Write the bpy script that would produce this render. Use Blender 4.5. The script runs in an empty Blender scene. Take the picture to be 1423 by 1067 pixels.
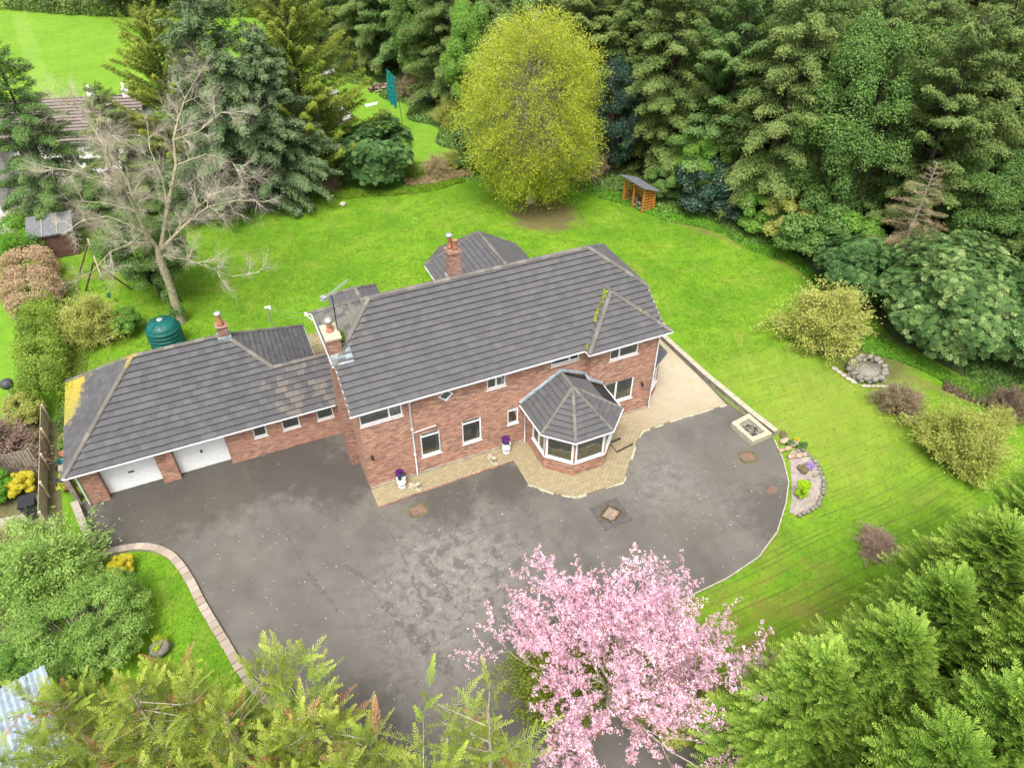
import bpy, math, random
import numpy as np
from mathutils import Vector, Matrix

# ------------------------------------------------------------------ camera, sky, sun, exposure
sc = bpy.context.scene
col = sc.collection
cam_d = bpy.data.cameras.new('camera'); cam = bpy.data.objects.new('camera', cam_d); col.objects.link(cam)
cam_d.sensor_width = 36.0; cam_d.lens = 36.0*1000.0/1423.0; cam_d.clip_start = 0.1; cam_d.clip_end = 1500
_y, _p, _r = math.radians(-24.414), math.radians(40.26), math.radians(0.263)
fw = Vector((-math.sin(_y)*math.cos(_p), math.cos(_y)*math.cos(_p), -math.sin(_p)))
rt = Vector((math.cos(_y), math.sin(_y), 0)); up = rt.cross(fw)
r2 = rt*math.cos(_r)+up*math.sin(_r); u2 = -rt*math.sin(_r)+up*math.cos(_r)
mw = Matrix((r2, u2, -fw)).transposed().to_4x4(); mw.translation = Vector((-3.256, -22.86, 25.178))
cam.matrix_world = mw
sc.camera = cam
SUN_EL, SUN_AZ = math.radians(50), math.radians(-60)     # azimuth measured from +Y towards +X
w = bpy.data.worlds.new('World'); sc.world = w; w.use_nodes = True
nt = w.node_tree; bg = nt.nodes['Background']
sky = nt.nodes.new('ShaderNodeTexSky'); sky.sky_type = 'NISHITA'; sky.sun_disc = False
sky.sun_elevation = SUN_EL; sky.sun_rotation = SUN_AZ; sky.dust_density = 5; sky.air_density = 1.0
hs = nt.nodes.new('ShaderNodeHueSaturation'); hs.inputs['Saturation'].default_value = 0.12
nt.links.new(sky.outputs[0], hs.inputs['Color']); nt.links.new(hs.outputs[0], bg.inputs[0]); bg.inputs[1].default_value = 0.15
sd = bpy.data.lights.new('sun', 'SUN'); sd.energy = 1.5; sd.angle = math.radians(22); sd.color = (1, .95, .86)
sun = bpy.data.objects.new('sun', sd); col.objects.link(sun)
sdir = Vector((math.sin(SUN_AZ)*math.cos(SUN_EL), math.cos(SUN_AZ)*math.cos(SUN_EL), math.sin(SUN_EL)))
sdir = Vector((-0.25, -0.38, 0.86)).normalized()
sky.sun_rotation = math.atan2(sdir.x, sdir.y); sky.sun_elevation = math.asin(sdir.z)
sun.rotation_euler = sdir.to_track_quat('Z', 'Y').to_euler()
sc.view_settings.view_transform = 'Standard'; sc.view_settings.look = 'None'
sc.view_settings.exposure = 1.15; sc.view_settings.gamma = 1
sc.cycles.max_bounces = 6; sc.cycles.diffuse_bounces = 3; sc.cycles.transparent_max_bounces = 8

# ------------------------------------------------------------------ object helpers
def wloc(o):
    v = Vector((0, 0, 0))
    while o is not None: v = v+Vector(o.location); o = o.parent
    return v
def tag(o, label=None, cat=None, group=None, kind=None):
    if label: o['label'] = label
    if cat: o['category'] = cat
    if group: o['group'] = group
    if kind: o['kind'] = kind
    return o
def thing(name, label, cat, loc=(0, 0, 0), group=None, rz=0):
    o = bpy.data.objects.new(name, None); o.empty_display_size = .3; col.objects.link(o); o.location = loc; o.rotation_euler = (0, 0, rz)
    return tag(o, label, cat, group)
def mesh_np(name, V, F, mats, rnd=None, smooth=False, nper=4, midx=None):
    """V (n,3), F flat index array with nper verts a face"""
    me = bpy.data.meshes.new(name); V = np.asarray(V, np.float32); F = np.asarray(F, np.int32).ravel(); nf = len(F)//nper
    me.vertices.add(len(V)); me.vertices.foreach_set('co', V.ravel())
    me.loops.add(len(F)); me.loops.foreach_set('vertex_index', F)
    me.polygons.add(nf); me.polygons.foreach_set('loop_start', np.arange(0, nf*nper, nper, dtype=np.int32))
    if smooth: me.polygons.foreach_set('use_smooth', np.ones(nf, dtype=bool))
    if midx is not None: me.polygons.foreach_set('material_index', np.asarray(midx, np.int32))
    me.update(calc_edges=True)
    if rnd is not None:
        a = me.attributes.new('rnd', 'FLOAT', 'FACE'); a.data.foreach_set('value', np.asarray(rnd, np.float32))
    for m in (mats if isinstance(mats, (list, tuple)) else [mats]): me.materials.append(m)
    return me
def ob(name, me, parent=None):
    o = bpy.data.objects.new(name, me); col.objects.link(o)
    if parent is not None: o.parent = parent
    return o
class MB:
    def __init__(s): s.v = []; s.f = []; s.m = []; s.r = []; s.sm = []
    def face(s, pts, m=0, r=None, sm=False):
        b = len(s.v); s.v += [tuple(p) for p in pts]; s.f.append(tuple(range(b, b+len(pts)))); s.m.append(m)
        s.r.append(random.random() if r is None else r); s.sm.append(sm)
    def idx(s, vs, fs, m=0, sm=False, r=None):
        b = len(s.v); s.v += [tuple(p) for p in vs]; rr = random.random() if r is None else r
        for f in fs: s.f.append(tuple(b+i for i in f)); s.m.append(m); s.r.append(rr); s.sm.append(sm)
    def box(s, x0, x1, y0, y1, z0, z1, m=0, rz=0, c=None, r=None):
        vs = [(x, y, z) for z in (z0, z1) for x, y in ((x0, y0), (x1, y0), (x1, y1), (x0, y1))]
        if rz:
            cx, cy = c if c else ((x0+x1)/2, (y0+y1)/2); ca, sa = math.cos(rz), math.sin(rz)
            vs = [(cx+(x-cx)*ca-(y-cy)*sa, cy+(x-cx)*sa+(y-cy)*ca, z) for x, y, z in vs]
        s.idx(vs, [(0, 3, 2, 1), (4, 5, 6, 7), (0, 1, 5, 4), (1, 2, 6, 5), (2, 3, 7, 6), (3, 0, 4, 7)], m, r=r)
    def prism(s, poly, z0, z1, m=0, r=None, bottom=True):
        n = len(poly); vs = [(x, y, z0) for x, y in poly]+[(x, y, z1) for x, y in poly]
        a = sum(poly[i][0]*poly[(i+1) % n][1]-poly[(i+1) % n][0]*poly[i][1] for i in range(n))
        fs = [tuple(range(n, 2*n))]+([tuple(range(n-1, -1, -1))] if bottom else [])+[(i, (i+1) % n, n+(i+1) % n, n+i) for i in range(n)]
        if a < 0: fs = [f[::-1] for f in fs]
        s.idx(vs, fs, m, r=r)
    def beam(s, p0, p1, wd, ht, m=0, r=None):
        p0, p1 = Vector(p0), Vector(p1); d = (p1-p0).normalized(); q = d.cross(Vector((0, 0, 1)))
        if q.length < 1e-3: q = Vector((1, 0, 0))
        q.normalize(); n = q.cross(d)
        vs = [p+q*a*wd/2+n*b*ht/2 for p in (p0, p1) for a, b in ((-1, -1), (1, -1), (1, 1), (-1, 1))]
        s.idx(vs, [(0, 1, 2, 3), (7, 6, 5, 4), (0, 4, 5, 1), (1, 5, 6, 2), (2, 6, 7, 3), (3, 7, 4, 0)], m, r=r)
    def tube(s, path, rad, n=8, m=0, cap=True, sm=True, r=None):
        P = [Vector(p) for p in path]; k = len(P); R = rad if isinstance(rad, (list, tuple)) else [rad]*k
        vs = []; ref = Vector((0.13, .31, .94))
        for i in range(k):
            d = (P[min(i+1, k-1)]-P[max(i-1, 0)]).normalized()
            a = d.cross(ref if abs(d.dot(ref)) < .95 else Vector((1, 0, 0))).normalized(); b = d.cross(a)
            vs += [P[i]+(a*math.cos(t)+b*math.sin(t))*R[i] for t in [2*math.pi*j/n for j in range(n)]]
        fs = [(i*n+j, i*n+(j+1) % n, (i+1)*n+(j+1) % n, (i+1)*n+j) for i in range(k-1) for j in range(n)]
        s.idx(vs, fs, m, sm, r)
        if cap: s.face([vs[j] for j in range(n-1, -1, -1)], m, r); s.face([vs[(k-1)*n+j] for j in range(n)], m, r)
    def lathe(s, c, prof, n=16, m=0, sm=True, r=None):
        vs = []; k = len(prof)
        for (rr, z) in prof: vs += [(c[0]+rr*math.cos(2*math.pi*j/n), c[1]+rr*math.sin(2*math.pi*j/n), c[2]+z) for j in range(n)]
        fs = [(i*n+j, i*n+(j+1) % n, (i+1)*n+(j+1) % n, (i+1)*n+j) for i in range(k-1) for j in range(n)]
        fs += [tuple(range(n-1, -1, -1)), tuple((k-1)*n+j for j in range(n))]
        s.idx(vs, fs, m, sm, r)
    def build(s, name, mats, parent=None):
        o0 = wloc(parent); me = bpy.data.meshes.new(name)
        me.from_pydata([(v[0]-o0.x, v[1]-o0.y, v[2]-o0.z) for v in s.v], [], s.f)
        for m in (mats if isinstance(mats, (list, tuple)) else [mats]): me.materials.append(m)
        me.polygons.foreach_set('material_index', s.m); me.polygons.foreach_set('use_smooth', s.sm)
        a = me.attributes.new('rnd', 'FLOAT', 'FACE'); a.data.foreach_set('value', s.r)
        uv = me.uv_layers.new(name='UVMap').data       # metres: along the face's level direction and up it
        for p in me.polygons:
            n = p.normal
            t = Vector((1, 0, 0)) if abs(n.z) > .98 else Vector((0, 0, 1)).cross(n).normalized()
            b = n.cross(t)
            for li in p.loop_indices:
                c = Vector(s.v[me.loops[li].vertex_index]); uv[li].uv = (c.dot(t), c.dot(b))
        me.update(); return ob(name, me, parent)

# ------------------------------------------------------------------ material helpers
class NT:
    def __init__(s, name):
        s.mat = bpy.data.materials.new(name); s.mat.use_nodes = True; s.t = s.mat.node_tree; s.b = s.t.nodes['Principled BSDF']
        s.out = s.t.nodes['Material Output']; s.tc = s.t.nodes.new('ShaderNodeTexCoord'); s.b.inputs['Roughness'].default_value = .8
        s.b.inputs['Specular IOR Level'].default_value = .3
    def n(s, t, **k):
        x = s.t.nodes.new(t)
        for a, v in k.items(): setattr(x, a, v)
        return x
    def L(s, a, b): s.t.links.new(a, b)
    def put(s, sock, v):
        if isinstance(v, (int, float)): sock.default_value = v
        elif isinstance(v, (tuple, list)): sock.default_value = tuple(v)+((1,) if len(v) == 3 and sock.type == 'RGBA' else ())
        else: s.L(v, sock)
    @property
    def obj(s): return s.tc.outputs['Object']
    @property
    def uv(s): return s.tc.outputs['UV']
    def noise(s, sc_=1, det=4, co=None, rough=.55, dist=0, scale3=None):
        x = s.n('ShaderNodeTexNoise'); x.inputs['Scale'].default_value = sc_; x.inputs['Detail'].default_value = det
        x.inputs['Roughness'].default_value = rough; x.inputs['Distortion'].default_value = dist
        c = co if co is not None else s.obj
        if scale3: mp = s.n('ShaderNodeMapping'); mp.inputs['Scale'].default_value = scale3; s.L(c, mp.inputs[0]); c = mp.outputs[0]
        s.L(c, x.inputs['Vector']); return x.outputs['Fac']
    def ramp(s, fac, stops):
        x = s.n('ShaderNodeValToRGB'); s.L(fac, x.inputs[0]); e = x.color_ramp.elements
        while len(e) < len(stops): e.new(.5)
        for i, (p, c) in enumerate(stops): e[i].position = p; e[i].color = (c if isinstance(c, tuple) else (c, c, c))+(1,)
        return x.outputs[0]
    def mix(s, f, a, b, mode='MIX'):
        x = s.n('ShaderNodeMix', data_type='RGBA', blend_type=mode); s.put(x.inputs[0], f); s.put(x.inputs[6], a); s.put(x.inputs[7], b); return x.outputs[2]
    def m(s, op, a, b=0.5, clamp=False):
        x = s.n('ShaderNodeMath', operation=op); x.use_clamp = clamp; s.put(x.inputs[0], a); s.put(x.inputs[1], b); return x.outputs[0]
    def attr(s, nm='rnd'): x = s.n('ShaderNodeAttribute', attribute_name=nm); return x.outputs['Fac']
    def blob(s, c, r, nz=None, k=.5):
        """soft round patch of ground near point c (metres), edge broken by noise"""
        x = s.n('ShaderNodeVectorMath', operation='DISTANCE'); s.L(s.obj, x.inputs[0]); x.inputs[1].default_value = (c[0], c[1], 0)
        d = s.m('DIVIDE', x.outputs['Value'], r)
        if nz is not None: d = s.m('ADD', d, s.m('MULTIPLY', s.m('SUBTRACT', nz, .5), k*4))
        return s.m('SUBTRACT', 1.25, d, True)
    def line(s, p0, p1, wd, nz, amp=.3):
        """mask 1 within wd of the segment p0-p1, wandering with noise nz"""
        px, py = p0; qx, qy = p1; l = math.hypot(qx-px, qy-py); dx, dy = (qx-px)/l, (qy-py)/l
        sp = s.n('ShaderNodeSeparateXYZ'); s.L(s.obj, sp.inputs[0]); X = s.m('SUBTRACT', sp.outputs[0], px); Y = s.m('SUBTRACT', sp.outputs[1], py)
        al = s.m('ADD', s.m('MULTIPLY', X, dx), s.m('MULTIPLY', Y, dy)); ac = s.m('SUBTRACT', s.m('MULTIPLY', X, dy), s.m('MULTIPLY', Y, dx))
        ac = s.m('ABSOLUTE', s.m('ADD', ac, s.m('MULTIPLY', s.m('SUBTRACT', nz, .5), amp)))
        a = s.m('LESS_THAN', ac, wd); b = s.m('MULTIPLY', s.m('GREATER_THAN', al, 0), s.m('LESS_THAN', al, l))
        return s.m('MULTIPLY', a, b)
    def bump(s, h, st=.3, d=.02):
        x = s.n('ShaderNodeBump'); x.inputs['Strength'].default_value = st; x.inputs['Distance'].default_value = d; s.L(h, x.inputs['Height']); s.L(x.outputs[0], s.b.inputs['Normal'])
    def col(s, c, rough=None, spec=None):
        s.put(s.b.inputs['Base Color'], c)
        if rough is not None: s.put(s.b.inputs['Roughness'], rough)
        if spec is not None: s.b.inputs['Specular IOR Level'].default_value = spec
        return s.mat
def plain(name, c, rough=.6, var=.15, sc_=6, metal=0):
    t = NT(name); d = tuple(x*(1-var) for x in c); l = tuple(min(1, x*(1+var)) for x in c)
    t.col(t.ramp(t.noise(sc_, 5), [(.3, d), (.7, l)]), rough); t.b.inputs['Metallic'].default_value = metal; return t.mat
M = {}
M['white'] = plain('white_upvc', (.78, .79, .80), .4, .05)
M['white_gutter'] = plain('white_gutter_plastic', (.66, .66, .70), .45, .08)
M['stonegrey'] = plain('grey_stone', (.19, .175, .145), .9, .35, 5)
M['cream_stone'] = plain('cream_stone', (.37, .34, .25), .9, .25, 9)
M['coping'] = plain('coping_concrete', (.35, .32, .25), .9, .2, 7)
M['concrete'] = plain('weathered_concrete', (.27, .24, .2), .9, .3, 3)
M['lead'] = plain('lead_flashing', (.26, .31, .34), .55, .25, 5)
M['leadlight'] = plain('new_lead_flashing', (.20, .235, .255), .5, .35, 5)
M['terracotta'] = plain('terracotta', (.36, .15, .085), .8, .2, 8)
M['black'] = plain('black_metal', (.02, .02, .022), .5, .2)
M['darkgrey'] = plain('dark_plastic', (.045, .05, .055), .5, .2)
M['tankgreen'] = plain('green_tank_plastic', (.005, .085, .075), .42, .2, 2)
M['steel'] = plain('galvanised_steel', (.45, .46, .47), .4, .15, 9, .6)
M['orange_timber'] = plain('orange_stained_timber', (.42, .17, .03), .7, .25, 9)
M['grey_timber'] = plain('weathered_timber', (.22, .19, .15), .9, .3, 6)
M['brown_timber'] = plain('brown_timber', (.10, .055, .04), .85, .3, 6)
M['pale_timber'] = plain('pale_timber', (.30, .25, .17), .85, .25, 8)
M['felt'] = plain('roofing_felt', (.13, .135, .145), .9, .25, 5)
M['bark'] = plain('grey_bark', (.30, .26, .20), .95, .4, 6)
M['barkdark'] = plain('dark_bark', (.07, .055, .04), .95, .4, 6)
M['barkgreen'] = plain('mossy_bark', (.27, .245, .155), .95, .4, 5)
M['tilered'] = plain('red_clay_manhole_cover', (.16, .10, .075), .9, .25, 9)
M['fabric_pale'] = plain('pale_curtain', (.42, .50, .50), .9, .1, 5)
M['carpet'] = plain('beige_carpet', (.45, .44, .37), .95, .1, 4)
M['roomwall'] = plain('room_plaster', (.66, .68, .62), .9, .05, 3)
M['sofared'] = plain('red_leather', (.30, .04, .02), .6, .2, 5)
M['teal'] = plain('teal_netting', (.01, .17, .15), .7, .2, 5)
M['soil'] = plain('dark_soil', (.07, .05, .03), .95, .4, 5)
def glass():
    t = NT('window_glass'); g = t.n('ShaderNodeBsdfGlossy'); g.inputs['Roughness'].default_value = .02; g.inputs['Color'].default_value = (.9, 1, .97, 1)
    tr = t.n('ShaderNodeBsdfTransparent'); tr.inputs['Color'].default_value = (.92, .97, .94, 1); fr = t.n('ShaderNodeFresnel'); fr.inputs['IOR'].default_value = 1.9
    mx = t.n('ShaderNodeMixShader'); t.L(t.m('ADD', fr.outputs[0], .14, True), mx.inputs[0]); t.L(tr.outputs[0], mx.inputs[1]); t.L(g.outputs[0], mx.inputs[2]); t.L(mx.outputs[0], t.out.inputs[0]); return t.mat
M['glass'] = glass()
def brickmat(name, c1, c2, c3, mortar):
    t = NT(name); b = t.n('ShaderNodeTexBrick'); t.L(t.uv, b.inputs['Vector']); b.inputs['Scale'].default_value = 1
    b.inputs['Brick Width'].default_value = .225; b.inputs['Row Height'].default_value = .075; b.inputs['Mortar Size'].default_value = .007
    b.inputs['Color1'].default_value = (0, 0, 0, 1); b.inputs['Color2'].default_value = (1, 1, 1, 1); b.inputs['Mortar'].default_value = (.5, .5, .5, 1); b.offset = .5
    r = t.n('ShaderNodeTexWhiteNoise', noise_dimensions='2D')
    # one random number a brick, from its snapped position
    sp = t.n('ShaderNodeSeparateXYZ'); t.L(t.uv, sp.inputs[0]); row = t.m('FLOOR', t.m('DIVIDE', sp.outputs[1], .075))
    off = t.m('MULTIPLY', t.m('MODULO', t.m('ABSOLUTE', row), 2.0), .5); cl = t.m('FLOOR', t.m('ADD', t.m('DIVIDE', sp.outputs[0], .225), off))
    cb = t.n('ShaderNodeCombineXYZ'); t.L(row, cb.inputs[1]); t.L(cl, cb.inputs[0]); t.L(cb.outputs[0], r.inputs['Vector'])
    c = t.ramp(r.outputs['Value'], [(0, c1), (.22, c1), (.3, c2), (.72, c2), (.85, c3), (1, c3)])
    c = t.mix(t.ramp(t.noise(.7, 4, t.uv), [(.35, 0.), (.7, .35)]), c, c1)
    c = t.mix(t.ramp(t.noise(2.2, 5, t.uv, .6, 0, (1, 2.5, 1)), [(.52, 0.), (.75, .5)]), c, c3)
    c = t.mix(t.m('MULTIPLY', b.outputs['Fac'], .8), c, mortar)
    t.bump(t.m('SUBTRACT', 1, b.outputs['Fac']), .5, .01); return t.col(c, .9)
M['brick'] = brickmat('red_brick', (.21, .11, .085), (.385, .175, .115), (.49, .285, .195), (.34, .27, .22))
M['brickchim'] = brickmat('chimney_brick', (.16, .085, .065), (.29, .14, .10), (.38, .22, .16), (.26, .22, .18))
def tilemat(name, c0, c1, c2, patches):
    t = NT(name); c = t.ramp(t.attr(), [(0, c0), (.5, c1), (1, c2)])
    n = t.noise(2.2, 6, rough=.7); c = t.mix(t.ramp(n, [(.5, 0.), (.75, .16)]), c, (.19, .175, .15))
    n2 = t.noise(14, 3); c = t.mix(t.ramp(n2, [(.70, 0.), (.76, .4)]), c, (.30, .29, .26))
    n3 = t.noise(1.1, 5, scale3=(1, 1, .4)); c = t.mix(t.ramp(n3, [(.5, 0.), (.8, .2)]), c, (.045, .045, .047))
    nz = t.noise(1.6, 5, rough=.65)
    for ce, r, colr, k, amt in patches:
        x = t.n('ShaderNodeVectorMath', operation='DISTANCE'); t.L(t.obj, x.inputs[0]); x.inputs[1].default_value = ce
        d = t.m('ADD', t.m('DIVIDE', x.outputs['Value'], r), t.m('MULTIPLY', t.m('SUBTRACT', nz, .5), k)); bright = colr[0] > .3
        mk = t.m('MULTIPLY', t.ramp(d, [(.7, 1.), (1.0, 0.)]), amt)
        if bright: mk = t.m('MULTIPLY', mk, t.ramp(t.noise(5, 6, rough=.8), [(.3, .4), (.45, 1.)]))
        else: mk = t.m('MULTIPLY', mk, t.ramp(t.attr(), [(.35, .1), (.6, 1.)]))
        c = t.mix(mk, c, t.mix(t.ramp(t.noise(9, 5, rough=.8), [(.4, 0.), (.62, 1.)]), colr, tuple(x*(.62 if bright else .8) for x in colr)))
    t.bump(t.noise(30, 3), .3, .004)
    return t.col(c, .75, .35)
M['tile'] = tilemat('roof_tile', (.070, .068, .072), (.079, .077, .081), (.089, .086, .089), [((-.3, 3.6, 7), 2.1, (.17, .16, .12), 1.5, .7)])
M['tilegar'] = tilemat('garage_roof_tile', (.058, .058, .063), (.069, .068, .073), (.083, .082, .086),
    [((-12.1, 9.9, 2.4), 1.9, (.46, .35, .03), 1.6, .85), ((-12.05, 8.4, 2.4), 1.3, (.36, .30, .06), 2.0, .8), ((-1.9, 4.9, 3), 1.3, (.2, .165, .125), 3.0, .4), ((-.6, 4.4, 2.6), .8, (.2, .165, .12), 2.6, .35)])
M['ridge'] = tilemat('mossy_ridge_tile', (.095, .087, .077), (.125, .114, .10), (.165, .15, .13), [((-8.5, 7.4, 5), .5, (.36, .28, .05), 1.2, .6)])
M['tileshade'] = plain('tile_edge_shade', (.022, .020, .020), .9, .3, 9)  # near-black tile risers and underlay; shadow lines between courses put into the colour
# ------------------------------------------------------------------ ground
def sheet(name, poly, z, mat, kind='structure', label=None, cat=None):
    b = MB(); b.face([(x, y, z) for x, y in poly]); o = b.build(name, mat); 
    if kind: o['kind'] = kind
    if label: tag(o, label, cat)
    return o
def grassmat(name, c0, c1, c2, brown, stripes=False, yscale=1.):
    t = NT(name)
    c = t.ramp(t.noise(.2, 8, rough=.68), [(.32, c0), (.5, c1), (.66, c2)])
    c = t.mix(t.ramp(t.noise(1.1, 8, rough=.75), [(.46, 0.), (.62, .75)]), c, tuple(x*.82 for x in c0))
    c = t.mix(t.ramp(t.noise(.55, 5, rough=.7, dist=.6), [(.52, 0.), (.7, .6)]), c, brown)
    c = t.mix(t.ramp(t.noise(9, 4, rough=.75), [(.3, .0), (.75, .45)]), c, tuple(x*.55 for x in c1))
    c = t.mix(t.ramp(t.noise(22, 3, rough=.8), [(.55, .0), (.8, .35)]), c, tuple(min(1, x*1.7) for x in c2))
    if name[:5] == 'field': c = t.mix(t.m('MULTIPLY', t.line((-20.5, 103), (-15.2, 61), .9, t.noise(.5, 3), 1.5), .14), c, (.3, .38, .12))
    if stripes:
        # worn mower lines: near-parallel tracks across the side lawn
        ang = math.radians(1.5)
        sp = t.n('ShaderNodeSeparateXYZ'); t.L(t.obj, sp.inputs[0])
        v = t.m('SUBTRACT', t.m('MULTIPLY', sp.outputs[1], math.cos(ang)), t.m('MULTIPLY', sp.outputs[0], math.sin(ang)))
        v = t.m('ADD', v, t.m('MULTIPLY', t.noise(.12, 1), .9))
        s1 = t.m('SINE', t.m('MULTIPLY', v, 2*math.pi/.47)); s2 = t.m('SINE', t.m('MULTIPLY', v, 2*math.pi/.71))
        l = t.m('MAXIMUM', t.ramp(s1, [(.84, 0.), (.98, 1.)]), t.ramp(s2, [(.86, 0.), (.98, 1.)]))
        nz = t.noise(.3, 3)
        mk = t.m('MAXIMUM', t.m('MULTIPLY', t.blob((13.5, -12.5), 6, nz, .2), 1.6, True), t.m('MULTIPLY', t.blob((22.5, -7.5), 9.5, nz, .2), 1.3, True))
        brk = t.ramp(t.noise(2.4, 5, scale3=(.12, 2.2, 1), rough=.7), [(.38, .0), (.58, 1.)])
        c = t.mix(t.m('MULTIPLY', t.m('MULTIPLY', t.m('MULTIPLY', l, mk), brk), .7), c, (.08, .082, .022))
        c = t.mix(t.m('MULTIPLY', t.m('MULTIPLY', t.blob((12.5, -13.2), 4.6, nz, .3), t.ramp(t.noise(1.1, 5, scale3=(.6, 1.5, 1)), [(.4, 0.), (.62, 1.)])), .62), c, (.17, .125, .035))
        # dry crossed tracks beside the low wall
        ax = t.m('SINE', t.m('MULTIPLY', t.m('ADD', sp.outputs[0], t.m('MULTIPLY', sp.outputs[1], -.5)), 7.)); ay = t.m('SINE', t.m('MULTIPLY', t.m('ADD', sp.outputs[1], t.m('MULTIPLY', sp.outputs[0], .1)), 6.3))
        ck = t.m('MAXIMUM', t.ramp(ax, [(.62, 0.), (.95, 1.)]), t.ramp(ay, [(.62, 0.), (.95, 1.)]))
        mk2 = t.m('MULTIPLY', t.blob((22, -1.6), 3.8, nz, .3), t.ramp(t.noise(1.2, 4), [(.35, .1), (.6, 1.)]))
        c = t.mix(t.m('MULTIPLY', t.m('MULTIPLY', t.m('MULTIPLY', ck, mk2), t.ramp(t.noise(3, 5, rough=.8), [(.4, 0.), (.6, 1.)])), .45), c, (.34, .34, .09))
        c = t.mix(t.m('MULTIPLY', t.blob((22.5, -4.5), 6.5, nz, .3), .5), c, t.mix(t.noise(2.2, 5, rough=.7), (.15, .22, .025), (.30, .30, .055)))
        # bare ground under the big tree by the wood
        c = t.mix(t.m('MULTIPLY', t.ramp(t.blob((19.3, 21.0), 2.5, t.noise(1.0, 5), .35), [(.05, 0.), (.5, 1.)]), .85), c, (.125, .085, .045))
        # trodden track along the wood's edge
        for a, b_ in (((27.2, 17.2), (31.0, 9.5)), ((31., 9.5), (31.6, 4.5)), ((26.8, .8), (29.5, -1.5)), ((28.5, -3.2), (31, -7.5)), ((-13, 25.8), (-10, 24.5))):
            c = t.mix(t.m('MULTIPLY', t.line(a, b_, .35, t.noise(1.5, 4), 1.1), .5), c, (.17, .12, .05))
        c = t.mix(t.m('MULTIPLY', t.ramp(t.blob((28.8, -1.6), 2.6, t.noise(1.1, 5), .35), [(.1, 0.), (.6, 1.)]), .8), c, (.09, .075, .035))
        c = t.mix(t.m('MULTIPLY', t.ramp(t.blob((-11, 12.2), 3.4, t.noise(1.7, 5, rough=.7), .6), [(.3, 0.), (.7, 1.)]), .5), c, (.26, .2, .09))
    t.bump(t.noise(16, 4, rough=.7), .6, .05)
    return t.col(c, .9, .15)
M['grass'] = grassmat('lawn_grass', (.072, .175, .010), (.125, .255, .013), (.195, .315, .021), (.25, .28, .05), True)
M['fieldgrass'] = grassmat('field_grass', (.11, .24, .018), (.145, .28, .02), (.18, .31, .026), (.2, .28, .04))
M['roughgrass'] = grassmat('rough_grass', (.05, .14, .012), (.085, .2, .018), (.13, .25, .025), (.16, .15, .06))
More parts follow.
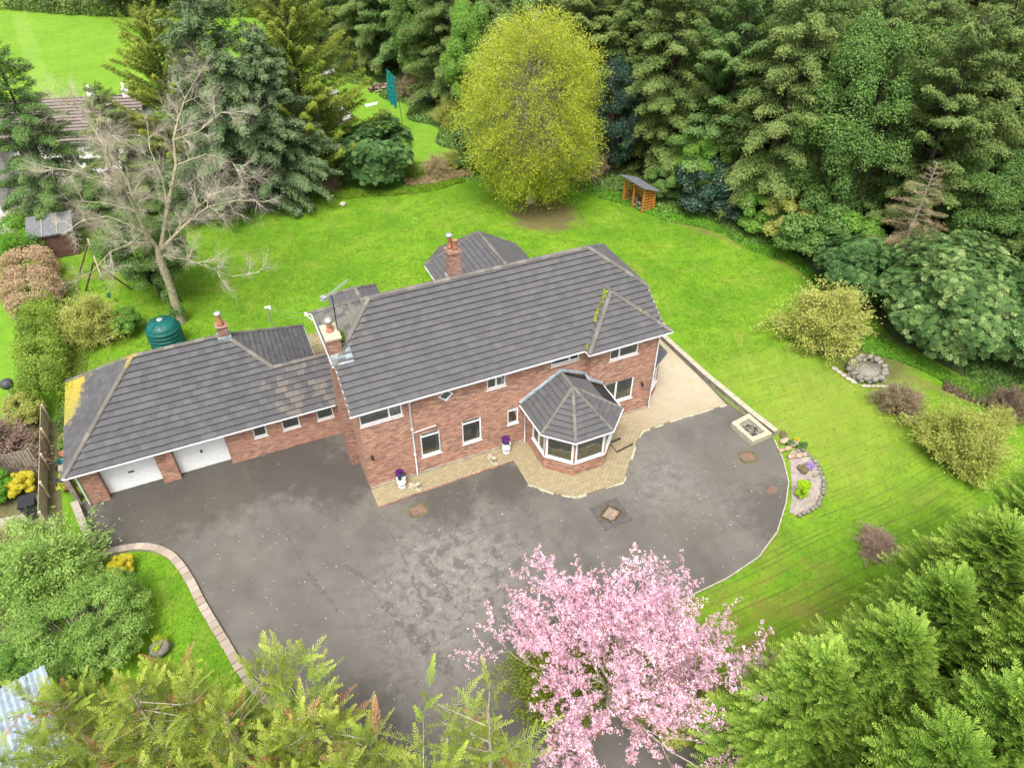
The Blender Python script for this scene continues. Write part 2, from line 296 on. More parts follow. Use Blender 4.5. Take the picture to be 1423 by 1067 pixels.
def tarmac():
    t = NT('worn_tarmac'); nz = t.noise(.8, 10, rough=.72)
    c = t.ramp(t.noise(.4, 9, rough=.7), [(.34, (.084, .075, .064)), (.5, (.114, .102, .088)), (.66, (.152, .137, .119))])
    for ce, r, a in (((.4, -6.3), 3.0, .75), ((2.6, -4.8), 2.8, .55), ((3.2, -7.6), 2.8, .4), ((12.1, -5.6), 2.4, .45), ((12.8, -3.6), 2.2, .4), ((-1., -9.5), 2.6, .4), ((15.5, -7.5), 2.4, .3)):
        c = t.mix(t.m('MULTIPLY', t.blob(ce, r, nz, .35), a), c, t.ramp(t.noise(2.6, 8, rough=.75), [(.36, (.13, .12, .108)), (.62, (.26, .24, .215))]))
    for ce, r, a in (((-9.5, 2.8), 2.8, .9), ((-6.5, 3.2), 2.8, .9), ((-3., 3.2), 2.6, .95), ((-1.2, 1.2), 1.9, .9), ((3., -2.0), 1.7, .8), ((6., -2.2), 1.5, .8), ((-3.6, -10.4), 2, .55), ((16.3, -8.8), 2.1, .6)):
        c = t.mix(t.m('MULTIPLY', t.ramp(t.blob(ce, r, t.noise(1.3, 10, rough=.78), .55), [(.1, 0.), (.7, 1.)]), a*.95), c, (.050, .044, .036))
    for ce, r, a in (((-6.4, 2.1), 1.8, .35), ((-9.3, 1.7), 1.5, .4), ((16.4, -6.1), 1.8, .4), ((-3.5, -9.8), 1.6, .35), ((12.5, -7.5), 1.6, .25), ((-6.3, -1.6), 1.2, .3)):
        c = t.mix(t.m('MULTIPLY', t.m('MULTIPLY', t.blob(ce, r, t.noise(1.5, 8, rough=.75), .5), t.ramp(t.noise(7, 6, rough=.8), [(.42, 0.), (.6, 1.)])), a), c, (.15, .12, .065))
    st = t.ramp(t.noise(1.9, 6, rough=.72, dist=.4), [(.51, 0.), (.57, 1.)])
    zone = t.m('MAXIMUM', t.blob((2.4, -6.2), 5.5, nz, .2), t.m('MULTIPLY', t.blob((12, -5), 4, nz, .2), .5))
    c = t.mix(t.m('MULTIPLY', t.m('MULTIPLY', st, zone), .75), c, (.075, .068, .064))
    wb = t.noise(2.2, 7, rough=.8); wb2 = t.noise(3.3, 5, rough=.7)
    wb3 = t.noise(9, 6, rough=.8)
    for a, b, wd, am in (((-4.3, 1.2), (-3.7, -3.1), .035, .5), ((-3.7, -3.1), (-2.9, -5.6), .10, .6), ((.08, -2.4), (.3, -5.3), .04, .5), ((.3, -5.3), (.15, -8.6), .09, .8), ((2.4, -4.15), (7, -4.3), .025, .25), ((-1.2, -6.0), (.2, -9.8), .22, 1.6), ((.9, -4.6), (1.4, -7.4), .16, 1.5), ((-2.2, -3.6), (-1.2, -5.0), .1, 1.)):
        c = t.mix(t.m('MULTIPLY', t.line(a, b, wd, wb, am), t.ramp(t.m('ADD', t.m('MULTIPLY', wb2, .6), t.m('MULTIPLY', wb3, .4)), [(.45, .0), (.53, .8)])), c, (.07, .062, .055))
    sq = t.n('ShaderNodeVectorMath', operation='SUBTRACT'); t.L(t.obj, sq.inputs[0]); sq.inputs[1].default_value = (9.38, -5.77, 0)
    s2 = t.n('ShaderNodeSeparateXYZ'); t.L(sq.outputs[0], s2.inputs[0]); sqm = t.m('LESS_THAN', t.m('ADD', t.m('MAXIMUM', t.m('ABSOLUTE', s2.outputs[0]), t.m('ABSOLUTE', s2.outputs[1])), t.m('MULTIPLY', wb2, .12)), .78)
    c = t.mix(t.m('MULTIPLY', sqm, .85), c, t.ramp(wb2, [(.4, (.05, .044, .04)), (.6, (.10, .09, .08))]))
    v = t.n('ShaderNodeTexVoronoi'); v.inputs['Scale'].default_value = 2.6; t.L(t.obj, v.inputs['Vector'])
    pet = t.m('MULTIPLY', t.m('LESS_THAN', v.outputs['Distance'], .05), t.m('GREATER_THAN', t.noise(.5, 3), .47))
    c = t.mix(t.m('MULTIPLY', pet, .85), c, (.6, .52, .48))
    c = t.mix(t.ramp(t.noise(45, 3, rough=.8), [(.3, .35), (.7, .0)]), c, (.06, .058, .056))
    c = t.mix(t.ramp(t.noise(60, 2, rough=.8), [(.62, .0), (.8, .4)]), c, (.3, .29, .28))
    t.bump(t.noise(50, 3, rough=.8), .35, .01); return t.col(c, t.ramp(nz, [(.3, .5), (.7, .8)]), .4)
M['tarmac'] = tarmac()
def paving():
    t = NT('block_paving'); b = t.n('ShaderNodeTexBrick'); t.L(t.obj, b.inputs['Vector']); b.inputs['Scale'].default_value = 1
    b.inputs['Brick Width'].default_value = .24; b.inputs['Row Height'].default_value = .12; b.inputs['Mortar Size'].default_value = .014
    b.inputs['Color1'].default_value = (.25, .20, .12, 1); b.inputs['Color2'].default_value = (.34, .265, .165, 1); b.inputs['Mortar'].default_value = (.15, .135, .08, 1)
    c = t.mix(t.blob((17.5, 1.2), 4.5, t.noise(.5, 3), .2), b.outputs['Color'], (.385, .325, .24))
    c = t.mix(t.ramp(t.noise(1.5, 6, rough=.7), [(.45, 0.), (.75, .5)]), c, (.26, .24, .13))
    t.bump(t.m('SUBTRACT', 1, b.outputs['Fac']), .5, .01); return t.col(c, .9)
M['paving'] = paving()
def gravel():
    t = NT('pinkish_gravel'); v = t.n('ShaderNodeTexVoronoi'); v.inputs['Scale'].default_value = 16; t.L(t.obj, v.inputs['Vector'])
    c = t.mix(.86, v.outputs['Color'], t.ramp(t.noise(2, 5), [(.3, (.20, .155, .13)), (.7, (.33, .27, .23))])); t.bump(v.outputs['Distance'], .8, .03); return t.col(c, .9)
M['gravel'] = gravel()
t = NT('woodland_floor'); M['floor'] = t.col(t.ramp(t.noise(.8, 6, rough=.7), [(.3, (.03, .055, .018)), (.55, (.06, .085, .028)), (.75, (.10, .085, .04))]), .95)
t = NT('pale_yard'); M['yard'] = t.col(t.ramp(t.noise(.9, 6, rough=.7), [(.3, (.26, .24, .2)), (.7, (.48, .44, .37))]), .95)
t = NT('bare_earth'); M['earth'] = t.col(t.ramp(t.noise(2.2, 6, rough=.7), [(.3, (.05, .04, .025)), (.5, (.10, .09, .04)), (.75, (.13, .15, .05))]), .95)

sheet('ground', [(-400, -200), (500, -200), (500, 700), (-400, 700)], -.02, M['fieldgrass'])
sheet('lawn', [(-12.7, 4), (-12.9, 12), (-13.3, 22), (-13.9, 31), (-8, 34.5), (-1, 34.5), (3, 33.3), (9.8, 30), (16, 29.8), (18.6, 27), (24.8, 24.2), (26.6, 19.6), (29.4, 15.8), (31.6, 11.8), (32.2, 7), (32.6, 2.6), (32.5, -3.4), (34, -8.2), (35, -16), (28, -24), (3, -24), (-14, -20), (-16, -4)], -.012, M['grass'])
sheet('woodland_floor', [(13.4, 66.5), (14.4, 61.7), (17.1, 53.9), (17.9, 42.3), (18.6, 36), (18.4, 31), (19.5, 27.6), (24.7, 24.4), (26.4, 19.8), (29.2, 16), (31.4, 12), (32., 7.2), (32.3, 2.8), (31.2, -1.), (32.2, -6.5), (35, -13), (60, -30), (130, -10), (130, 60), (60, 95), (14, 82)], -.007, M['floor'])
sheet('boundary_verge', [(-10, 33.6), (-1, 34.2), (2.6, 32.4), (9.8, 29.8), (15.9, 29.6), (17.6, 27.4), (18.6, 31), (18.2, 33.3), (14, 34), (8, 34.8), (2, 36.2), (-8, 38)], -.004, M['roughgrass'])
# neighbour's plot on the left
sheet('neighbour_yard', [(-30, 33.5), (-14.5, 33.8), (-5.8, 37.4), (-4.4, 46), (-9, 56), (-34, 58)], -.008, M['yard'])
sheet('neighbour_garden', [(-26, -8), (-12.9, -6), (-12.9, 4), (-13.3, 11), (-30, 14)], -.010, M['earth'])
sheet('neighbour_path', [(-22, 5.3), (-16.5, 5.2), (-14.4, 4.9), (-13.3, 4.3), (-13.2, 3.4), (-14.4, 3.9), (-16.5, 4.3), (-22, 4.5)], -.003, M['concrete'])
drive = [(-12.55, 4.6), (-12.0, 2.44), (-11.5, 1.1), (-10.69, 1.11), (-9.57, .81), (-8.62, -.02), (-8.02, -1.35), (-7.53, -3.24), (-6.96, -5.2), (-6.34, -7.19), (-4.97, -9.92), (-3.37, -11.67), (-1.5, -13.6), (2.2, -17.5), (5, -30), (14, -30), (9.0, -19), (6.3, -15.0), (4.9, -12.4), (5.6, -11.3), (7.4, -10.95), (9.47, -10.78), (11.99, -10.69), (13.9, -10.37), (15.48, -9.63), (16.92, -8.5), (17.89, -7.51), (18.61, -6.31), (19.1, -5.1), (19.3, -4.6), (18.8, -1.8), (18.7, 7), (0, 7), (0, 4.6)]
sheet('driveway', drive, 0, M['tarmac'])
def beds(): pass
b = MB()   # raised block-paved path along the front, round the bay and out to the side patio
path = [(0., -.02), (0.01, -1.16), (6.74, -1.02), (6.74, -2.7), (7.6, -3.68), (8.45, -4.32), (10.87, -4.38), (12.6, -2.55), (13.5, -1.83), (15.8, -1.8), (18.55, -1.92), (18.62, .3), (18.5, 9.5), (9, 9.5), (9, -.02)]
b.prism(path, -.01, .075, bottom=False); o = b.build('paved_path', M['paving']); o['kind'] = 'structure'
sheet('rear_patio', [(-1.2, 10.2), (.9, 10.2), (.9, 13.2), (-1.2, 13.2)], .004, M['paving'])
# pale crumbling mortar edging where the paving meets the tarmac
b = MB(); rng = random.Random(3)
for i in range(3, 10):
    p, q = Vector(path[i]+(0,)), Vector(path[i+1]+(0,)); L_ = (q-p).length; k = 0.
    while k < L_-.05:
        l = min(rng.uniform(.15, .5), L_-k)
        if rng.random() < .8:
            a = p+(q-p)*(k/L_); c = p+(q-p)*((k+l)/L_); nrm = Vector(((q-p).y, -(q-p).x, 0)).normalized()*-1; w_ = rng.uniform(.05, .13)
            b.prism([(a.x, a.y), (c.x, c.y), (c.x-nrm.x*w_, c.y-nrm.y*w_), (a.x-nrm.x*w_*.8, a.y-nrm.y*w_*.8)], -.005, rng.uniform(.045, .085), bottom=False)
        k += l
tag(b.build('mortar_edging', M['cream_stone']), 'pale broken mortar edging round the block paving at the bay', 'edging')
b = MB()
for (x0, y0, x1, y1) in ((0.0, -1.22, 6.72, -1.08),):
    n = 28
    for i in range(n):
        xa = x0+(x1-x0)*i/n; xb = x0+(x1-x0)*(i+.94)/n; ya = y0+(y1-y0)*i/n
        b.box(xa, xb, ya, ya+.055, -.005, .083)
tag(b.build('brick_edging', M['brickchim']), 'red brick edging along the front path beside the tarmac', 'edging')
b = MB(); e = [(18.75, -5.05), (18.5, -6.3), (17.8, -7.42), (16.86, -8.4), (15.43, -9.53), (13.87, -10.27), (11.98, -10.59), (9.47, -10.68), (7.4, -10.85)]
e = [(19.17, -5.0), (18.65, -6.28), (17.93, -7.5), (16.95, -8.47), (15.5, -9.6), (13.9, -10.34), (11.99, -10.66), (9.47, -10.75), (7.4, -10.92)]
for i in range(len(e)-1):
    n = 4
    for k in range(n):
        a = [e[i][j]+(e[i+1][j]-e[i][j])*k/n for j in (0, 1)]; c = [e[i][j]+(e[i+1][j]-e[i][j])*(k+.96)/n for j in (0, 1)]
        b.beam((a[0], a[1], .01), (c[0], c[1], .01), .055, .07)
tag(b.build('kerb_edging', M['coping']), 'thin concrete edging between the curved tarmac and the side lawn', 'edging')
# low wall of the side patio
b = MB(); wl_ = [(18.68, 9.5), (18.72, 4.5), (18.88, .27), (19.2, -3.2), (19.42, -4.78)]
for i in range(4): b.beam(wl_[i]+(.13,), wl_[i+1]+(.13,), .2, .30)
wall = b.build('low_wall', M['concrete']); tag(wall, 'low straight wall with pale coping between the side patio and lawn', 'wall')
b = MB()
for i in range(4):
    p, q = Vector(wl_[i]), Vector(wl_[i+1]); n = int((q-p).length/.6)
    for k in range(n):
        a = p+(q-p)*(k/n); c = p+(q-p)*((k+.975)/n); b.beam((a.x, a.y, .31), (c.x, c.y, .31), .3, .055)
b.build('coping', M['coping'], wall)
# curved slab-topped retaining wall at the left of the drive
cw = [(-12.3, 4.3), (-11.85, 2.4), (-11.45, 1.25)]
b = MB()
for i in range(2): b.beam(cw[i]+(.2,), cw[i+1]+(.2,), .3, .5)
tag(b.build('garden_wall', M['concrete']), 'short weathered wall running from the garage corner to the curved edging', 'wall')
ce = [(-12.3, .15), (-11.9, .75), (-11.3, 1.12), (-10.69, 1.2), (-9.57, .88), (-8.62, .03), (-8.02, -1.32), (-7.53, -3.24), (-6.96, -5.2), (-6.34, -7.19), (-4.97, -9.92), (-3.37, -11.67), (-1.7, -13.3)]
def resample(P, step):
    P = [np.array(p, float) for p in P]; Q = []
    n = len(P)
    for i in range(n-1):
        a, b_, c, d = P[max(i-1, 0)], P[i], P[i+1], P[min(i+2, n-1)]
        for t_ in np.linspace(0, 1, 24, endpoint=False):
            Q.append(.5*((2*b_)+(-a+c)*t_+(2*a-5*b_+4*c-d)*t_**2+(-a+3*b_-3*c+d)*t_**3))
    Q.append(P[-1]); out = [Q[0]]; acc = 0
    for i in range(1, len(Q)):
        s_ = np.linalg.norm(Q[i]-Q[i-1]); acc += s_
        if acc >= step: out.append(Q[i]); acc = 0
    return out
b = MB(); b2 = MB(); R_ = resample(ce, .33)
for i in range(len(R_)-1):
    a, c = Vector(R_[i]), Vector(R_[i+1]); d = (c-a).normalized(); n_ = Vector((d.y, -d.x)); g_ = d*.012
    w1, w2 = -.03, .36+.01*math.sin(i*2.3)
    b.prism([tuple(a+g_-n_*w1), tuple(c-g_-n_*w1), tuple(c-g_+n_*w2), tuple(a+g_+n_*w2)], .10, .165+.01*math.sin(i*5.1))
    if i % 2 == 0 and i < len(R_)-2:
        e_ = Vector(R_[i+2]); b2.prism([tuple(a+n_*.02), tuple(e_+n_*.02), tuple(e_+n_*.32), tuple(a+n_*.32)], -.02, .098, bottom=False)
ew = b2.build('edging_wall', M['concrete']); tag(ew, 'low curved retaining wall topped with concrete blocks round the front lawn corner', 'wall')
t = NT('edging_blocks'); M['blocks'] = t.col(t.mix(t.ramp(t.noise(3, 5), [(.4, 0.), (.8, .5)]), t.ramp(t.attr(), [(0, (.25, .20, .16)), (1, (.37, .30, .25))]), (.3, .26, .2)), .9)
b.build('edging_blocks', M['blocks'], ew)
# ------------------------------------------------------------------ the house
house = thing('detached_house', 'large red brick house with grey tiled hipped roof, octagonal bay and attached double garage', 'house', (0, 0, 0))
W, PJ, D = 14.745, .389, 7.285
def wallq(b, p0, p1, z0, z1, ops=(), rev=.11, m=0):
    """vertical wall from p0 to p1 (outside on the right hand), rectangular openings (u0,u1,v0,v1) with reveals"""
    p0, p1 = Vector(p0), Vector(p1); L_ = (p1-p0).length; d = (p1-p0)/L_; nrm = Vector((d.y, -d.x))
    us = sorted({0, L_}|{o[0] for o in ops}|{o[1] for o in ops}); vs = sorted({z0, z1}|{o[2] for o in ops}|{o[3] for o in ops})
    def P(u, v, k=0): q = p0+d*u-nrm*k; return (q.x, q.y, v)
    for i in range(len(us)-1):
        for j in range(len(vs)-1):
            cu, cv = (us[i]+us[i+1])/2, (vs[j]+vs[j+1])/2
            if any(o[0] < cu < o[1] and o[2] < cv < o[3] for o in ops): continue
            b.face([P(us[i], vs[j]), P(us[i+1], vs[j]), P(us[i+1], vs[j+1]), P(us[i], vs[j+1])], m)
    for (a, c, e, f) in ops:
        b.face([P(a, e), P(a, e, rev), P(a, f, rev), P(a, f)][::-1], m); b.face([P(c, e), P(c, e, rev), P(c, f, rev), P(c, f)], m)
        b.face([P(a, e), P(c, e), P(c, e, rev), P(a, e, rev)], m); b.face([P(a, f), P(c, f), P(c, f, rev), P(a, f, rev)][::-1], m)
def window(p0, d, nrm, u0, u1, v0, v1, mull=(), trans=(), sill=True, fr=.065, curtain=None, deep=.05):
    """frame set in the reveal; mull: fractions of width, trans: fractions of height (with small opening lights)"""
    p0, d, nrm = Vector(p0), Vector(d), Vector(nrm)
    def P(u, v, k): q = p0+d*u-nrm*k; return Vector((q.x, q.y, v))
    b = MB()
    def bar(a, c, e, f, k0=deep-.01, k1=deep+.06):
        vs = [P(u, v, k) for k in (k0, k1) for u, v in ((a, e), (c, e), (c, f), (a, f))]
        b.idx(vs, [(0, 1, 2, 3), (7, 6, 5, 4), (0, 4, 5, 1), (1, 5, 6, 2), (2, 6, 7, 3), (3, 7, 4, 0)])
    e_ = .003
    bar(u0+e_, u1-e_, v0+e_, v0+fr); bar(u0+e_, u1-e_, v1-fr, v1-e_); bar(u0+e_, u0+fr, v0+fr, v1-fr); bar(u1-fr, u1-e_, v0+fr, v1-fr)
    for m_ in mull: c = u0+(u1-u0)*m_; bar(c-fr*.6, c+fr*.6, v0+fr, v1-fr)
    xs = [u0+fr]+[u0+(u1-u0)*m_ for m_ in mull]+[u1-fr]
    for t_ in trans: c = v0+(v1-v0)*t_; bar(u0+fr, u1-fr, c-fr*.45, c+fr*.45)
    win = b.build('window', M['white'], house)
    g_ = MB(); g_.face([P(u0+fr*.8, v0+fr*.8, deep+.02), P(u1-fr*.8, v0+fr*.8, deep+.02), P(u1-fr*.8, v1-fr*.8, deep+.02), P(u0+fr*.8, v1-fr*.8, deep+.02)]); g_.build('glass_pane', M['glass'], win)
    if sill:
        s_ = MB(); vs = [P(u, v, k) for k in (-.035, deep) for u, v in ((u0-.03, v0-.045), (u1+.03, v0-.045), (u1+.03, v0-.004), (u0-.03, v0-.004))]
        s_.idx(vs, [(0, 1, 2, 3), (7, 6, 5, 4), (0, 4, 5, 1), (1, 5, 6, 2), (2, 6, 7, 3), (3, 7, 4, 0)]); s_.build('window_sill', M['white'], win)
    if curtain:
        c_ = MB()
        for (a, c) in curtain:
            ua, ub = u0+(u1-u0)*a, u0+(u1-u0)*c; n = 6
            for i in range(n):
                k0 = .22+.04*(i % 2); k1 = .22+.04*((i+1) % 2); q0 = ua+(ub-ua)*i/n; q1 = ua+(ub-ua)*(i+1)/n
                c_.face([P(q0, v0-.1, k0), P(q1, v0-.1, k1), P(q1, v1+.05, k1), P(q0, v1+.05, k0)])
        c_.build('curtain', M['fabric_pale'], win)
    return win
XP = 11.0
fo = [(.04, 1.93, 3.93, 4.72), (5.88, 6.82, 3.96, 4.72), (2.57, 3.53, 1.02, 2.49), (4.59, 5.55, 1.03, 2.5), (6.9, 7.46, 1.4, 2.42), (9.1, 10.58, 4.26, 4.76)]
po = [(12.02-XP, 13.6-XP, 3.93, 4.66), (11.9-XP, 13.6-XP, 1.12, 2.5)]
b = MB()
# main front wall, with a square opening on its corner for the little diamond window
dc, dh = (3.93, 4.38), .33
wallq(b, (0, 0), (3.5, 0), 0, 4.95, [o for o in fo if o[1] < 3.5]+[(2.57, 3.5, 1.02, 2.49)])
wallq(b, (3.5, 0), (3.53, 0), 0, 4.95, [(0, .03, 1.02, 2.49)]); b.f.pop(); b.m.pop(); b.r.pop(); b.sm.pop()
wallq(b, (3.53, 0), (4.36, 0), 0, 3.94)
x0, x1, z0, z1 = 3.53, 4.36, 3.94, 4.95; T, Bt, Lf, Rt = (dc[0], dc[1]+dh), (dc[0], dc[1]-dh), (dc[0]-dh, dc[1]), (dc[0]+dh, dc[1])
for poly in ([(x0, z0), Bt, Lf, (x0, z1)], [(x0, z0), (x1, z0), Bt], [(x1, z0), (x1, z1), Rt, Bt], [(x0, z1), Lf, T, ], [(x0, z1), T, (x1, z1)], [(x1, z1), T, Rt]):
    b.face([(x, 0, z) for x, z in poly])
wallq(b, (4.36, 0), (11.0, 0), 0, 4.95, [(o[0]-4.36, o[1]-4.36, o[2], o[3]) for o in fo if o[0] > 4.36])
wallq(b, (XP, 0), (XP, -PJ), 0, 4.95); wallq(b, (XP, -PJ), (W, -PJ), 0, 4.95, po)
wallq(b, (W, -PJ), (W, D), 0, 4.95, [])
for s_, x in ((1, 0.0), (-1, W)):
    p = [(x, 0, 4.95), (x, D, 4.95), (x, D, 5.1), (x, D-1.5, 6.1), (x, 1.5, 6.1), (x, 0, 5.1)]
    b.face(p[::-1] if s_ > 0 else p)
wallq(b, (0, D), (0, 1.2), 0, 4.95, [(3.2, 4.1, 3.5, 4.6)]); wallq(b, (0, 1.2), (0, .0), 0, 4.95)
wallq(b, (W, D), (0, D), 0, 4.95)
b.idx([(1.1, 8.6, 4.95), (3.1, 8.6, 4.95), (3.1, 7.3, 4.95), (1.1, 7.3, 4.95), (1.1, 8.6, 0), (3.1, 8.6, 0), (3.1, 7.3, 0), (1.1, 7.3, 0)], [(0, 1, 5, 4), (1, 2, 6, 5), (3, 0, 4, 7)])
# garage wing
YG = 4.255; GX = -11.70
wallq(b, (GX, YG), (-10.93, YG), 0, 2.25); wallq(b, (-8.6, YG), (-7.87, YG), 0, 2.25)
go = [(-4.30+5.56, -3.68+5.56, 1.18, 1.86), (-2.96+5.56, -2.13+5.56, 1.16, 1.84), (-1.30+5.56, -.5+5.56, 1.17, 1.82)]
wallq(b, (-5.56, YG), (0, YG), 0, 2.25, go)
for a, c in ((-10.93, -8.6), (-7.87, -5.56)):
    b.box(a, c, YG, YG+.25, 2.14, 2.25); b.face([(a, YG, 0), (a, YG+.36, 0), (a, YG+.36, 2.2), (a, YG, 2.2)]); b.face([(c, YG+.36, 0), (c, YG, 0), (c, YG, 2.2), (c, YG+.36, 2.2)])
wallq(b, (-.85, 10.45), (GX, 10.45), 0, 2.25); wallq(b, (GX, 10.45), (GX, YG), 0, 2.25); wallq(b, (-.85, 8.2), (-.85, 10.45), 0, 2.25); wallq(b, (0, 8.2), (-.85, 8.2), 0, 2.25)
# rear wing
wallq(b, (13.4, D), (13.4, 14), 0, 2.35); wallq(b, (13.4, 14), (12.1, 15.3), 0, 2.35); wallq(b, (12.1, 15.3), (9.3, 15.3), 0, 2.35); wallq(b, (9.3, 15.3), (8, 14), 0, 2.35); wallq(b, (8, 14), (8, D), 0, 2.35)
# octagonal bay, low walls
bayw = [(7.85, 0), (7.85, -2.07), (8.87, -3.09), (10.5, -3.09), (11.5, -2.09), (11.5, -.389)]
bl = [(Vector(bayw[i+1])-Vector(bayw[i])).length for i in range(5)]
wallq(b, bayw[0], bayw[1], 0, 2.45, [(.75, bl[0]-.02, .87, 2.4)]); wallq(b, bayw[1], bayw[2], 0, 2.45, [(.05, bl[1]-.05, .87, 2.4)])
wallq(b, bayw[2], bayw[3], 0, 2.45, [(.05, bl[2]-.05, .87, 2.4)]); wallq(b, bayw[3], bayw[4], 0, 2.45, [(.05, bl[3]-.05, .87, 2.4)]); wallq(b, bayw[4], bayw[5], 0, 2.45)
# little side bay
sb = [(W, -.28), (15.75, .55), (15.75, 2.2), (W, 3.0)]
sbl = [(Vector(sb[i+1])-Vector(sb[i])).length for i in range(3)]
wallq(b, sb[0], sb[1], 0, 2.5, [(.1, sbl[0]-.06, .8, 2.35)]); wallq(b, sb[1], sb[2], 0, 2.5, [(.06, sbl[1]-.06, .8, 2.35)]); wallq(b, sb[2], sb[3], 0, 2.5)
walls = b.build('brick_wall', M['brick'], house)
X0 = (0, 0)
window(X0, (1, 0), (0, -1), *fo[0], mull=(.69,), curtain=[(.76, .95)])
window(X0, (1, 0), (0, -1), *fo[1], mull=(.5,), curtain=[(.78, .97)])
window(X0, (1, 0), (0, -1), *fo[2], trans=(.84,), curtain=[(.8, 1)]); window(X0, (1, 0), (0, -1), *fo[3], trans=(.84,), curtain=[(.82, 1)])
window(X0, (1, 0), (0, -1), *fo[4], trans=(.82,)); window(X0, (1, 0), (0, -1), *fo[5], mull=(.66,))
window((XP, -PJ), (1, 0), (0, -1), *po[0], mull=(.34,), curtain=[(.88, 1)]); window((XP, -PJ), (1, 0), (0, -1), *po[1], mull=(.42,), curtain=[(.9, 1)])
for o_ in go: window((-5.56, YG), (1, 0), (0, -1), *o_, fr=.055)
for i, (a, c, tr) in enumerate(((.75, bl[0]-.02, ()), (.05, bl[1]-.05, ()), (.05, bl[2]-.05, ()), (.05, bl[3]-.05, ()))):
    p, q = Vector(bayw[i]), Vector(bayw[i+1]); d = (q-p).normalized(); window(p, d, (d.y, -d.x), a, c, .87, 2.4, mull=((.5,) if i == 0 else ()), fr=.1, deep=.02)
for i, (a, c) in enumerate(((.1, sbl[0]-.06), (.06, sbl[1]-.06))):
    p, q = Vector(sb[i]), Vector(sb[i+1]); d = (q-p).normalized(); window(p, d, (d.y, -d.x), a, c, .8, 2.35, fr=.09)
window((0, D), (0, -1), (-1, 0), 3.2, 4.1, 3.5, 4.6)
# diamond window
b = MB(); ins = [(T, Rt, Bt, Lf)]
def dring(r0, r1, y0, y1, bb):
    o_ = [(dc[0], dc[1]+r0), (dc[0]+r0, dc[1]), (dc[0], dc[1]-r0), (dc[0]-r0, dc[1])]; i_ = [(dc[0], dc[1]+r1), (dc[0]+r1, dc[1]), (dc[0], dc[1]-r1), (dc[0]-r1, dc[1])]
    vs = [(x, y, z) for y in (y0, y1) for x, z in o_+i_]
    fs = []
    for k in range(4):
        n = (k+1) % 4; fs += [(k, n, 4+n, 4+k), (8+k, 12+k, 12+n, 8+n), (k, 8+k, 8+n, n), (4+k, 4+n, 12+n, 12+k)]
    bb.idx(vs, fs)
dring(dh+.015, dh-.05, -.02, .06, b); dw = b.build('window', M['white'], house); b = MB(); r_ = dh-.05
b.face([(dc[0], .03, dc[1]-r_), (dc[0]+r_, .03, dc[1]), (dc[0], .03, dc[1]+r_), (dc[0]-r_, .03, dc[1])]); b.build('glass_pane', M['glass'], dw)
# rooms seen through the glass
b = MB()
for (xa, xb, ya, yb, za, zb) in ((.12, 2.4, .1, 1.7, .1, 2.55), (2.45, 4.1, .1, 1.7, .1, 2.55), (4.15, 6.4, .1, 1.7, .1, 2.55), (6.45, 7.8, .1, 2.2, .1, 2.55), (.12, 3.2, .1, 1.7, 2.75, 4.9), (3.25, 5.2, .1, 1.7, 2.75, 4.9), (5.25, 8.2, .1, 1.7, 2.75, 4.9), (8.3, 10.9, .1, 1.7, 2.75, 4.9), (11.1, 14.5, -.25, 1.4, 2.75, 4.9), (11.6, 14.5, -.25, 1.4, .1, 2.55), (-5.4, -3.3, 4.4, 5.6, .1, 2.2), (-3.2, -1.6, 4.4, 5.6, .1, 2.2), (-1.5, -.2, 4.4, 5.6, .1, 2.2)):
    b.face([(xa, ya, za), (xb, ya, za), (xb, yb, za), (xa, yb, za)], 1)
    b.face([(xa, yb, za), (xb, yb, za), (xb, yb, zb), (xa, yb, zb)], 0); b.face([(xa, ya, za), (xa, yb, za), (xa, yb, zb), (xa, ya, zb)], 0); b.face([(xb, ya, za), (xb, yb, za), (xb, yb, zb), (xb, ya, zb)], 0); b.face([(xa, ya, zb), (xb, ya, zb), (xb, yb, zb), (xa, yb, zb)], 0)
b.face([(7.95, -.3, .15), (7.95, -2.03, .15), (8.9, -2.98, .15), (10.46, -2.98, .15), (11.4, -2.05, .15), (11.4, -.3, .15)], 1); b.face([(7.95, -.2, .15), (11.4, -.2, .15), (11.4, -.2, 2.4), (7.95, -.2, 2.4)], 0)
b.build('room_interior', [M['roomwall'], M['carpet']], house)
# garage doors
def gdoor(a, c, horiz):
    b = MB(); y = YG+.36
    if horiz:
        n = 26
        for i in range(n):
            z0_ = .02+2.12*i/n; b.idx([(a, y, z0_), (c, y, z0_), (c, y-.012, z0_+.04), (a, y-.012, z0_+.04), (a, y, z0_+.08), (c, y, z0_+.08)], [(0, 1, 2, 3), (3, 2, 5, 4)])
        b.box(a, c, y+.004, y+.03, .0, 2.16)
    else:
        b.box(a, c, y+.001, y+.03, .0, 2.16); n = 22
        for i in range(n):
            x = a+(c-a)*(i+.5)/n; b.box(x-.042, x+.042, y-.01, y-.0005, .06, 2.1)
    g_ = b.build('garage_door', M['white'], house); h_ = MB()
    cx_ = (a+c)/2; h_.box(cx_-.09*(1.3 if horiz else .5), cx_+.09*(1.3 if horiz else .5), y-.05, y-.013, .95, 1.0 if horiz else 1.1); h_.build('handle', M['black'], g_)
gdoor(-10.92, -8.61, True); gdoor(-7.86, -5.57, False)
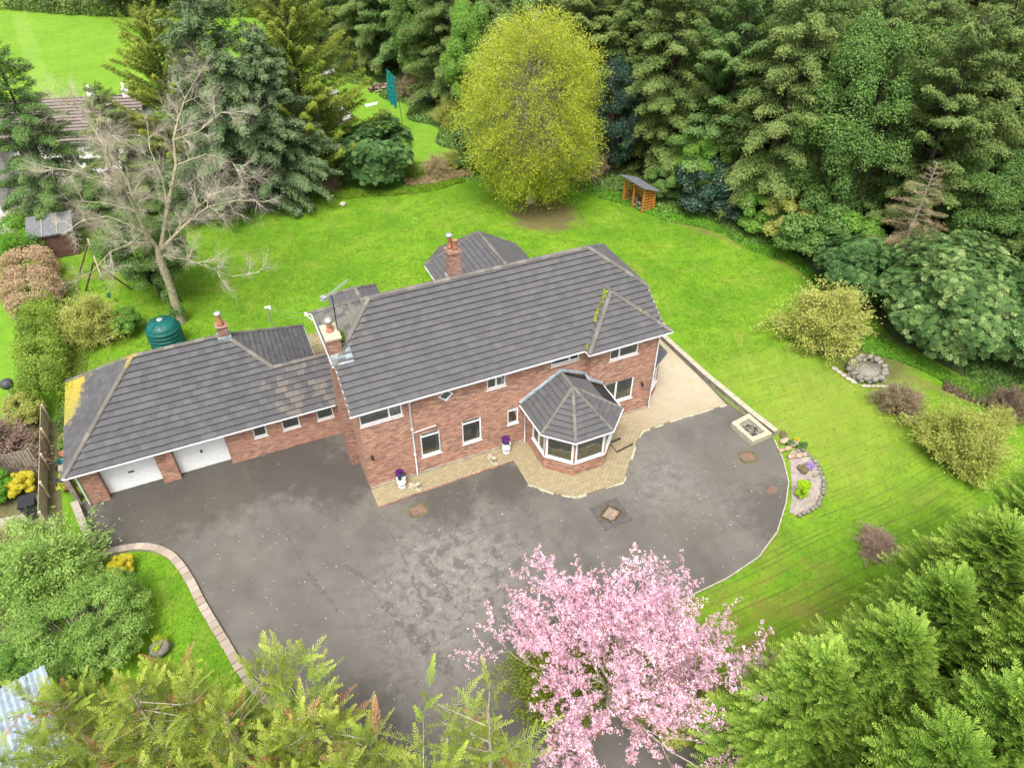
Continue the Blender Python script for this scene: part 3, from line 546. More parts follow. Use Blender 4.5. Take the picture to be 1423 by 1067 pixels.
# ------------------------------------------------------------------ roofs: every tile a small slab, clipped to its roof plane
def clip(poly, C_):
    """Sutherland-Hodgman, C_ convex counter-clockwise"""
    out = poly
    for i in range(len(C_)):
        a, b_ = C_[i], C_[(i+1) % len(C_)]; inp = out; out = []
        if not inp: return []
        def side(p): return (b_[0]-a[0])*(p[1]-a[1])-(b_[1]-a[1])*(p[0]-a[0])
        for j in range(len(inp)):
            p, q = inp[j], inp[(j+1) % len(inp)]; sp_, sq_ = side(p), side(q)
            if sp_ >= 0: out.append(p)
            if (sp_ >= 0) != (sq_ >= 0): t_ = sp_/(sp_-sq_); out.append((p[0]+(q[0]-p[0])*t_, p[1]+(q[1]-p[1])*t_))
    return out
trng = random.Random(11)
def tiles(b, poly, gauge=.295, wd=.33, th=.088):
    P = [Vector(p) for p in poly]; n = Vector((0, 0, 0))
    for i in range(len(P)): n += P[i].cross(P[(i+1) % len(P)])
    n.normalize()
    if n.z < 0: P = P[::-1]; n = -n
    eu = Vector((-n.y, n.x, 0)).normalized()*-1; 
    eu = Vector((0, 0, 1)).cross(n)*1.0; eu.normalize(); ev = n.cross(eu)
    if ev.z < 0: ev = -ev; eu = -eu
    o_ = min(P, key=lambda p: p.z); Q = [((p-o_).dot(eu), (p-o_).dot(ev)) for p in P]
    a = sum(Q[i][0]*Q[(i+1) % len(Q)][1]-Q[(i+1) % len(Q)][0]*Q[i][1] for i in range(len(Q)))
    if a < 0: Q = Q[::-1]
    u0, u1 = min(q[0] for q in Q), max(q[0] for q in Q); v1 = max(q[1] for q in Q)
    b.face([o_+eu*q[0]+ev*q[1]-n*.015 for q in Q], 1)
    for k in range(int(v1/gauge)+1):
        va = k*gauge-.02
        for j in range(int((u1-u0)/wd)+3):
            ua = u0+(j-1+.5*(k % 2))*wd+0; dv = trng.uniform(-.004, .004)
            if trng.random() < .02: dv -= trng.uniform(.01, .03)
            c = clip([(ua+.0012, va+dv), (ua+wd-.0012, va+dv), (ua+wd-.0012, va+gauge+.03), (ua+.0012, va+gauge+.03)], Q)
            if len(c) < 3: continue
            ar = abs(sum(c[i][0]*c[(i+1) % len(c)][1]-c[(i+1) % len(c)][0]*c[i][1] for i in range(len(c))))/2
            if ar < .002: continue
            hh = trng.uniform(-.003, .004); top = [o_+eu*x+ev*y+n*(.004+th*(1-(y-va)/(gauge+.03))+hh) for x, y in c]; r_ = trng.random()
            bot = [o_+eu*x+ev*y-n*.01+ev*(.03 if y < va+.02 else 0) for x, y in c]
            b.face(top, 0, r_)
            m_ = len(c)
            for i in range(m_):
                i2 = (i+1) % m_
                if c[i][1] > va+gauge and c[i2][1] > va+gauge: continue
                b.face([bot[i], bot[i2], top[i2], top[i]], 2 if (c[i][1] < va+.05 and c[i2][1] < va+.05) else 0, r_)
def ridge(b, p0, p1, r=.115, lift=.03, seg=.42):
    p0, p1 = Vector(p0), Vector(p1); L_ = (p1-p0).length; d = (p1-p0)/L_; q = d.cross(Vector((0, 0, 1))).normalized(); nn = q.cross(d); n = max(1, round(L_/seg))
    for i in range(n):
        a = p0+d*(L_*i/n+.006); c = p0+d*(L_*(i+1)/n); r_ = trng.random(); jl = lift+trng.uniform(-.008, .008)
        ra, rc = r, r*1.06; vs = []
        for (pt, rr) in ((a, ra), (c, rc)):
            for k in range(7): t_ = math.pi*(k/6)*1.1-.05*math.pi; vs.append(pt+q*math.cos(t_)*rr+nn*(math.sin(t_)*rr*.75+jl))
        b.idx(vs, [(k, k+1, 8+k, 7+k) for k in range(6)], 0, False, r_); b.face(vs[:7][::-1], 0, r_); b.face(vs[7:], 0, r_)
def gutter(b, pts, dz=-.04):
    for i in range(len(pts)-1): b.beam(Vector(pts[i])+Vector((0, 0, dz)), Vector(pts[i+1])+Vector((0, 0, dz)), .06, .05)
def fascia(b, pts, inw, dz=-.07):
    for i in range(len(pts)-1): b.beam(Vector(pts[i])+Vector((inw[0], inw[1], dz)), Vector(pts[i+1])+Vector((inw[0], inw[1], dz)), .03, .09)
TM = [M['tile'], M['tileshade'], M['tileshade']]; TG = [M['tilegar'], M['tileshade'], M['tileshade']]
HE, HR, OV, YH = 5.0, 7.775, .351, 1.492; XL, XR, WV = 1.935, 12.756, 14.97; sl = (HR-HE)/(D/2+OV); HH = HE+sl*(YH+OV); RL, RR = (XL, D/2, HR), (XR, D/2, HR)
b = MB()
tiles(b, [(-OV, -OV, HE), (WV, -OV, HE), (WV, YH, HH), RR, RL, (-OV, YH, HH)])
tiles(b, [(-OV, D+OV, HE), (WV, D+OV, HE), (WV, D-YH, HH), RR, RL, (-OV, D-YH, HH)])
tiles(b, [(-OV, YH, HH), (-OV, D-YH, HH), RL]); tiles(b, [(WV, YH, HH), (WV, D-YH, HH), RR])
PE, PA, PB = -.74, (12.88, 1.45, 6.52), (12.88, 1.87, 6.54)
tiles(b, [(10.66, PE, HE), (15.1, PE, HE), PA]); tiles(b, [(10.66, PE, HE), PA, PB, (10.66, -.35, HE)]); tiles(b, [(15.1, PE, HE), PA, PB, (15.1, -.35, HE)])
GA = (2.1, 7.65, 5.86)
tiles(b, [(.87, 8.88, HE), (3.33, 8.88, HE), GA]); tiles(b, [(.87, 8.88, HE), GA, (2.1, 6.3, 5.86), (.87, 7.55, HE)]); tiles(b, [(3.33, 8.88, HE), GA, (2.1, 6.3, 5.86), (3.33, 7.55, HE)])
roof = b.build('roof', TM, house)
b = MB(); ridge(b, RL, RR)
for p, q in ((RL, (-OV, YH, HH)), (RL, (-OV, D-YH, HH)), (RR, (WV, YH, HH)), (RR, (WV, D-YH, HH)), (PA, (10.66, PE, HE)), (PA, (15.1, PE, HE)), (PB, PA), (GA, (.87, 8.88, HE)), (GA, (3.33, 8.88, HE)), (GA, (2.1, 6.5, 5.86))): ridge(b, Vector(q), Vector(p))
b.build('ridge_tiles', M['ridge'], roof)
b = MB(); b.beam((-OV+.02, -OV, HE-.02), (-OV+.02, YH, HH-.02), .06, .12); b.beam((WV-.02, -OV, HE-.02), (WV-.02, YH, HH-.02), .06, .12); b.beam((-OV+.02, D+OV, HE-.02), (-OV+.02, D-YH, HH-.02), .06, .12)
b.build('verge', M['concrete'], roof)
b = MB(); gutter(b, [(-OV-.03, -OV-.04, HE), (10.64, -OV-.04, HE), (10.62, PE-.04, HE), (15.14, PE-.04, HE), (15.14, .1, HE)]); gutter(b, [(-OV-.05, YH, HH), (-OV-.05, D-YH, HH)]); gutter(b, [(WV+.05, YH, HH), (WV+.05, D-YH, HH)])
fascia(b, [(-OV+.1, -OV+.05, HE), (10.7, -OV+.05, HE)], (0, 0)); fascia(b, [(10.72, PE+.05, HE), (15.05, PE+.05, HE)], (0, 0)); gutter(b, [(-OV-.05, D+OV, HE), (-OV-.05, D+OV+.01, HE)])
b.box(-.3, W+.3, -.3, .0, 4.92, 4.935); b.box(10.7, 15.05, PE+.06, -PJ, 4.921, 4.936)
b.build('gutter', M['white_gutter'], roof)
# moss and weeds in the valley and by the chimney are added with the planting
# garage roof
GE, GR, YM = 2.22, 5.07, 7.472; gs = (GR-GE)/(YM-3.904); GL, GRr = (-8.304, YM, GR), (-4.314, YM, GR); LZ = 3.76; LYF = 3.904+(LZ-GE)/gs; HX = -4.314+(GR-LZ)/gs*.86
b = MB()
tiles(b, [(-12.045, 3.904, GE), (-2.62, 3.904, GE), (-2.62, LYF, LZ), GRr, GL], gauge=.30)
tiles(b, [(-2.62, 3.904, GE), (-.02, 3.904, GE), (-.02, LYF, LZ), (-2.62, LYF, LZ)], gauge=.30)
tiles(b, [(-12.045, 3.904, GE), (-12.045, 10.9, GE), GL], gauge=.30)
tiles(b, [(-12.045, 10.9, GE), (-.5, 10.9, GE), GRr, GL], gauge=.30)
tiles(b, [(-.5, 10.9, GE), (-.52, 8.1, GE), (-2.62, LYF, LZ), GRr], gauge=.30)
tiles(b, [(-2.62, LYF+.02, LZ), (-.02, LYF+.02, LZ), (-.02, LYF+1.6, LZ-1.25), (-.6, LYF+1.6, LZ-1.25)], gauge=.3)
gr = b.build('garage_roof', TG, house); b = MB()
for p, q in ((GL, GRr), ((-12.045, 3.904, GE), GL), ((-12.045, 10.9, GE), GL), ((-.5, 10.9, GE), GRr), ((-2.62, LYF, LZ), GRr), ((-2.62, LYF, LZ), (-.1, LYF, LZ))): ridge(b, p, q)
b.build('ridge_tiles', M['ridge'], gr)
b = MB(); gutter(b, [(-12.1, 10.9, GE), (-12.1, 3.86, GE), (-.38, 3.86, GE)]); gutter(b, [(-.44, 10.95, GE), (-.46, 8.1, GE)]); fascia(b, [(-12., 3.96, GE), (-.1, 3.96, GE)], (0, 0), -.1)
b.box(-12., -.0, 3.96, YG+.02, 2.12, 2.135)
b.build('gutter', M['white_gutter'], gr)
# rear wing roof
WE, WR = 2.3, 4.5; ra = (10.7, 12.81, WR); rb = (10.7, 6.9, WR)
ev_ = [(13.75, D, WE), (13.75, 14.12, WE), (12.25, 15.66, WE), (9.13, 15.66, WE), (7.65, 14.12, WE), (7.65, D, WE)]
b = MB(); tiles(b, [ev_[5], ev_[4], ra, (10.7, D, WR)]); tiles(b, [ev_[0], ev_[1], ra, (10.7, D, WR)])
for i in (1, 2, 3): tiles(b, [ev_[i], ev_[i+1], ra])
wr = b.build('wing_roof', TM, house); b = MB(); ridge(b, (10.7, D+.4, WR), ra)
for i in (1, 2, 3, 4): ridge(b, ev_[i], ra)
b.build('ridge_tiles', M['ridge'], wr); b = MB(); gutter(b, [(x+.03*(1 if x > 10 else -1), y, z) for x, y, z in ev_]); b.build('gutter', M['white_gutter'], wr)
# bay roof
BE, BA = 2.5, (9.62, -1.22, 3.8); BW = (9.62, -.0, 3.8)
be = [(7.55, 0, BE), (7.6, -2.2, BE), (8.74, -3.33, BE), (10.64, -3.33, BE), (11.8, -2.2, BE), (11.8, -.39, BE)]
b = MB(); tiles(b, [be[0], be[1], BA, BW], gauge=.28, wd=.3)
for i in (1, 2, 3): tiles(b, [be[i], be[i+1], BA], gauge=.28, wd=.3)
tiles(b, [be[4], be[5], (11., -.39, 3.05), (11., 0, 3.08), BW, BA], gauge=.28, wd=.3)
br_ = b.build('bay_roof', TM, house); b = MB(); ridge(b, BW, BA, .09)
for i in (1, 2, 3, 4): ridge(b, be[i], BA, .09)
b.build('ridge_tiles', M['ridge'], br_)
b = MB(); gutter(b, [(9.7+(x-9.7)*1.02, -1.2+(y+1.2)*1.02 if 0 < i < 5 else y, z) for i, (x, y, z) in enumerate(be)]); b.build('gutter', M['white_gutter'], br_)
b = MB(); b.beam((7.5, -.05, 2.66), (9.62, -.05, 3.96), .14, .1); b.beam((9.62, -.05, 3.96), (10.95, -.05, 3.32), .14, .1); b.beam((10.93, -.43, 3.24), (11.7, -.46, 2.78), .12, .1); b.beam((10.94, -.02, 3.3), (10.94, -.45, 3.2), .12, .1); b.build('flashing', M['lead'], br_)
sf = MB(); sf.face([(x, y, BE-.13) for x, y, z in be]); sf.build('soffit', M['white'], br_)
# side bay roof
b = MB(); A_, B_, C_, D_ = (14.76, -.4, 2.6), (16., .42, 2.6), (16., 2.3, 2.6), (14.76, 3.2, 2.6); K1, K2 = (14.76, .9, 3.35), (14.76, 1.9, 3.35)
tiles(b, [A_, B_, K1], .25, .3); tiles(b, [B_, C_, K2, K1], .25, .3); tiles(b, [C_, D_, K2], .25, .3); sr = b.build('side_bay_roof', TM, house)
b = MB(); ridge(b, B_, K1, .08); ridge(b, C_, K2, .08); b.build('ridge_tiles', M['ridge'], sr); b = MB(); gutter(b, [A_, B_, C_, D_], -.05); b.build('gutter', M['white_gutter'], sr)
# chimneys
b = MB(); b.box(-.40, .14, 1.86, 2.92, 0, 7.28); b.box(-.45, .19, 1.81, 2.97, 7.28, 7.36); 
ch = b.build('chimney', M['brickchim'], house); b = MB(); b.box(-.47, .21, 1.79, 2.99, 7.36, 7.43); b.build('chimney_cap', M['cream_stone'], ch)
b = MB(); b.lathe((-.12, 2.45, 7.43), [(.17, 0), (.15, .06), (.12, .1), (.12, .3), (.14, .32), (.14, .36)], 14, 0); b.build('chimney_pot', M['terracotta'], ch)
b = MB(); b.lathe((-.12, 2.45, 7.79), [(.05, 0), (.05, .1), (.17, .1), (.18, .16), (.14, .24), (.07, .28), (.01, .29)], 14, 0); b.build('cowl', M['steel'], ch)
b = MB(); b.box(-.43, .17, 1.6, 1.855, 6.46, 6.56); b.idx([(.145, 1.5, 6.35), (.5, 1.5, 6.37), (.5, 2.2, 6.86), (.145, 2.2, 6.84)], [(0, 1, 2, 3)]); b.idx([(-.38, 1.45, 6.33), (.5, 1.45, 6.33), (.5, 1.85, 6.62), (-.38, 1.85, 6.62)], [(0, 1, 2, 3)]); b.build('flashing', M['leadlight'], ch)
b = MB(); b.box(5.85, 6.4, 4.1, 4.62, 6.6, 8.75); b.box(5.8, 6.45, 4.05, 4.67, 8.75, 8.83); b.box(5.84, 6.41, 4.09, 4.63, 8.83, 8.88); ch2 = b.build('chimney', M['brickchim'], house)
b = MB(); b.lathe((6.03, 4.45, 8.88), [(.13, 0), (.1, .1), (.09, .45), (.11, .47), (.11, .5)], 14); b.build('chimney_pot', M['terracotta'], ch2)
b = MB(); b.lathe((6.22, 4.25, 8.88), [(.13, 0), (.12, .1), (.1, .42), (.12, .44), (.12, .47), (.08, .47), (.08, .4)], 14); b.build('chimney_pot', M['terracotta'], ch2)
b = MB(); b.lathe((6.03, 4.45, 9.38), [(.05, 0), (.05, .1), (.16, .1), (.17, .15), (.13, .2), (.01, .21)], 14); b.build('cowl', M['steel'], ch2)
b = MB(); b.box(5.78, 6.47, 4.02, 4.69, 7.2, 7.5); b.build('flashing', M['leadlight'], ch2)
b = MB(); b.box(-4.55, -4.1, 7.3, 7.72, 4.6, 5.6); b.box(-4.6, -4.05, 7.25, 7.77, 5.6, 5.66); ch3 = b.build('chimney', M['brickchim'], house)
b = MB(); b.lathe((-4.33, 7.5, 5.66), [(.15, 0), (.13, .1), (.1, .45), (.12, .5)], 14); b.build('chimney_pot', M['terracotta'], ch3)
b = MB(); b.lathe((-4.33, 7.5, 6.16), [(.05, 0), (.05, .08), (.16, .08), (.17, .14), (.1, .2), (.01, .21)], 14); b.build('cowl', M['steel'], ch3)
b = MB(); b.box(-4.63, -4.02, 7.2, 7.8, 4.75, 5.1); b.build('flashing', M['leadlight'], ch3)
# aerial on the left chimney
b = MB(); b.tube([(.17, 2.35, 6.9), (.2, 2.35, 9.15)], .022, 6); ae = b.build('aerial_mast', M['black'], house)
b = MB(); p, q = Vector((-.15, 2.2, 9.2)), Vector((1.05, 3.0, 9.3)); b.tube([p, q], .014, 5); dd = (q-p).normalized(); pp = dd.cross(Vector((0, 0, 1)))
for k in range(17): c_ = p+(q-p)*(k/16); b.tube([c_-pp*.11, c_+pp*.11], .007, 4)
for k in (-1, 1): b.tube([p-pp*.02, p-pp*.02-dd*.06+Vector((0, 0, .16*k))], .01, 4); b.box(p.x-.1, p.x+.08, p.y-.12, p.y+.12, p.z+.06*k-.01, p.z+.06*k+.01, 0, .6)
b.build('aerial_array', M['steel'], ae)
# downpipes, lamps
b = MB(); b.tube([(2.24, -.33, 4.85), (2.24, -.09, 4.6), (2.24, -.07, .25), (2.24, -.12, .12)], .04, 8)
for z in (4.5, 3.0, 1.4): b.box(2.18, 2.3, -.11, -.005, z, z+.04)
b.tube([(2.26, -.06, 2.77), (3.35, -.06, 2.84)], .025, 6); b.build('downpipe', M['white_gutter'], house)
b = MB(); b.tube([(7.78, -.05, 2.45), (7.78, -.06, .2), (7.74, -.2, .1)], .04, 8); b.build('downpipe', M['white_gutter'], house)
b = MB(); b.tube([(14.68, -.46, 4.85), (14.68, -.45, .25), (14.7, -.55, .12)], .04, 8); b.build('downpipe', M['white_gutter'], house)
b = MB(); b.tube([(-11.74, 4.18, 2.15), (-11.76, 4.2, .1)], .035, 8); b.build('downpipe', M['white_gutter'], house)
for x, y, z in ((.3, 0, 2.07), (14.08, -PJ, 1.9)):
    b = MB(); b.box(x-.04, x+.04, y-.03, y, z-.06, z+.06); b.tube([(x, y-.03, z), (x, y-.12, z+.03)], .015, 6); b.lathe((x, y-.13, z-.14), [(.03, 0), (.06, .04), (.07, .16), (.02, .22)], 8); b.build('wall_lamp', M['black'], house)
b = MB(); b.box(-.0, 7.8, -.06, -.004, .07, .16); b.box(11.6, 14.8, -PJ-.06, -PJ-.004, .07, .14); b.build('plinth', M['concrete'], house)
# satellite mast / bracket at the back-left gable
b = MB(); b.beam((-.4, 5.9, 6.15), (-.65, 5.95, 6.2), .03, .03); b.beam((-.4, 5.75, 5.9), (-.62, 5.9, 6.2), .03, .03); b.box(-.68, -.56, 5.87, 6.0, 6.15, 6.25); b.build('bracket', M['white'], house)
# steps at the side door of the bay
b = MB(); b.prism([(11.52, -2.6), (12.5, -2.45), (13.0, -.9), (12.6, -.45), (11.52, -.45)], .07, .17); b.prism([(11.52, -2.0), (12.1, -1.95), (12.4, -.6), (11.52, -.5)], .17, .30); b.build('step', M['paving'], house)
b = MB(); b.beam((11.52, -2.64, .1), (12.52, -2.49, .1), .03, .13); b.beam((11.52, -2.04, .23), (12.1, -1.99, .23), .03, .12); b.build('step_riser', M['darkgrey'], house)
# ------------------------------------------------------------------ planting
R = np.random.default_rng
def nrmz(a): return a/np.maximum(np.linalg.norm(a, axis=-1, keepdims=True), 1e-9)
def leaves(P, Dr, Nn, L_, Wd, fold=None):
    """diamond leaves: centre P, long axis Dr, face normal Nn, length, width -> verts, faces"""
    Dr = nrmz(Dr); S = nrmz(np.cross(Dr, Nn)); n = len(P); L_ = np.broadcast_to(L_, (n,))[:, None]; Wd = np.broadcast_to(Wd, (n,))[:, None]
    V = np.empty((n, 4, 3)); V[:, 0] = P-Dr*L_*.5; V[:, 1] = P+S*Wd*.5+Dr*L_*.05; V[:, 2] = P+Dr*L_*.5; V[:, 3] = P-S*Wd*.5+Dr*L_*.05
    return V.reshape(-1, 3)
def leafmesh(name, V, mats, rnd, midx=None):
    n = len(V)//4; return mesh_np(name, V, np.arange(n*4), mats, rnd, False, 4, midx)
def tubes_np(segs, n=4):
    """segs: list of (p0,p1,r0,r1) -> V,F"""
    A = np.array([s[0] for s in segs], float); B = np.array([s[1] for s in segs], float); r0 = np.array([s[2] for s in segs]); r1 = np.array([s[3] for s in segs])
    d = nrmz(B-A); ref = np.where(np.abs(d[:, 2:3]) > .9, np.array([[1., 0, 0]]), np.array([[0, 0, 1.]])); a = nrmz(np.cross(d, ref)); b_ = np.cross(d, a)
    t = np.arange(n)*2*np.pi/n; ring = a[:, None]*np.cos(t)[None, :, None]+b_[:, None]*np.sin(t)[None, :, None]
    V = np.concatenate([A[:, None]+ring*r0[:, None, None], B[:, None]+ring*r1[:, None, None]], 1).reshape(-1, 3)
    base = np.arange(len(segs))[:, None, None]*2*n; j = np.arange(n); f = np.stack([j, (j+1) % n, n+(j+1) % n, n+j], 1)[None]
    return V, (base+f).reshape(-1)
def leafmat(name, stops, trans=.25, rough=.6, hv=.25, big=.55, spec=.25):
    t = NT(name); r = t.attr(); n = t.noise(big, 3)
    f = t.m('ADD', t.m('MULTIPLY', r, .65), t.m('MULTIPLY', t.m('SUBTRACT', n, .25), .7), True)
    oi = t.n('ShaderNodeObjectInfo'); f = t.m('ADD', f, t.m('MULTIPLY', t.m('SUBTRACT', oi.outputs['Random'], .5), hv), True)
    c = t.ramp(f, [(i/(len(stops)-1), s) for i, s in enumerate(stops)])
    t.col(c, rough, spec)
    tr = t.n('ShaderNodeBsdfTranslucent'); t.L(t.mix(.5, c, tuple(min(1, x*1.6) for x in stops[-1])), tr.inputs[0]); mx = t.n('ShaderNodeMixShader'); mx.inputs[0].default_value = trans
    t.L(t.b.outputs[0], mx.inputs[1]); t.L(tr.outputs[0], mx.inputs[2]); t.L(mx.outputs[0], t.out.inputs[0]); return t.mat
F = {}
F['olive'] = leafmat('olive_conifer_foliage', [(.05, .088, .022), (.10, .155, .038), (.155, .215, .055), (.215, .26, .082)], .2)
F['dark'] = leafmat('dark_conifer_foliage', [(0.037, 0.085, 0.025), (0.077, 0.150, 0.037), (0.138, 0.225, 0.062), (0.237, 0.325, 0.106)], .2)
F['ivy'] = leafmat('ivy_green_foliage', [(0.039, 0.083, 0.020), (0.077, 0.154, 0.033), (0.132, 0.231, 0.050), (0.242, 0.341, 0.088)], .2)
F['fresh'] = leafmat('fresh_green_foliage', [(0.066, 0.143, 0.022), (0.110, 0.231, 0.033), (0.176, 0.330, 0.050), (0.275, 0.418, 0.088)], .3)
F['holly'] = leafmat('blue_green_holly_leaves', [(.012, .032, .018), (.022, .055, .032), (.035, .08, .048), (.075, .13, .085)], .1, .4, .2, .6, .4)
F['spruce'] = leafmat('blue_spruce_foliage', [(0.046, 0.077, 0.031), (0.088, 0.138, 0.055), (0.143, 0.209, 0.094), (0.275, 0.341, 0.187)], .2)
F['gold'] = leafmat('golden_cypress_foliage', [(0.057, 0.098, 0.014), (0.127, 0.178, 0.023), (0.230, 0.276, 0.037), (0.391, 0.414, 0.069)], .25, big=.3)
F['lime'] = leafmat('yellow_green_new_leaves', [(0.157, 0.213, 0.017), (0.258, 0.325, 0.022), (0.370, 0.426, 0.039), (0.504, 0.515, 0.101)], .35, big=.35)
F['rhodo'] = leafmat('glaucous_rhododendron_leaves', [(.025, .065, .02), (.055, .12, .035), (.11, .20, .06), (.27, .34, .14)], .2, .7, spec=.12)
F['rhodopale'] = leafmat('pale_rhododendron_leaves', [(.025, .065, .02), (.055, .12, .035), (.15, .245, .075), (.46, .48, .21)], .2, .7, spec=.12)
F['yshrub'] = leafmat('yellowish_shrub_leaves', [(0.143, 0.165, 0.033), (0.242, 0.275, 0.055), (0.374, 0.396, 0.099), (0.506, 0.495, 0.165)], .3)
F['brown'] = leafmat('brown_budding_twigs', [(.13, .10, .06), (.20, .155, .09), (.28, .22, .13), (.33, .27, .15)], .2)
F['tan'] = leafmat('tan_dying_needles', [(.12, .10, .05), (.20, .16, .08), (.28, .22, .12), (.32, .28, .14)], .2)
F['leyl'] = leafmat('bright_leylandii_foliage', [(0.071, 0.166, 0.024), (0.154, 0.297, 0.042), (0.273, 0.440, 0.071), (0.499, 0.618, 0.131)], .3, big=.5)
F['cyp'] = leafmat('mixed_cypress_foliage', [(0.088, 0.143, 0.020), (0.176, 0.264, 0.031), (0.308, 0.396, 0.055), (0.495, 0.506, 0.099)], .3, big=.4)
F['cypdead'] = leafmat('dead_cypress_sprays', [(.22, .12, .04), (.38, .19, .07), (.5, .26, .11), (.45, .33, .2)], .3)
F['bush'] = leafmat('light_green_bush_leaves', [(.10, .19, .03), (.18, .30, .06), (.28, .42, .10), (.43, .54, .18)], .3)
F['hedge'] = leafmat('hedge_leaves', [(.08, .14, .02), (.15, .24, .03), (.25, .35, .05), (.36, .42, .10)], .3)
F['beech'] = leafmat('brown_beech_leaves', [(.24, .15, .09), (.36, .24, .15), (.46, .33, .21), (.42, .36, .18)], .25)
F['purple'] = leafmat('purple_brown_twigs', [(.15, .10, .07), (.23, .16, .12), (.3, .21, .16), (.34, .27, .2)], .2)
F['yellow'] = leafmat('golden_leaves', [(.35, .30, .02), (.5, .44, .03), (.65, .56, .05), (.7, .66, .15)], .3)
F['lawncl'] = leafmat('bright_ground_plants', [(.06, .16, .015), (.10, .25, .02), (.15, .34, .03), (.24, .42, .05)], .3)
F['blossom'] = leafmat('pink_cherry_blossom', [(.52, .22, .33), (.70, .38, .51), (.80, .55, .66), (.92, .80, .86)], .3, .7, .1, 1.2)
F['blossom_leaf'] = leafmat('bronze_cherry_leaves', [(.20, .10, .04), (.25, .12, .05), (.3, .16, .07)], .3)
F['vio'] = leafmat('purple_flowers', [(.05, .01, .09), (.10, .02, .16), (.17, .05, .24)], .2)
F['lav'] = leafmat('lilac_flowers', [(.22, .14, .32), (.36, .25, .5), (.5, .4, .62)], .2)
F['dry'] = leafmat('dry_grass', [(.22, .17, .08), (.34, .27, .14), (.42, .34, .19)], .2)
F['chart'] = leafmat('chartreuse_foliage', [(.16, .30, .01), (.26, .44, .015), (.38, .55, .02), (.5, .6, .05)], .3)
F['blade'] = leafmat('grass_blades', [(.07, .17, .012), (.12, .25, .014), (.19, .30, .02), (.26, .32, .04)], .3)
F['litter'] = leafmat('dead_litter', [(.08, .055, .03), (.14, .10, .06), (.22, .17, .12)], .1)
F['moss'] = leafmat('yellow_moss', [(.15, .22, .01), (.28, .36, .015), (.4, .46, .03)], .1)

def trunkmesh(name, h, r, rng, mat, lean=0., n=8, fork=0):
    segs = []; p = np.array([0., 0, 0]); k = 9; d = np.array([rng.normal()*lean, rng.normal()*lean, 1.])
    for i in range(k):
        q = p+d/np.linalg.norm(d)*h/k; d = d+rng.normal(size=3)*[.05, .05, 0]
        f0, f1 = 1-i/k*.85, 1-(i+1)/k*.85
        segs.append((p, q, r*f0*(1.35 if i == 0 else 1), r*f1)); p = q
    for i in range(fork):
        t = rng.uniform(.3, .85); a = rng.uniform(0, 6.28); b0 = np.array([0, 0, h*t]); L_ = h*.22*rng.uniform(.7, 1.2); b1 = b0+np.array([math.cos(a)*L_, math.sin(a)*L_, L_*.35])
        segs.append((b0, b1, r*(1-t)*.5+.02, .02))
    V, Fc = tubes_np(segs, n); return mesh_np(name, V, Fc, mat, None, True)
def conifer_np(seed, h, rad, base=.08, nbr=90, nleaf=26000, ll=.30, lw=.09, droop=.35, rise=.15, prof=.75, hang=.5, width=.34, top_round=0.):
    g = R(seed); t = (np.arange(nbr)+g.uniform(0, 1, nbr))/nbr; t = base+(1-base)*t
    L_ = rad*np.clip((1-t), .02, 1)**prof*g.uniform(.62, 1.18, nbr)*np.clip((t-base)*6+.55, 0, 1)+.15
    az = np.arange(nbr)*2.39996+g.normal(size=nbr)*.35; z0 = t*h; dr = droop*g.uniform(.5, 1.4, nbr); rs = rise*g.uniform(.2, 1.8, nbr)+(t**3)*.5
    w = L_**1.5; b = g.choice(nbr, nleaf, p=w/w.sum()); s = g.uniform(.12, 1, nleaf)**.75; q = g.uniform(-1, 1, nleaf); q = np.sign(q)*np.abs(q)**.8
    rd = np.stack([np.cos(az[b]), np.sin(az[b]), np.zeros(nleaf)], 1); pd = np.stack([-np.sin(az[b]), np.cos(az[b]), np.zeros(nleaf)], 1)
    wid = width*L_[b]*(1.12-s)*(.35+.65*np.minimum(1, s*3))
    nt_ = 13; ph = np.floor(s*nt_)/nt_+.5/nt_; s2 = s*.5+ph*.5      # gather leaves on side twigs
    P = rd*(L_[b]*(s2+np.abs(q)*.10))[:, None]+pd*(q*wid)[:, None]
    z = z0[b]+L_[b]*(rs[b]*s2-dr[b]*s2**2)-np.abs(q)*wid*.35-g.uniform(0, 1, nleaf)**2*hang*.35
    P[:, 2] = z; P += g.normal(size=P.shape)*.07
    D = rd*.8+pd*(np.sign(q)*.75)[:, None]+np.array([0, 0, -1])*(.2+hang*.6*g.uniform(0, 1, nleaf))[:, None]+g.normal(size=P.shape)*.45
    N_ = np.array([0, 0, 1.])+rd*.35+g.normal(size=P.shape)*.45
    V = leaves(P, D, N_, ll*g.uniform(.6, 1.3, nleaf), lw*g.uniform(.7, 1.4, nleaf))
    # tips carry the newer, lighter growth
    rnd = np.clip(.15+.55*s**2+g.uniform(-.15, .3, nleaf), 0, 1)
    segs = [(np.array([0, 0, z0[i]]), np.array([math.cos(az[i])*L_[i]*.85, math.sin(az[i])*L_[i]*.85, z0[i]+L_[i]*.85*(rs[i]-dr[i]*.85)]), .035, .008) for i in range(0, nbr, 1)]
    return V, rnd, segs
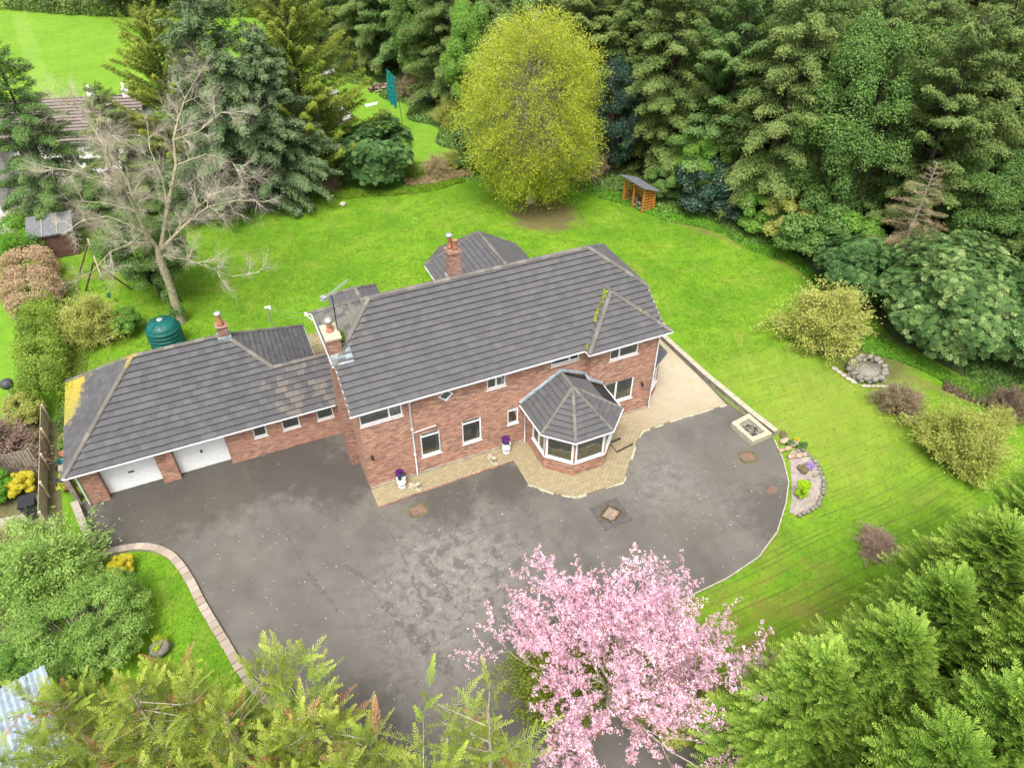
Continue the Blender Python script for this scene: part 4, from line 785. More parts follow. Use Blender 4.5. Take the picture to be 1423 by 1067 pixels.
def blob_np(seed, nleaf, size, ncl=26, cr=.34, ll=.22, lw=.12, up=.4, low=-.6, shape=None, outward=.6):
    """crown of leaf clumps; size (rx, ry, rz) about the origin"""
    g = R(seed); sz = np.array(size); C_ = nrmz(g.normal(size=(ncl, 3))); C_[:, 2] = np.clip(C_[:, 2], low, 1); C_ *= (g.uniform(.35, .85, ncl)**.6)[:, None]
    if shape is not None: k = shape((C_[:, 2]+1)/2); C_[:, :2] *= k[:, None]
    cr_ = cr*g.uniform(.65, 1.25, ncl); w = cr_**2; b = g.choice(ncl, nleaf, p=w/w.sum())
    u = nrmz(g.normal(size=(nleaf, 3))); u[:, 2] = np.where(u[:, 2] < -.35, -u[:, 2]*.6, u[:, 2]); rr = g.uniform(.55, 1., nleaf)**.5*(1+.12*np.sin(u[:, 0]*7+b)*np.cos(u[:, 1]*6+b*2))
    P = (C_[b]+u*(cr_[b]*rr)[:, None])*sz; N_ = nrmz(u*outward+np.array([0, 0, up])+g.normal(size=P.shape)*.4); D = np.cross(N_, g.normal(size=P.shape))+np.array([0, 0, -.25])
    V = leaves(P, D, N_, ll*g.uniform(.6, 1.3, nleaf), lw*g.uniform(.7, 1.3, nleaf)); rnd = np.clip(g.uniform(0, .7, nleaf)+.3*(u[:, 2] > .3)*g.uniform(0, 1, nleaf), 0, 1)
    return V, rnd, [(np.array([0, 0, -sz[2]]), C_[i]*sz, .05, .015) for i in range(ncl)]
def twiggy_np(seed, n_st, rad, h, nleaf, ll=.12, lw=.05, spread=1., tw=.5, base=.1, arch=.35, inner=.35):
    """shrub of many arching shoots from the base, small leaves along them"""
    g = R(seed); az = g.uniform(0, 6.283, n_st); tl = g.uniform(0, 1, n_st)**.6*1.25*spread; hh = h*g.uniform(.5, 1.2, n_st); rr = rad*g.uniform(.45, 1.3, n_st)*(1+.18*np.sin(az*3+seed))
    wt = g.uniform(.2, 1, n_st); b = g.choice(n_st, nleaf, p=wt/wt.sum()); s = g.uniform(inner, 1, nleaf)**.8; nb_ = np.floor(g.uniform(0, 7, nleaf)); br_o = g.normal(size=(n_st, 7, 3))*.2*rad*np.array([1, 1, .6]); s = np.where(g.uniform(0, 1, nleaf) < .7, .35+.09*nb_+.02*g.normal(size=nleaf), s)
    x = np.sin(np.minimum(tl, 1.45))[b]*rr[b]*(s**.9); z = base+np.cos(np.minimum(tl, 1.45)*.92)[b]*hh[b]*(s-arch*s**2*np.sin(tl[b]))/(1-arch*.4)
    wob = .06*rad*np.sin(s*9+b); P = np.stack([np.cos(az[b]+wob)*x, np.sin(az[b]+wob)*x, z], 1)+br_o[b, nb_.astype(int)]*g.uniform(0, 1.4, nleaf)[:, None]+g.normal(size=(nleaf, 3))*tw*.05*rad
    P[:, 2] = np.clip(P[:, 2], .04, None)
    D = np.stack([np.cos(az[b])*np.sin(tl[b]), np.sin(az[b])*np.sin(tl[b]), np.cos(tl[b])*.8-.4*s], 1)+g.normal(size=P.shape)*.5; N_ = g.normal(size=P.shape)+np.array([0, 0, 1.2])
    V = leaves(P, D, N_, ll*g.uniform(.6, 1.4, nleaf), lw*g.uniform(.7, 1.3, nleaf)); rnd = np.clip(s*.5+g.uniform(-.2, .5, nleaf), 0, 1)
    segs = []
    for i in range(n_st):
        pts = []
        for s_ in (0, .35, .7, .95):
            xx = math.sin(min(tl[i], 1.45))*rr[i]*s_**.9; zz = base*0+math.cos(min(tl[i], 1.45)*.92)*hh[i]*(s_-arch*s_**2*math.sin(tl[i]))/(1-arch*.4); pts.append(np.array([math.cos(az[i])*xx, math.sin(az[i])*xx, max(0, zz)]))
        for a, c, r_ in zip(pts, pts[1:], (.03, .02, .012)): segs.append((a, c, r_, r_*.6))
    return V, rnd, segs
def plume_np(seed, h, rad, nsh=520, ll=.75, blade=.085, J=11, K=4, prof=.6, rise=.55, zmin=.15, dead=0., wind=(0, 0), sw=.30, rag=0.):
    """dense cypress: shoots over a tapering crown, each a flat feathery spray of small scale-leaf blades"""
    g = R(seed); t = zmin+(1-zmin)*g.uniform(0, 1, nsh)**.9; az = g.uniform(0, 6.283, nsh)
    rr = rad*np.clip(1-t, .0, 1)**prof*(1+.16*np.sin(az*3+t*11+seed)+.1*np.sin(az*5-t*7))*g.uniform(.62, 1.05, nsh)
    O = np.stack([np.cos(az)*rr, np.sin(az)*rr, t*h], 1); out = np.stack([np.cos(az), np.sin(az), np.zeros(nsh)], 1)
    D = nrmz(out*(1-.3*t[:, None])+np.array([0, 0, 1.])*(rise+.5*t[:, None]**3)+g.normal(size=O.shape)*.14+np.array([wind[0], wind[1], 0])); L_ = ll*g.uniform(.6, 1.45, nsh)
    S = nrmz(np.cross(D, np.array([0, 0, 1.])+g.normal(size=O.shape)*.22)); O = O-D*(L_*.5)[:, None]
    if rag:
        st_ = g.integers(0, 7, nsh); so_ = g.normal(size=(7, 2))*.75; sh_ = g.uniform(.72, 1.02, 7); O[:, :2] = O[:, :2]*.62+so_[st_]*(.4+.6*t[:, None]); O[:, 2] *= sh_[st_]
    if rag: D = nrmz(D+g.normal(size=D.shape)*rag); S = nrmz(np.cross(D, np.array([0, 0, 1.])+g.normal(size=O.shape)*.3))
    j = np.arange(J); s = (j+.6)/J; Vs = []; Rn = []
    isdead = g.uniform(0, 1, nsh) < dead; mid = []
    sv = S[:, None, None, :]; dv = D[:, None, None, :]; nv = np.cross(S, D)[:, None, None, :]
    ss = s[None, :, None]; Ln = L_[:, None, None]; k = (np.arange(K)+.7)[None, None, :]/K
    for sg in (-1, 1):
        sub = sw*Ln*(1.05-ss)*g.uniform(.7, 1.2, (nsh, J, 1)); dd = nrmz(dv*.85+sv*sg*.7-nv*(-.1)+g.normal(size=(nsh, J, 1, 3))*.09)
        P = O[:, None, None, :]+dv*(Ln*ss)[..., None]+dd*(sub*k)[..., None]-np.array([0, 0, 1.])*((Ln*ss**2*.18)+sub*k*k*.12)[..., None]
        Dk = dd+g.normal(size=P.shape)*.14+np.array([0, 0, -.12]); Nk = nv+g.normal(size=P.shape)*.2; m_ = P.reshape(-1, 3).shape[0]
        Vs.append(leaves(P.reshape(-1, 3), np.broadcast_to(Dk, P.shape).reshape(-1, 3), np.broadcast_to(Nk, P.shape).reshape(-1, 3), blade*2.1*g.uniform(.7, 1.4, m_), blade*.62*g.uniform(.7, 1.4, m_)))
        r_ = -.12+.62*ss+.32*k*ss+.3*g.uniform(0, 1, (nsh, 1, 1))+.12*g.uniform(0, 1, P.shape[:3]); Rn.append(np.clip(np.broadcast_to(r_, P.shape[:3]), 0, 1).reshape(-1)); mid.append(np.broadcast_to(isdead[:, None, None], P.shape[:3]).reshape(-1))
    segs = [(O[i]-np.array([0, 0, .3*L_[i]])*.2, O[i]+D[i]*L_[i]*.85-np.array([0, 0, L_[i]*.12]), .014, .004) for i in range(nsh)]
    segs += [(np.array([0, 0, max(0, O[i][2]-rr[i]*.4)]), O[i], .018 if rag else .04, .008) for i in range(0, nsh, 5 if rag else 2)]
    return np.concatenate(Vs), np.concatenate(Rn), segs, np.concatenate(mid).astype(np.int32)

PR = {}
def proto(key, V, rnd, segs, h, r, bark, nseg=4, midx=None, mats=None, trunk=None, lean=.02):
    """meshes of one kind of tree: trunk (with its limbs) and crown"""
    g = R(len(PR)+5); tv = []
    p = np.array([0., 0, 0]); d = np.array([0, 0, 1.]); k = 8
    if trunk is None and h > 0:
        for i in range(k):
            q = p+d*h/k+g.normal(size=3)*[lean, lean, 0]; f0, f1 = 1-i/k*.88, 1-(i+1)/k*.88; tv.append((p, q, r*f0*(1.3 if i == 0 else 1), r*f1)); p = q
    V1, F1 = tubes_np(tv, 8) if tv else (np.zeros((0, 3)), np.zeros(0, int)); V2, F2 = tubes_np(segs, nseg)
    tm = mesh_np(key+'_trunk', np.concatenate([V1, V2]), np.concatenate([F1, F2+len(V1)]), bark, None, True)
    cm = leafmesh(key+'_crown', V, mats or [F['dark']], rnd, midx); PR[key] = (tm, cm)
def plant(key, name, label, cat, loc, s=1., rz=0., sz=None, mat=None, group=None, crown='crown', trunk='trunk', lean=(0, 0)):
    t_ = thing(name, label, cat, (loc[0], loc[1], loc[2] if len(loc) > 2 else 0), group, rz); tm, cm = PR[key]
    t_.scale = (s, s, s*(sz or 1)); t_.rotation_euler = (lean[0], lean[1], rz)
    ob(trunk, tm, t_); c = ob(crown, cm, t_)
    if mat:
        c.material_slots[0].link = 'OBJECT'; c.material_slots[0].material = F[mat]
    return t_
# prototypes -----------------------------------------------------------
V, r_, s_ = conifer_np(1, 14, 4.4, .08, 150, 85000, .20, .06, .34, .25, .45, .7, .30); proto('con_a', V, r_, s_, 14, .26, M['barkdark'])
V, r_, s_ = conifer_np(2, 14, 4.1, .15, 120, 80000, .20, .065, .18, .38, .38, .5, .36); proto('con_b', V, r_, s_, 14, .24, M['barkdark'])
V, r_, s_ = conifer_np(3, 15, 4.8, .06, 150, 90000, .20, .06, .5, .4, .5, 1.1, .30); proto('con_c', V, r_, s_, 15, .28, M['barkdark'])
V, r_, s_ = blob_np(4, 110000, (3.3, 3.3, 5.8), 130, .20, .125, .08, .4, -.85); V[:, 2] += 6.2; s_ = [(a+[0, 0, 6.2], b_+[0, 0, 6.2], c, d) for a, b_, c, d in s_]; proto('brd_a', V, r_, s_, 10, .24, M['barkdark'])
V, r_, s_ = blob_np(5, 90000, (3.5, 3.5, 3.3), 100, .21, .12, .075, .4, -.6); V[:, 2] += 4.4; s_ = [(a+[0, 0, 4.4], b_+[0, 0, 4.4], c, d) for a, b_, c, d in s_]; proto('brd_b', V, r_, s_, 5, .2, M['barkdark'])
V, r_, s_ = blob_np(6, 26000, (1.6, 1.6, 1.35), 50, .27, .12, .075, .5, -.5); V[:, 2] += 1.3; s_ = [(a+[0, 0, 1.3], b_+[0, 0, 1.3], c*.5, d) for a, b_, c, d in s_]; proto('bush', V, r_, s_, 1.2, .07, M['barkdark'])
V, r_, s_ = twiggy_np(7, 75, 1.3, 1.75, 40000, .08, .03, 1., 1.); proto('twig', V, r_, s_, 0, 0, M['bark'])
V, r_, s_ = twiggy_np(8, 300, 3.4, 14.6, 26000, .15, .06, .9, .4); 
# yellow-green specimen tree by the wood: egg crown of fine up-arching sprays
g = R(21); ns = 2400; uz = g.uniform(-.92, 1, ns); az = g.uniform(0, 6.283, ns); pr_ = np.sqrt(1-uz**2)*(1+.13*np.sin(az*3+uz*5)+.09*np.sin(az*7-uz*8)); pr_ *= np.where(uz > 0, 1., 1+.10*np.abs(uz)-.22*uz**2)
sh = g.uniform(.6, 1.03, ns)**.6; C0 = np.stack([np.cos(az)*pr_*4.7*sh, np.sin(az)*pr_*4.7*sh, 7.25+uz*6.55*sh], 1); n_ = 120000; b_ = g.integers(0, ns, n_); s = g.uniform(0, 1, n_)
od = np.stack([np.cos(az), np.sin(az), uz*.55+.10], 1); P = C0[b_]+od[b_]*(s*1.5-.7)[:, None]+np.array([0, 0, -.5])*(s**2)[:, None]+g.normal(size=(n_, 3))*(.12+.12*s)[:, None]
V = leaves(P, od[b_]+g.normal(size=P.shape)*.7, g.normal(size=P.shape)+np.array([0, 0, 1.]), .125*g.uniform(.6, 1.4, n_), .06*g.uniform(.7, 1.3, n_))
sg = []
for i in range(0, ns, 5): sg.append((np.array([0, 0, max(1.2, C0[i][2]-np.hypot(C0[i][0], C0[i][1])*.9)]), C0[i], .04, .01))
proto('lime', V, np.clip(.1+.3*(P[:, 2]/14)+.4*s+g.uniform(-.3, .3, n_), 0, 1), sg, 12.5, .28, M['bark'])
# large-leaved evergreen: whorls of long leaves
def rhodo_np(seed, nw, size, ncl, leaf=.2):
    V0, r0, s0 = blob_np(seed, nw, size, ncl, .36, .01, .01, .6, -.5); C_ = V0.reshape(-1, 4, 3).mean(1); g = R(seed+1); k = 8; n = nw*k; a = np.tile(np.arange(k)*6.283/k, nw)+np.repeat(g.uniform(0, 6.28, nw), k)
    ax = nrmz(C_/np.array(size)*.6+np.array([0, 0, .8])+g.normal(size=C_.shape)*.3); e1 = nrmz(np.cross(ax, [1., .3, 0])); e2 = np.cross(ax, e1); e1, e2, ax = (np.repeat(x, k, 0) for x in (e1, e2, ax))
    d = e1*np.cos(a)[:, None]+e2*np.sin(a)[:, None]+ax*.15; V = leaves(np.repeat(C_, k, 0)+d*leaf*.55, d, ax+g.normal(size=d.shape)*.2, leaf*g.uniform(.7, 1.2, n), leaf*.36)
    return V, np.clip(np.repeat(g.uniform(0, .9, nw), k)+g.uniform(-.1, .15, n), 0, 1), s0
V, r_, s_ = rhodo_np(31, 7500, (2.6, 2.2, 2.1), 46, .19); V[:, 2] += 2.0; s_ = [(a+[0, 0, 2.], b_+[0, 0, 2.], c, d) for a, b_, c, d in s_]; proto('rhodo', V, r_, s_, 1.5, .12, M['barkdark'])
V, r_, s_ = rhodo_np(33, 17000, (4.3, 3.7, 3.3), 80, .22); V[:, 2] += 3.2; s_ = [(a+[0, 0, 3.2], b_+[0, 0, 3.2], c, d) for a, b_, c, d in s_]; proto('rhodo_big', V, r_, s_, 2.5, .2, M['barkdark'])
# near cypresses
V, r_, s_, mi = plume_np(41, 9.5, 2.6, 900, 1.5, .046, 19, 5, .55, .85, .12, 0, (-.45, .25)); proto('ley_a', V, r_, s_, 9, .18, M['barkdark'], mats=[F['leyl'], F['cypdead']], midx=mi)
V, r_, s_, mi = plume_np(42, 9.5, 2.8, 900, 1.6, .046, 19, 5, .5, .8, .12, 0, (-.45, .3)); proto('ley_b', V, r_, s_, 9, .18, M['barkdark'], mats=[F['leyl'], F['cypdead']], midx=mi)
V, r_, s_, mi = plume_np(43, 9.5, 2.3, 640, 1.05, .042, 15, 4, .42, .8, .12, .09, sw=.26, rag=.42); proto('cyp_a', V, r_, s_, 8.6, .14, M['bark'], mats=[F['cyp'], F['cypdead']], midx=mi)
V, r_, s_, mi = plume_np(44, 9.5, 1.6, 110, 1.35, .042, 18, 4, .5, .9, .3, .08, sw=.2, rag=.45); proto('cyp_b', V, r_, s_, 8.6, .14, M['bark'], mats=[F['cyp'], F['cypdead']], midx=mi)
V, r_, s_ = conifer_np(45, 14.5, 5.3, .05, 230, 110000, .26, .05, -.12, .42, .5, .1, .15); proto('goldc', V, r_, s_, 14, .3, M['barkdark'])
V, r_, s_ = conifer_np(47, 14, 4.0, .2, 90, 15000, .16, .035, .1, .1, .6, .3, .30); proto('larch', V, r_, s_, 14, .24, M['bark'])
V, r_, s_ = conifer_np(46, 15, 5.2, .06, 210, 110000, .22, .075, .6, .5, .6, .9, .27); proto('spruce', V, r_, s_, 15, .32, M['bark'])

# the garden's own trees ------------------------------------------------
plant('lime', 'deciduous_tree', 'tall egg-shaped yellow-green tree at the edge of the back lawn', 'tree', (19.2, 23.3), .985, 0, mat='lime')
plant('spruce', 'spruce_tree', 'big blue-green spruce with drooping branches behind the bare tree', 'tree', (-.9, 31.5), 1.02, .4, mat='spruce')
plant('spruce', 'spruce_tree', 'second blue-green spruce right beside the biggest one, with mossy trunk at the lawn edge', 'tree', (2.3, 31.2), .82, 2.1, mat='spruce')
plant('goldc', 'cypress_tree', 'golden-green cypress with upswept sprays right of the blue spruces', 'tree', (5.0, 34.2), 1.02, .3, mat='gold')
plant('goldc', 'cypress_tree', 'dark yellow-green cypress with branches reaching out left of the blue spruces', 'tree', (-4.0, 36.5), .86, 2.0, mat='gold')
plant('con_a', 'conifer_tree', 'loose dark conifer in front of the neighbouring house at the left', 'tree', (-13.2, 34.2), .86, 0.5, mat='dark')
plant('con_a', 'conifer_tree', 'olive conifer beside the neighbouring yard behind the bare tree', 'tree', (-8.3, 33.5), .66, 1.5, mat='olive')
plant('rhodo', 'rhododendron', 'rounded glossy rhododendron on the bank between the lawns', 'shrub', (9.9, 31.4), 1.18, .3, mat='rhodo', crown='foliage', trunk='stems')
plant('brd_b', 'evergreen_tree', 'dense dark ivy-covered tree right behind the bare tree', 'tree', (-7.6, 20.9), .78, 1.2, mat='ivy')
plant('bush', 'shrub', 'small fresh green shrub left of the oil tank', 'shrub', (-9.6, 17.6), .62, 1, mat='fresh', crown='foliage', trunk='stems')
plant('twig', 'shrub', 'twiggy olive-brown shrub on the lawn below the swing frame', 'shrub', (-11.4, 17.9), 1.4, 1, 1., mat='yshrub', crown='twigs', trunk='stems')
plant('twig', 'shrub', 'big spreading pale yellow-green shrub left of the stone fire pit', 'shrub', (27.1, .5), 2.0, 0, .92, mat='yshrub', crown='twigs', trunk='stems')
plant('twig', 'shrub', 'round brown twiggy shrub just right of the stone fire pit', 'shrub', (26.5, -5.8), .95, 2, .85, mat='brown', crown='twigs', trunk='stems')
plant('twig', 'shrub', 'broad yellow-green shrub at the right edge of the side lawn', 'shrub', (26.6, -9.4), 1.75, 4, .7, mat='yshrub', crown='twigs', trunk='stems')
plant('rhodo_big', 'rhododendron', 'huge pale-tipped rhododendron behind the stone fire pit', 'shrub', (33.4, -2.2), .9, 1., mat='rhodopale', crown='foliage', trunk='stems')
plant('rhodo', 'rhododendron', 'pale-tipped rhododendron at the right edge of the photo, right of the huge one', 'shrub', (36.4, -5.2), 1.35, 2.4, mat='rhodopale', crown='foliage', trunk='stems')
plant('rhodo', 'rhododendron', 'blue-green rhododendron under the tan half-bare larch', 'shrub', (31.8, 3.4), 1.0, 3.3, mat='rhodo', crown='foliage', trunk='stems')
plant('larch', 'larch_tree', 'tan half-bare conifer standing behind the rhododendrons', 'tree', (35.2, 3.2), .66, 2.2, .9, mat='tan')
plant('plum' if False else 'twig', 'shrub', 'pinkish budding shrub beside the nearest cypresses', 'shrub', (18.8, -12.0), .7, 1, .55, mat='purple', crown='twigs', trunk='stems')
plant('con_c', 'conifer_tree', 'low spreading conifer with mossy branches at the right edge below the rhododendrons', 'tree', (34.8, -9.2), .42, .7, .75, mat='gold')
# front rank of the wood, left to right as they stand along the lawn
gr_ = 'trees standing in the wood behind the lawn'
front = [
 ('con_b', (15.6, 64.5), 1.0, 'dark', 'conifer_tree', 'leftmost dark conifer of the wood, at the tip of the far lawn'),
 ('con_a', (17.0, 59.5), 1.05, 'olive', 'conifer_tree', 'olive conifer second from the left along the far lawn'),
 ('con_b', (19.3, 56.), 1.1, 'dark', 'conifer_tree', 'dark conifer behind the log pile on the far lawn'),
 ('brd_a', (20.2, 50.5), 1.05, 'ivy', 'broadleaf_tree', 'ivy-green tree right of the log pile on the far lawn'),
 ('con_a', (21.2, 45.5), 1.05, 'olive', 'conifer_tree', 'olive conifer between the teal net and the yellow-green tree'),
 ('brd_a', (21.3, 39.8), .9, 'fresh', 'broadleaf_tree', 'fresh green tree immediately left of the yellow-green tree'),
 ('con_c', (24.6, 35.5), 1.1, 'dark', 'conifer_tree', 'dark conifer right behind the yellow-green tree'),
 ('con_b', (27.3, 30.2), 1.05, 'olive', 'conifer_tree', 'olive conifer behind and right of the yellow-green tree'),
 ('brd_a', (27.2, 25.4), .75, 'holly', 'broadleaf_tree', 'blue-green holly tree close to the right of the yellow-green tree'),
 ('con_a', (31., 23.8), 1.12, 'olive', 'conifer_tree', 'tall olive conifer directly behind the log store'),
 ('con_b', (33.2, 19.2), 1.12, 'dark', 'conifer_tree', 'dark conifer behind the bright green shrub tree'),
 ('con_c', (34.0, 14.4), 1.12, 'olive', 'conifer_tree', 'tall tan-tipped conifer at the middle of the wood, leaning to the lawn'),
 ('brd_a', (35.9, 10.), 1.22, 'ivy', 'broadleaf_tree', 'tall ivy-clad tree with a bright green top right of the tan-tipped conifer'),
 ('brd_b', (34.6, 13.0), .85, 'ivy', 'broadleaf_tree', 'low ivy-green tree in front of the tall ivy-clad tree'),
 ('con_b', (38.8, 6.2), 1.05, 'olive', 'conifer_tree', 'olive conifer behind the tan half-bare larch'),
 ('brd_b', (41.5, 3.0), 1.05, 'ivy', 'broadleaf_tree', 'spreading dark green tree behind the huge rhododendron'),
 ('con_c', (44.5, -1.2), 1.2, 'olive', 'conifer_tree', 'broad olive conifer at the right edge above the rhododendrons'),
 ('con_a', (43., 7.5), 1.15, 'olive', 'conifer_tree', 'layered olive conifer near the right edge, behind the spreading dark tree'),
]
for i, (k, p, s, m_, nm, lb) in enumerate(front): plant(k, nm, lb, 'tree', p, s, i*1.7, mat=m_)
low = [
 ('brd_b', (31.3, 18.9), .74, 'fresh', 'small_tree', 'small round bright green tree right of the log store', 'tree'),
 ('bush', (30.4, 16.9), 1.45, 'holly', 'holly_bush', 'dark blue-green holly below the small bright green tree', 'shrub'),
 ('bush', (29.0, 19.6), 1.0, 'ivy', 'shrub', 'dark green shrub just right of the log store', 'shrub'),
 ('bush', (31.7, 14.2), .8, 'holly', 'holly_bush', 'low dark holly right of the larger holly', 'shrub'),
 ('bush', (32.3, 12.6), 1.25, 'fresh', 'shrub', 'light green shrub at the wood edge left of the box-like bush', 'shrub'),
 ('bush', (33.0, 10.4), 1.3, 'yshrub', 'shrub', 'olive rounded bush in the middle of the wood edge', 'shrub'),
 ('bush', (33.0, 8.2), 1.55, 'ivy', 'shrub', 'large mid-green bush at the wood edge, right of the olive bush', 'shrub'),
 ('bush', (32.7, 5.9), 1.0, 'holly', 'holly_bush', 'small dark holly in front of the mid-green bush', 'shrub'),
 ('bush', (34.5, 6.3), 1.45, 'fresh', 'shrub', 'bright lime green shrub left of the larch trunk', 'shrub'),
 ('twig', (25.2, 25.6), 1.6, 'brown', 'shrub', 'tangled brown shrub behind the log store', 'shrub'),
 ('bush', (24.4, 26.5), 1.1, 'holly', 'holly_bush', 'dark holly between the yellow-green tree and the log store', 'shrub'),
 ('bush', (17.6, 30.4), 1.0, 'rhodo', 'shrub', 'grey-green shrub at the left foot of the yellow-green tree', 'shrub'),
 ('bush', (18.9, 33.9), 1.1, 'holly', 'holly_bush', 'dark holly at the right corner of the far lawn', 'shrub'),
 ('bush', (19.6, 37.), 1.0, 'ivy', 'shrub', 'green shrub on the bank above the right corner of the far lawn', 'shrub'),
 ('twig', (19., 41.), 1.2, 'yshrub', 'shrub', 'straggly yellowish shrub along the bank of the far lawn', 'shrub'),
 ('bush', (19.6, 46.), .9, 'holly', 'holly_bush', 'dark bush on the bank behind the teal net', 'shrub'),
 ('twig', (18.3, 49.5), 1.2, 'brown', 'shrub', 'brown twiggy shrub on the bank behind the log pile', 'shrub'),
 ('twig', (14.2, 30.9), .9, 'dry', 'shrub', 'dry brown bramble patch between the rhododendron and the yellow-green tree', 'shrub'),
 ('twig', (15.9, 31.6), .85, 'yshrub', 'shrub', 'olive bramble patch on the bank beside the yellow-green tree', 'shrub'),
 ('twig', (12.4, 31.1), .7, 'hedge', 'shrub', 'green bramble against the right side of the rhododendron', 'shrub'),
 ('twig', (5.3, 31.6), .95, 'brown', 'shrub', 'tangled brown shrub left of the rhododendron under the golden cypress', 'shrub'),
 ('bush', (6.6, 32.4), .75, 'ivy', 'shrub', 'dark ivy mound between the brown shrub and the rhododendron', 'shrub'),
 ('bush', (3.6, 31.1), .6, 'ivy', 'shrub', 'ivy mound at the foot of the second spruce', 'shrub'),
 ('twig', (31.4, -8.3), .8, 'litter', 'shrub', 'tangle of dead brambles right of the round brown shrub', 'shrub'),
 ('twig', (30.2, -8.8), .6, 'yshrub', 'shrub', 'low mossy twiggy shrub among the dead brambles', 'shrub'),
]
for i, (k, p, s, m_, nm, lb, ct) in enumerate(low):
    plant(k, nm, lb, ct, p, s, i*2.1, mat=m_, crown='foliage', trunk='stems')
# deeper ranks of the wood
edge = [(13.2, 66), (14.4, 61.7), (17.1, 53.9), (17.8, 42.3), (18.5, 34), (24.6, 27.), (28.6, 18), (31.5, 12.), (33, 6), (36, 1), (42, -6), (46, -14)]
def edist(x, y):
    m_ = 1e9
    for (ax, ay), (bx, by) in zip(edge, edge[1:]):
        dx, dy = bx-ax, by-ay; t_ = max(0, min(1, ((x-ax)*dx+(y-ay)*dy)/(dx*dx+dy*dy))); m_ = min(m_, math.hypot(x-ax-dx*t_, y-ay-dy*t_))
    return m_
def inside(x, y):
    # beyond the edge as seen from the garden
    n = len(edge); poly = edge+[(130, -14), (130, 110), (13, 110)]; c = False; j = len(poly)-1
    for i in range(len(poly)):
        if (poly[i][1] > y) != (poly[j][1] > y) and x < (poly[j][0]-poly[i][0])*(y-poly[i][1])/(poly[j][1]-poly[i][1])+poly[i][0]: c = not c
        j = i
    return c
placed = [f[1] for f in front]; rr = random.Random(77); kinds = [('con_a', 'olive', 'olive'), ('con_b', 'dark', 'dark green'), ('con_c', 'olive', 'drooping olive'), ('brd_a', 'ivy', 'ivy-green'), ('con_b', 'olive', 'loose olive'), ('brd_b', 'fresh', 'fresh green'), ('con_c', 'dark', 'drooping dark')]
cnt = 0
for tr in range(9000):
    x, y = rr.uniform(14, 100), rr.uniform(-14, 95)
    if not inside(x, y): continue
    d = edist(x, y)
    if d < 3.5 or d > 30: continue
    if min(math.hypot(x-a, y-b_) for a, b_ in placed) < (3.5 if d < 14 else 4.6): continue
    if math.hypot(x-78, y-33) < 11: continue
    placed.append((x, y)); k, m_, w_ = kinds[rr.choice((0, 0, 1, 2, 2, 3, 3, 4, 5, 6, 6))]
    plant(k, 'conifer_tree' if k[0] == 'c' else 'broadleaf_tree', w_+(' conifer' if k[0] == 'c' else ' broadleaf tree')+' standing deeper in the wood behind the front rank', 'tree', (x, y), rr.uniform(.9, 1.2), rr.uniform(0, 6.28), mat=m_, group=w_+' trees deep in the wood'); cnt += 1
    if cnt > 150: break
plant('brd_b', 'broadleaf_tree', 'pale yellow-green tree near the top of the wood at the right', 'tree', (62, 28), 2.3, 1, 1.2, mat='yshrub')
# near cypresses at the lower right and lower left ------------------------
ley = [(7.8, -17.7, .88, 'a'), (9.9, -18.1, .93, 'b'), (12.4, -17.5, .90, 'a'), (15.2, -16.9, .92, 'b'), (18.1, -16.5, .90, 'a'), (21.2, -16.0, .9, 'b'), (8.8, -20.6, .93, 'b'), (10.9, -20.5, .95, 'a'), (13.6, -19.7, .96, 'b'), (16.6, -19.0, .95, 'a'), (6.9, -21.0, .84, 'a')]
nm_ = ['leftmost bright green cypress of the front row, touching the cherry blossom', 'second cypress from the left in the row beside the lawn', 'third cypress from the left in the row beside the lawn', 'fourth cypress from the left in the row beside the lawn', 'fifth cypress from the left, reaching toward the pinkish shrub', 'cypress at the right edge of the row beside the lawn', 'cypress in the nearest row, second from the left', 'cypress in the nearest row, third from the left', 'cypress in the nearest row, fourth from the left', 'cypress in the bottom right corner of the photo', 'cypress at the bottom of the photo right under the cherry tree']
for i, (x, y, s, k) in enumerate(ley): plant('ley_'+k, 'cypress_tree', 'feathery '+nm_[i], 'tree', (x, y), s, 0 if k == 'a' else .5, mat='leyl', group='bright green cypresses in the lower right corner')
cy = [(-10.6, -9.7, .80, 'a'), (-8.3, -11.0, .90, 'a'), (-6.3, -12.4, .88, 'a'), (-4.3, -13.4, .92, 'a'), (-2.3, -15.8, .88, 'b'), (-.4, -15.2, .92, 'b'), (-8.8, -13.6, .9, 'a'), (-5.4, -15.0, .9, 'a'), (-12.2, -11.8, .75, 'a')]
nm2 = ['behind the ribbed metal roof', 'just right of the ribbed metal roof', 'below the mossy boulder', 'where the curved block edging disappears', 'reaching up over the tarmac, with brown dead sprays', 'low at the bottom edge between the drive and cherry tree', 'at the bottom edge left of centre, below the metal roof', 'at the bottom edge under the end of the curved edging', 'in the bottom left corner']
for i, (x, y, s, k) in enumerate(cy): plant('cyp_'+k, 'cypress_tree', 'ragged cypress with brown tips '+nm2[i], 'tree', (x, y), s, i*1.1, mat='cyp', group='ragged cypresses in the lower left corner')
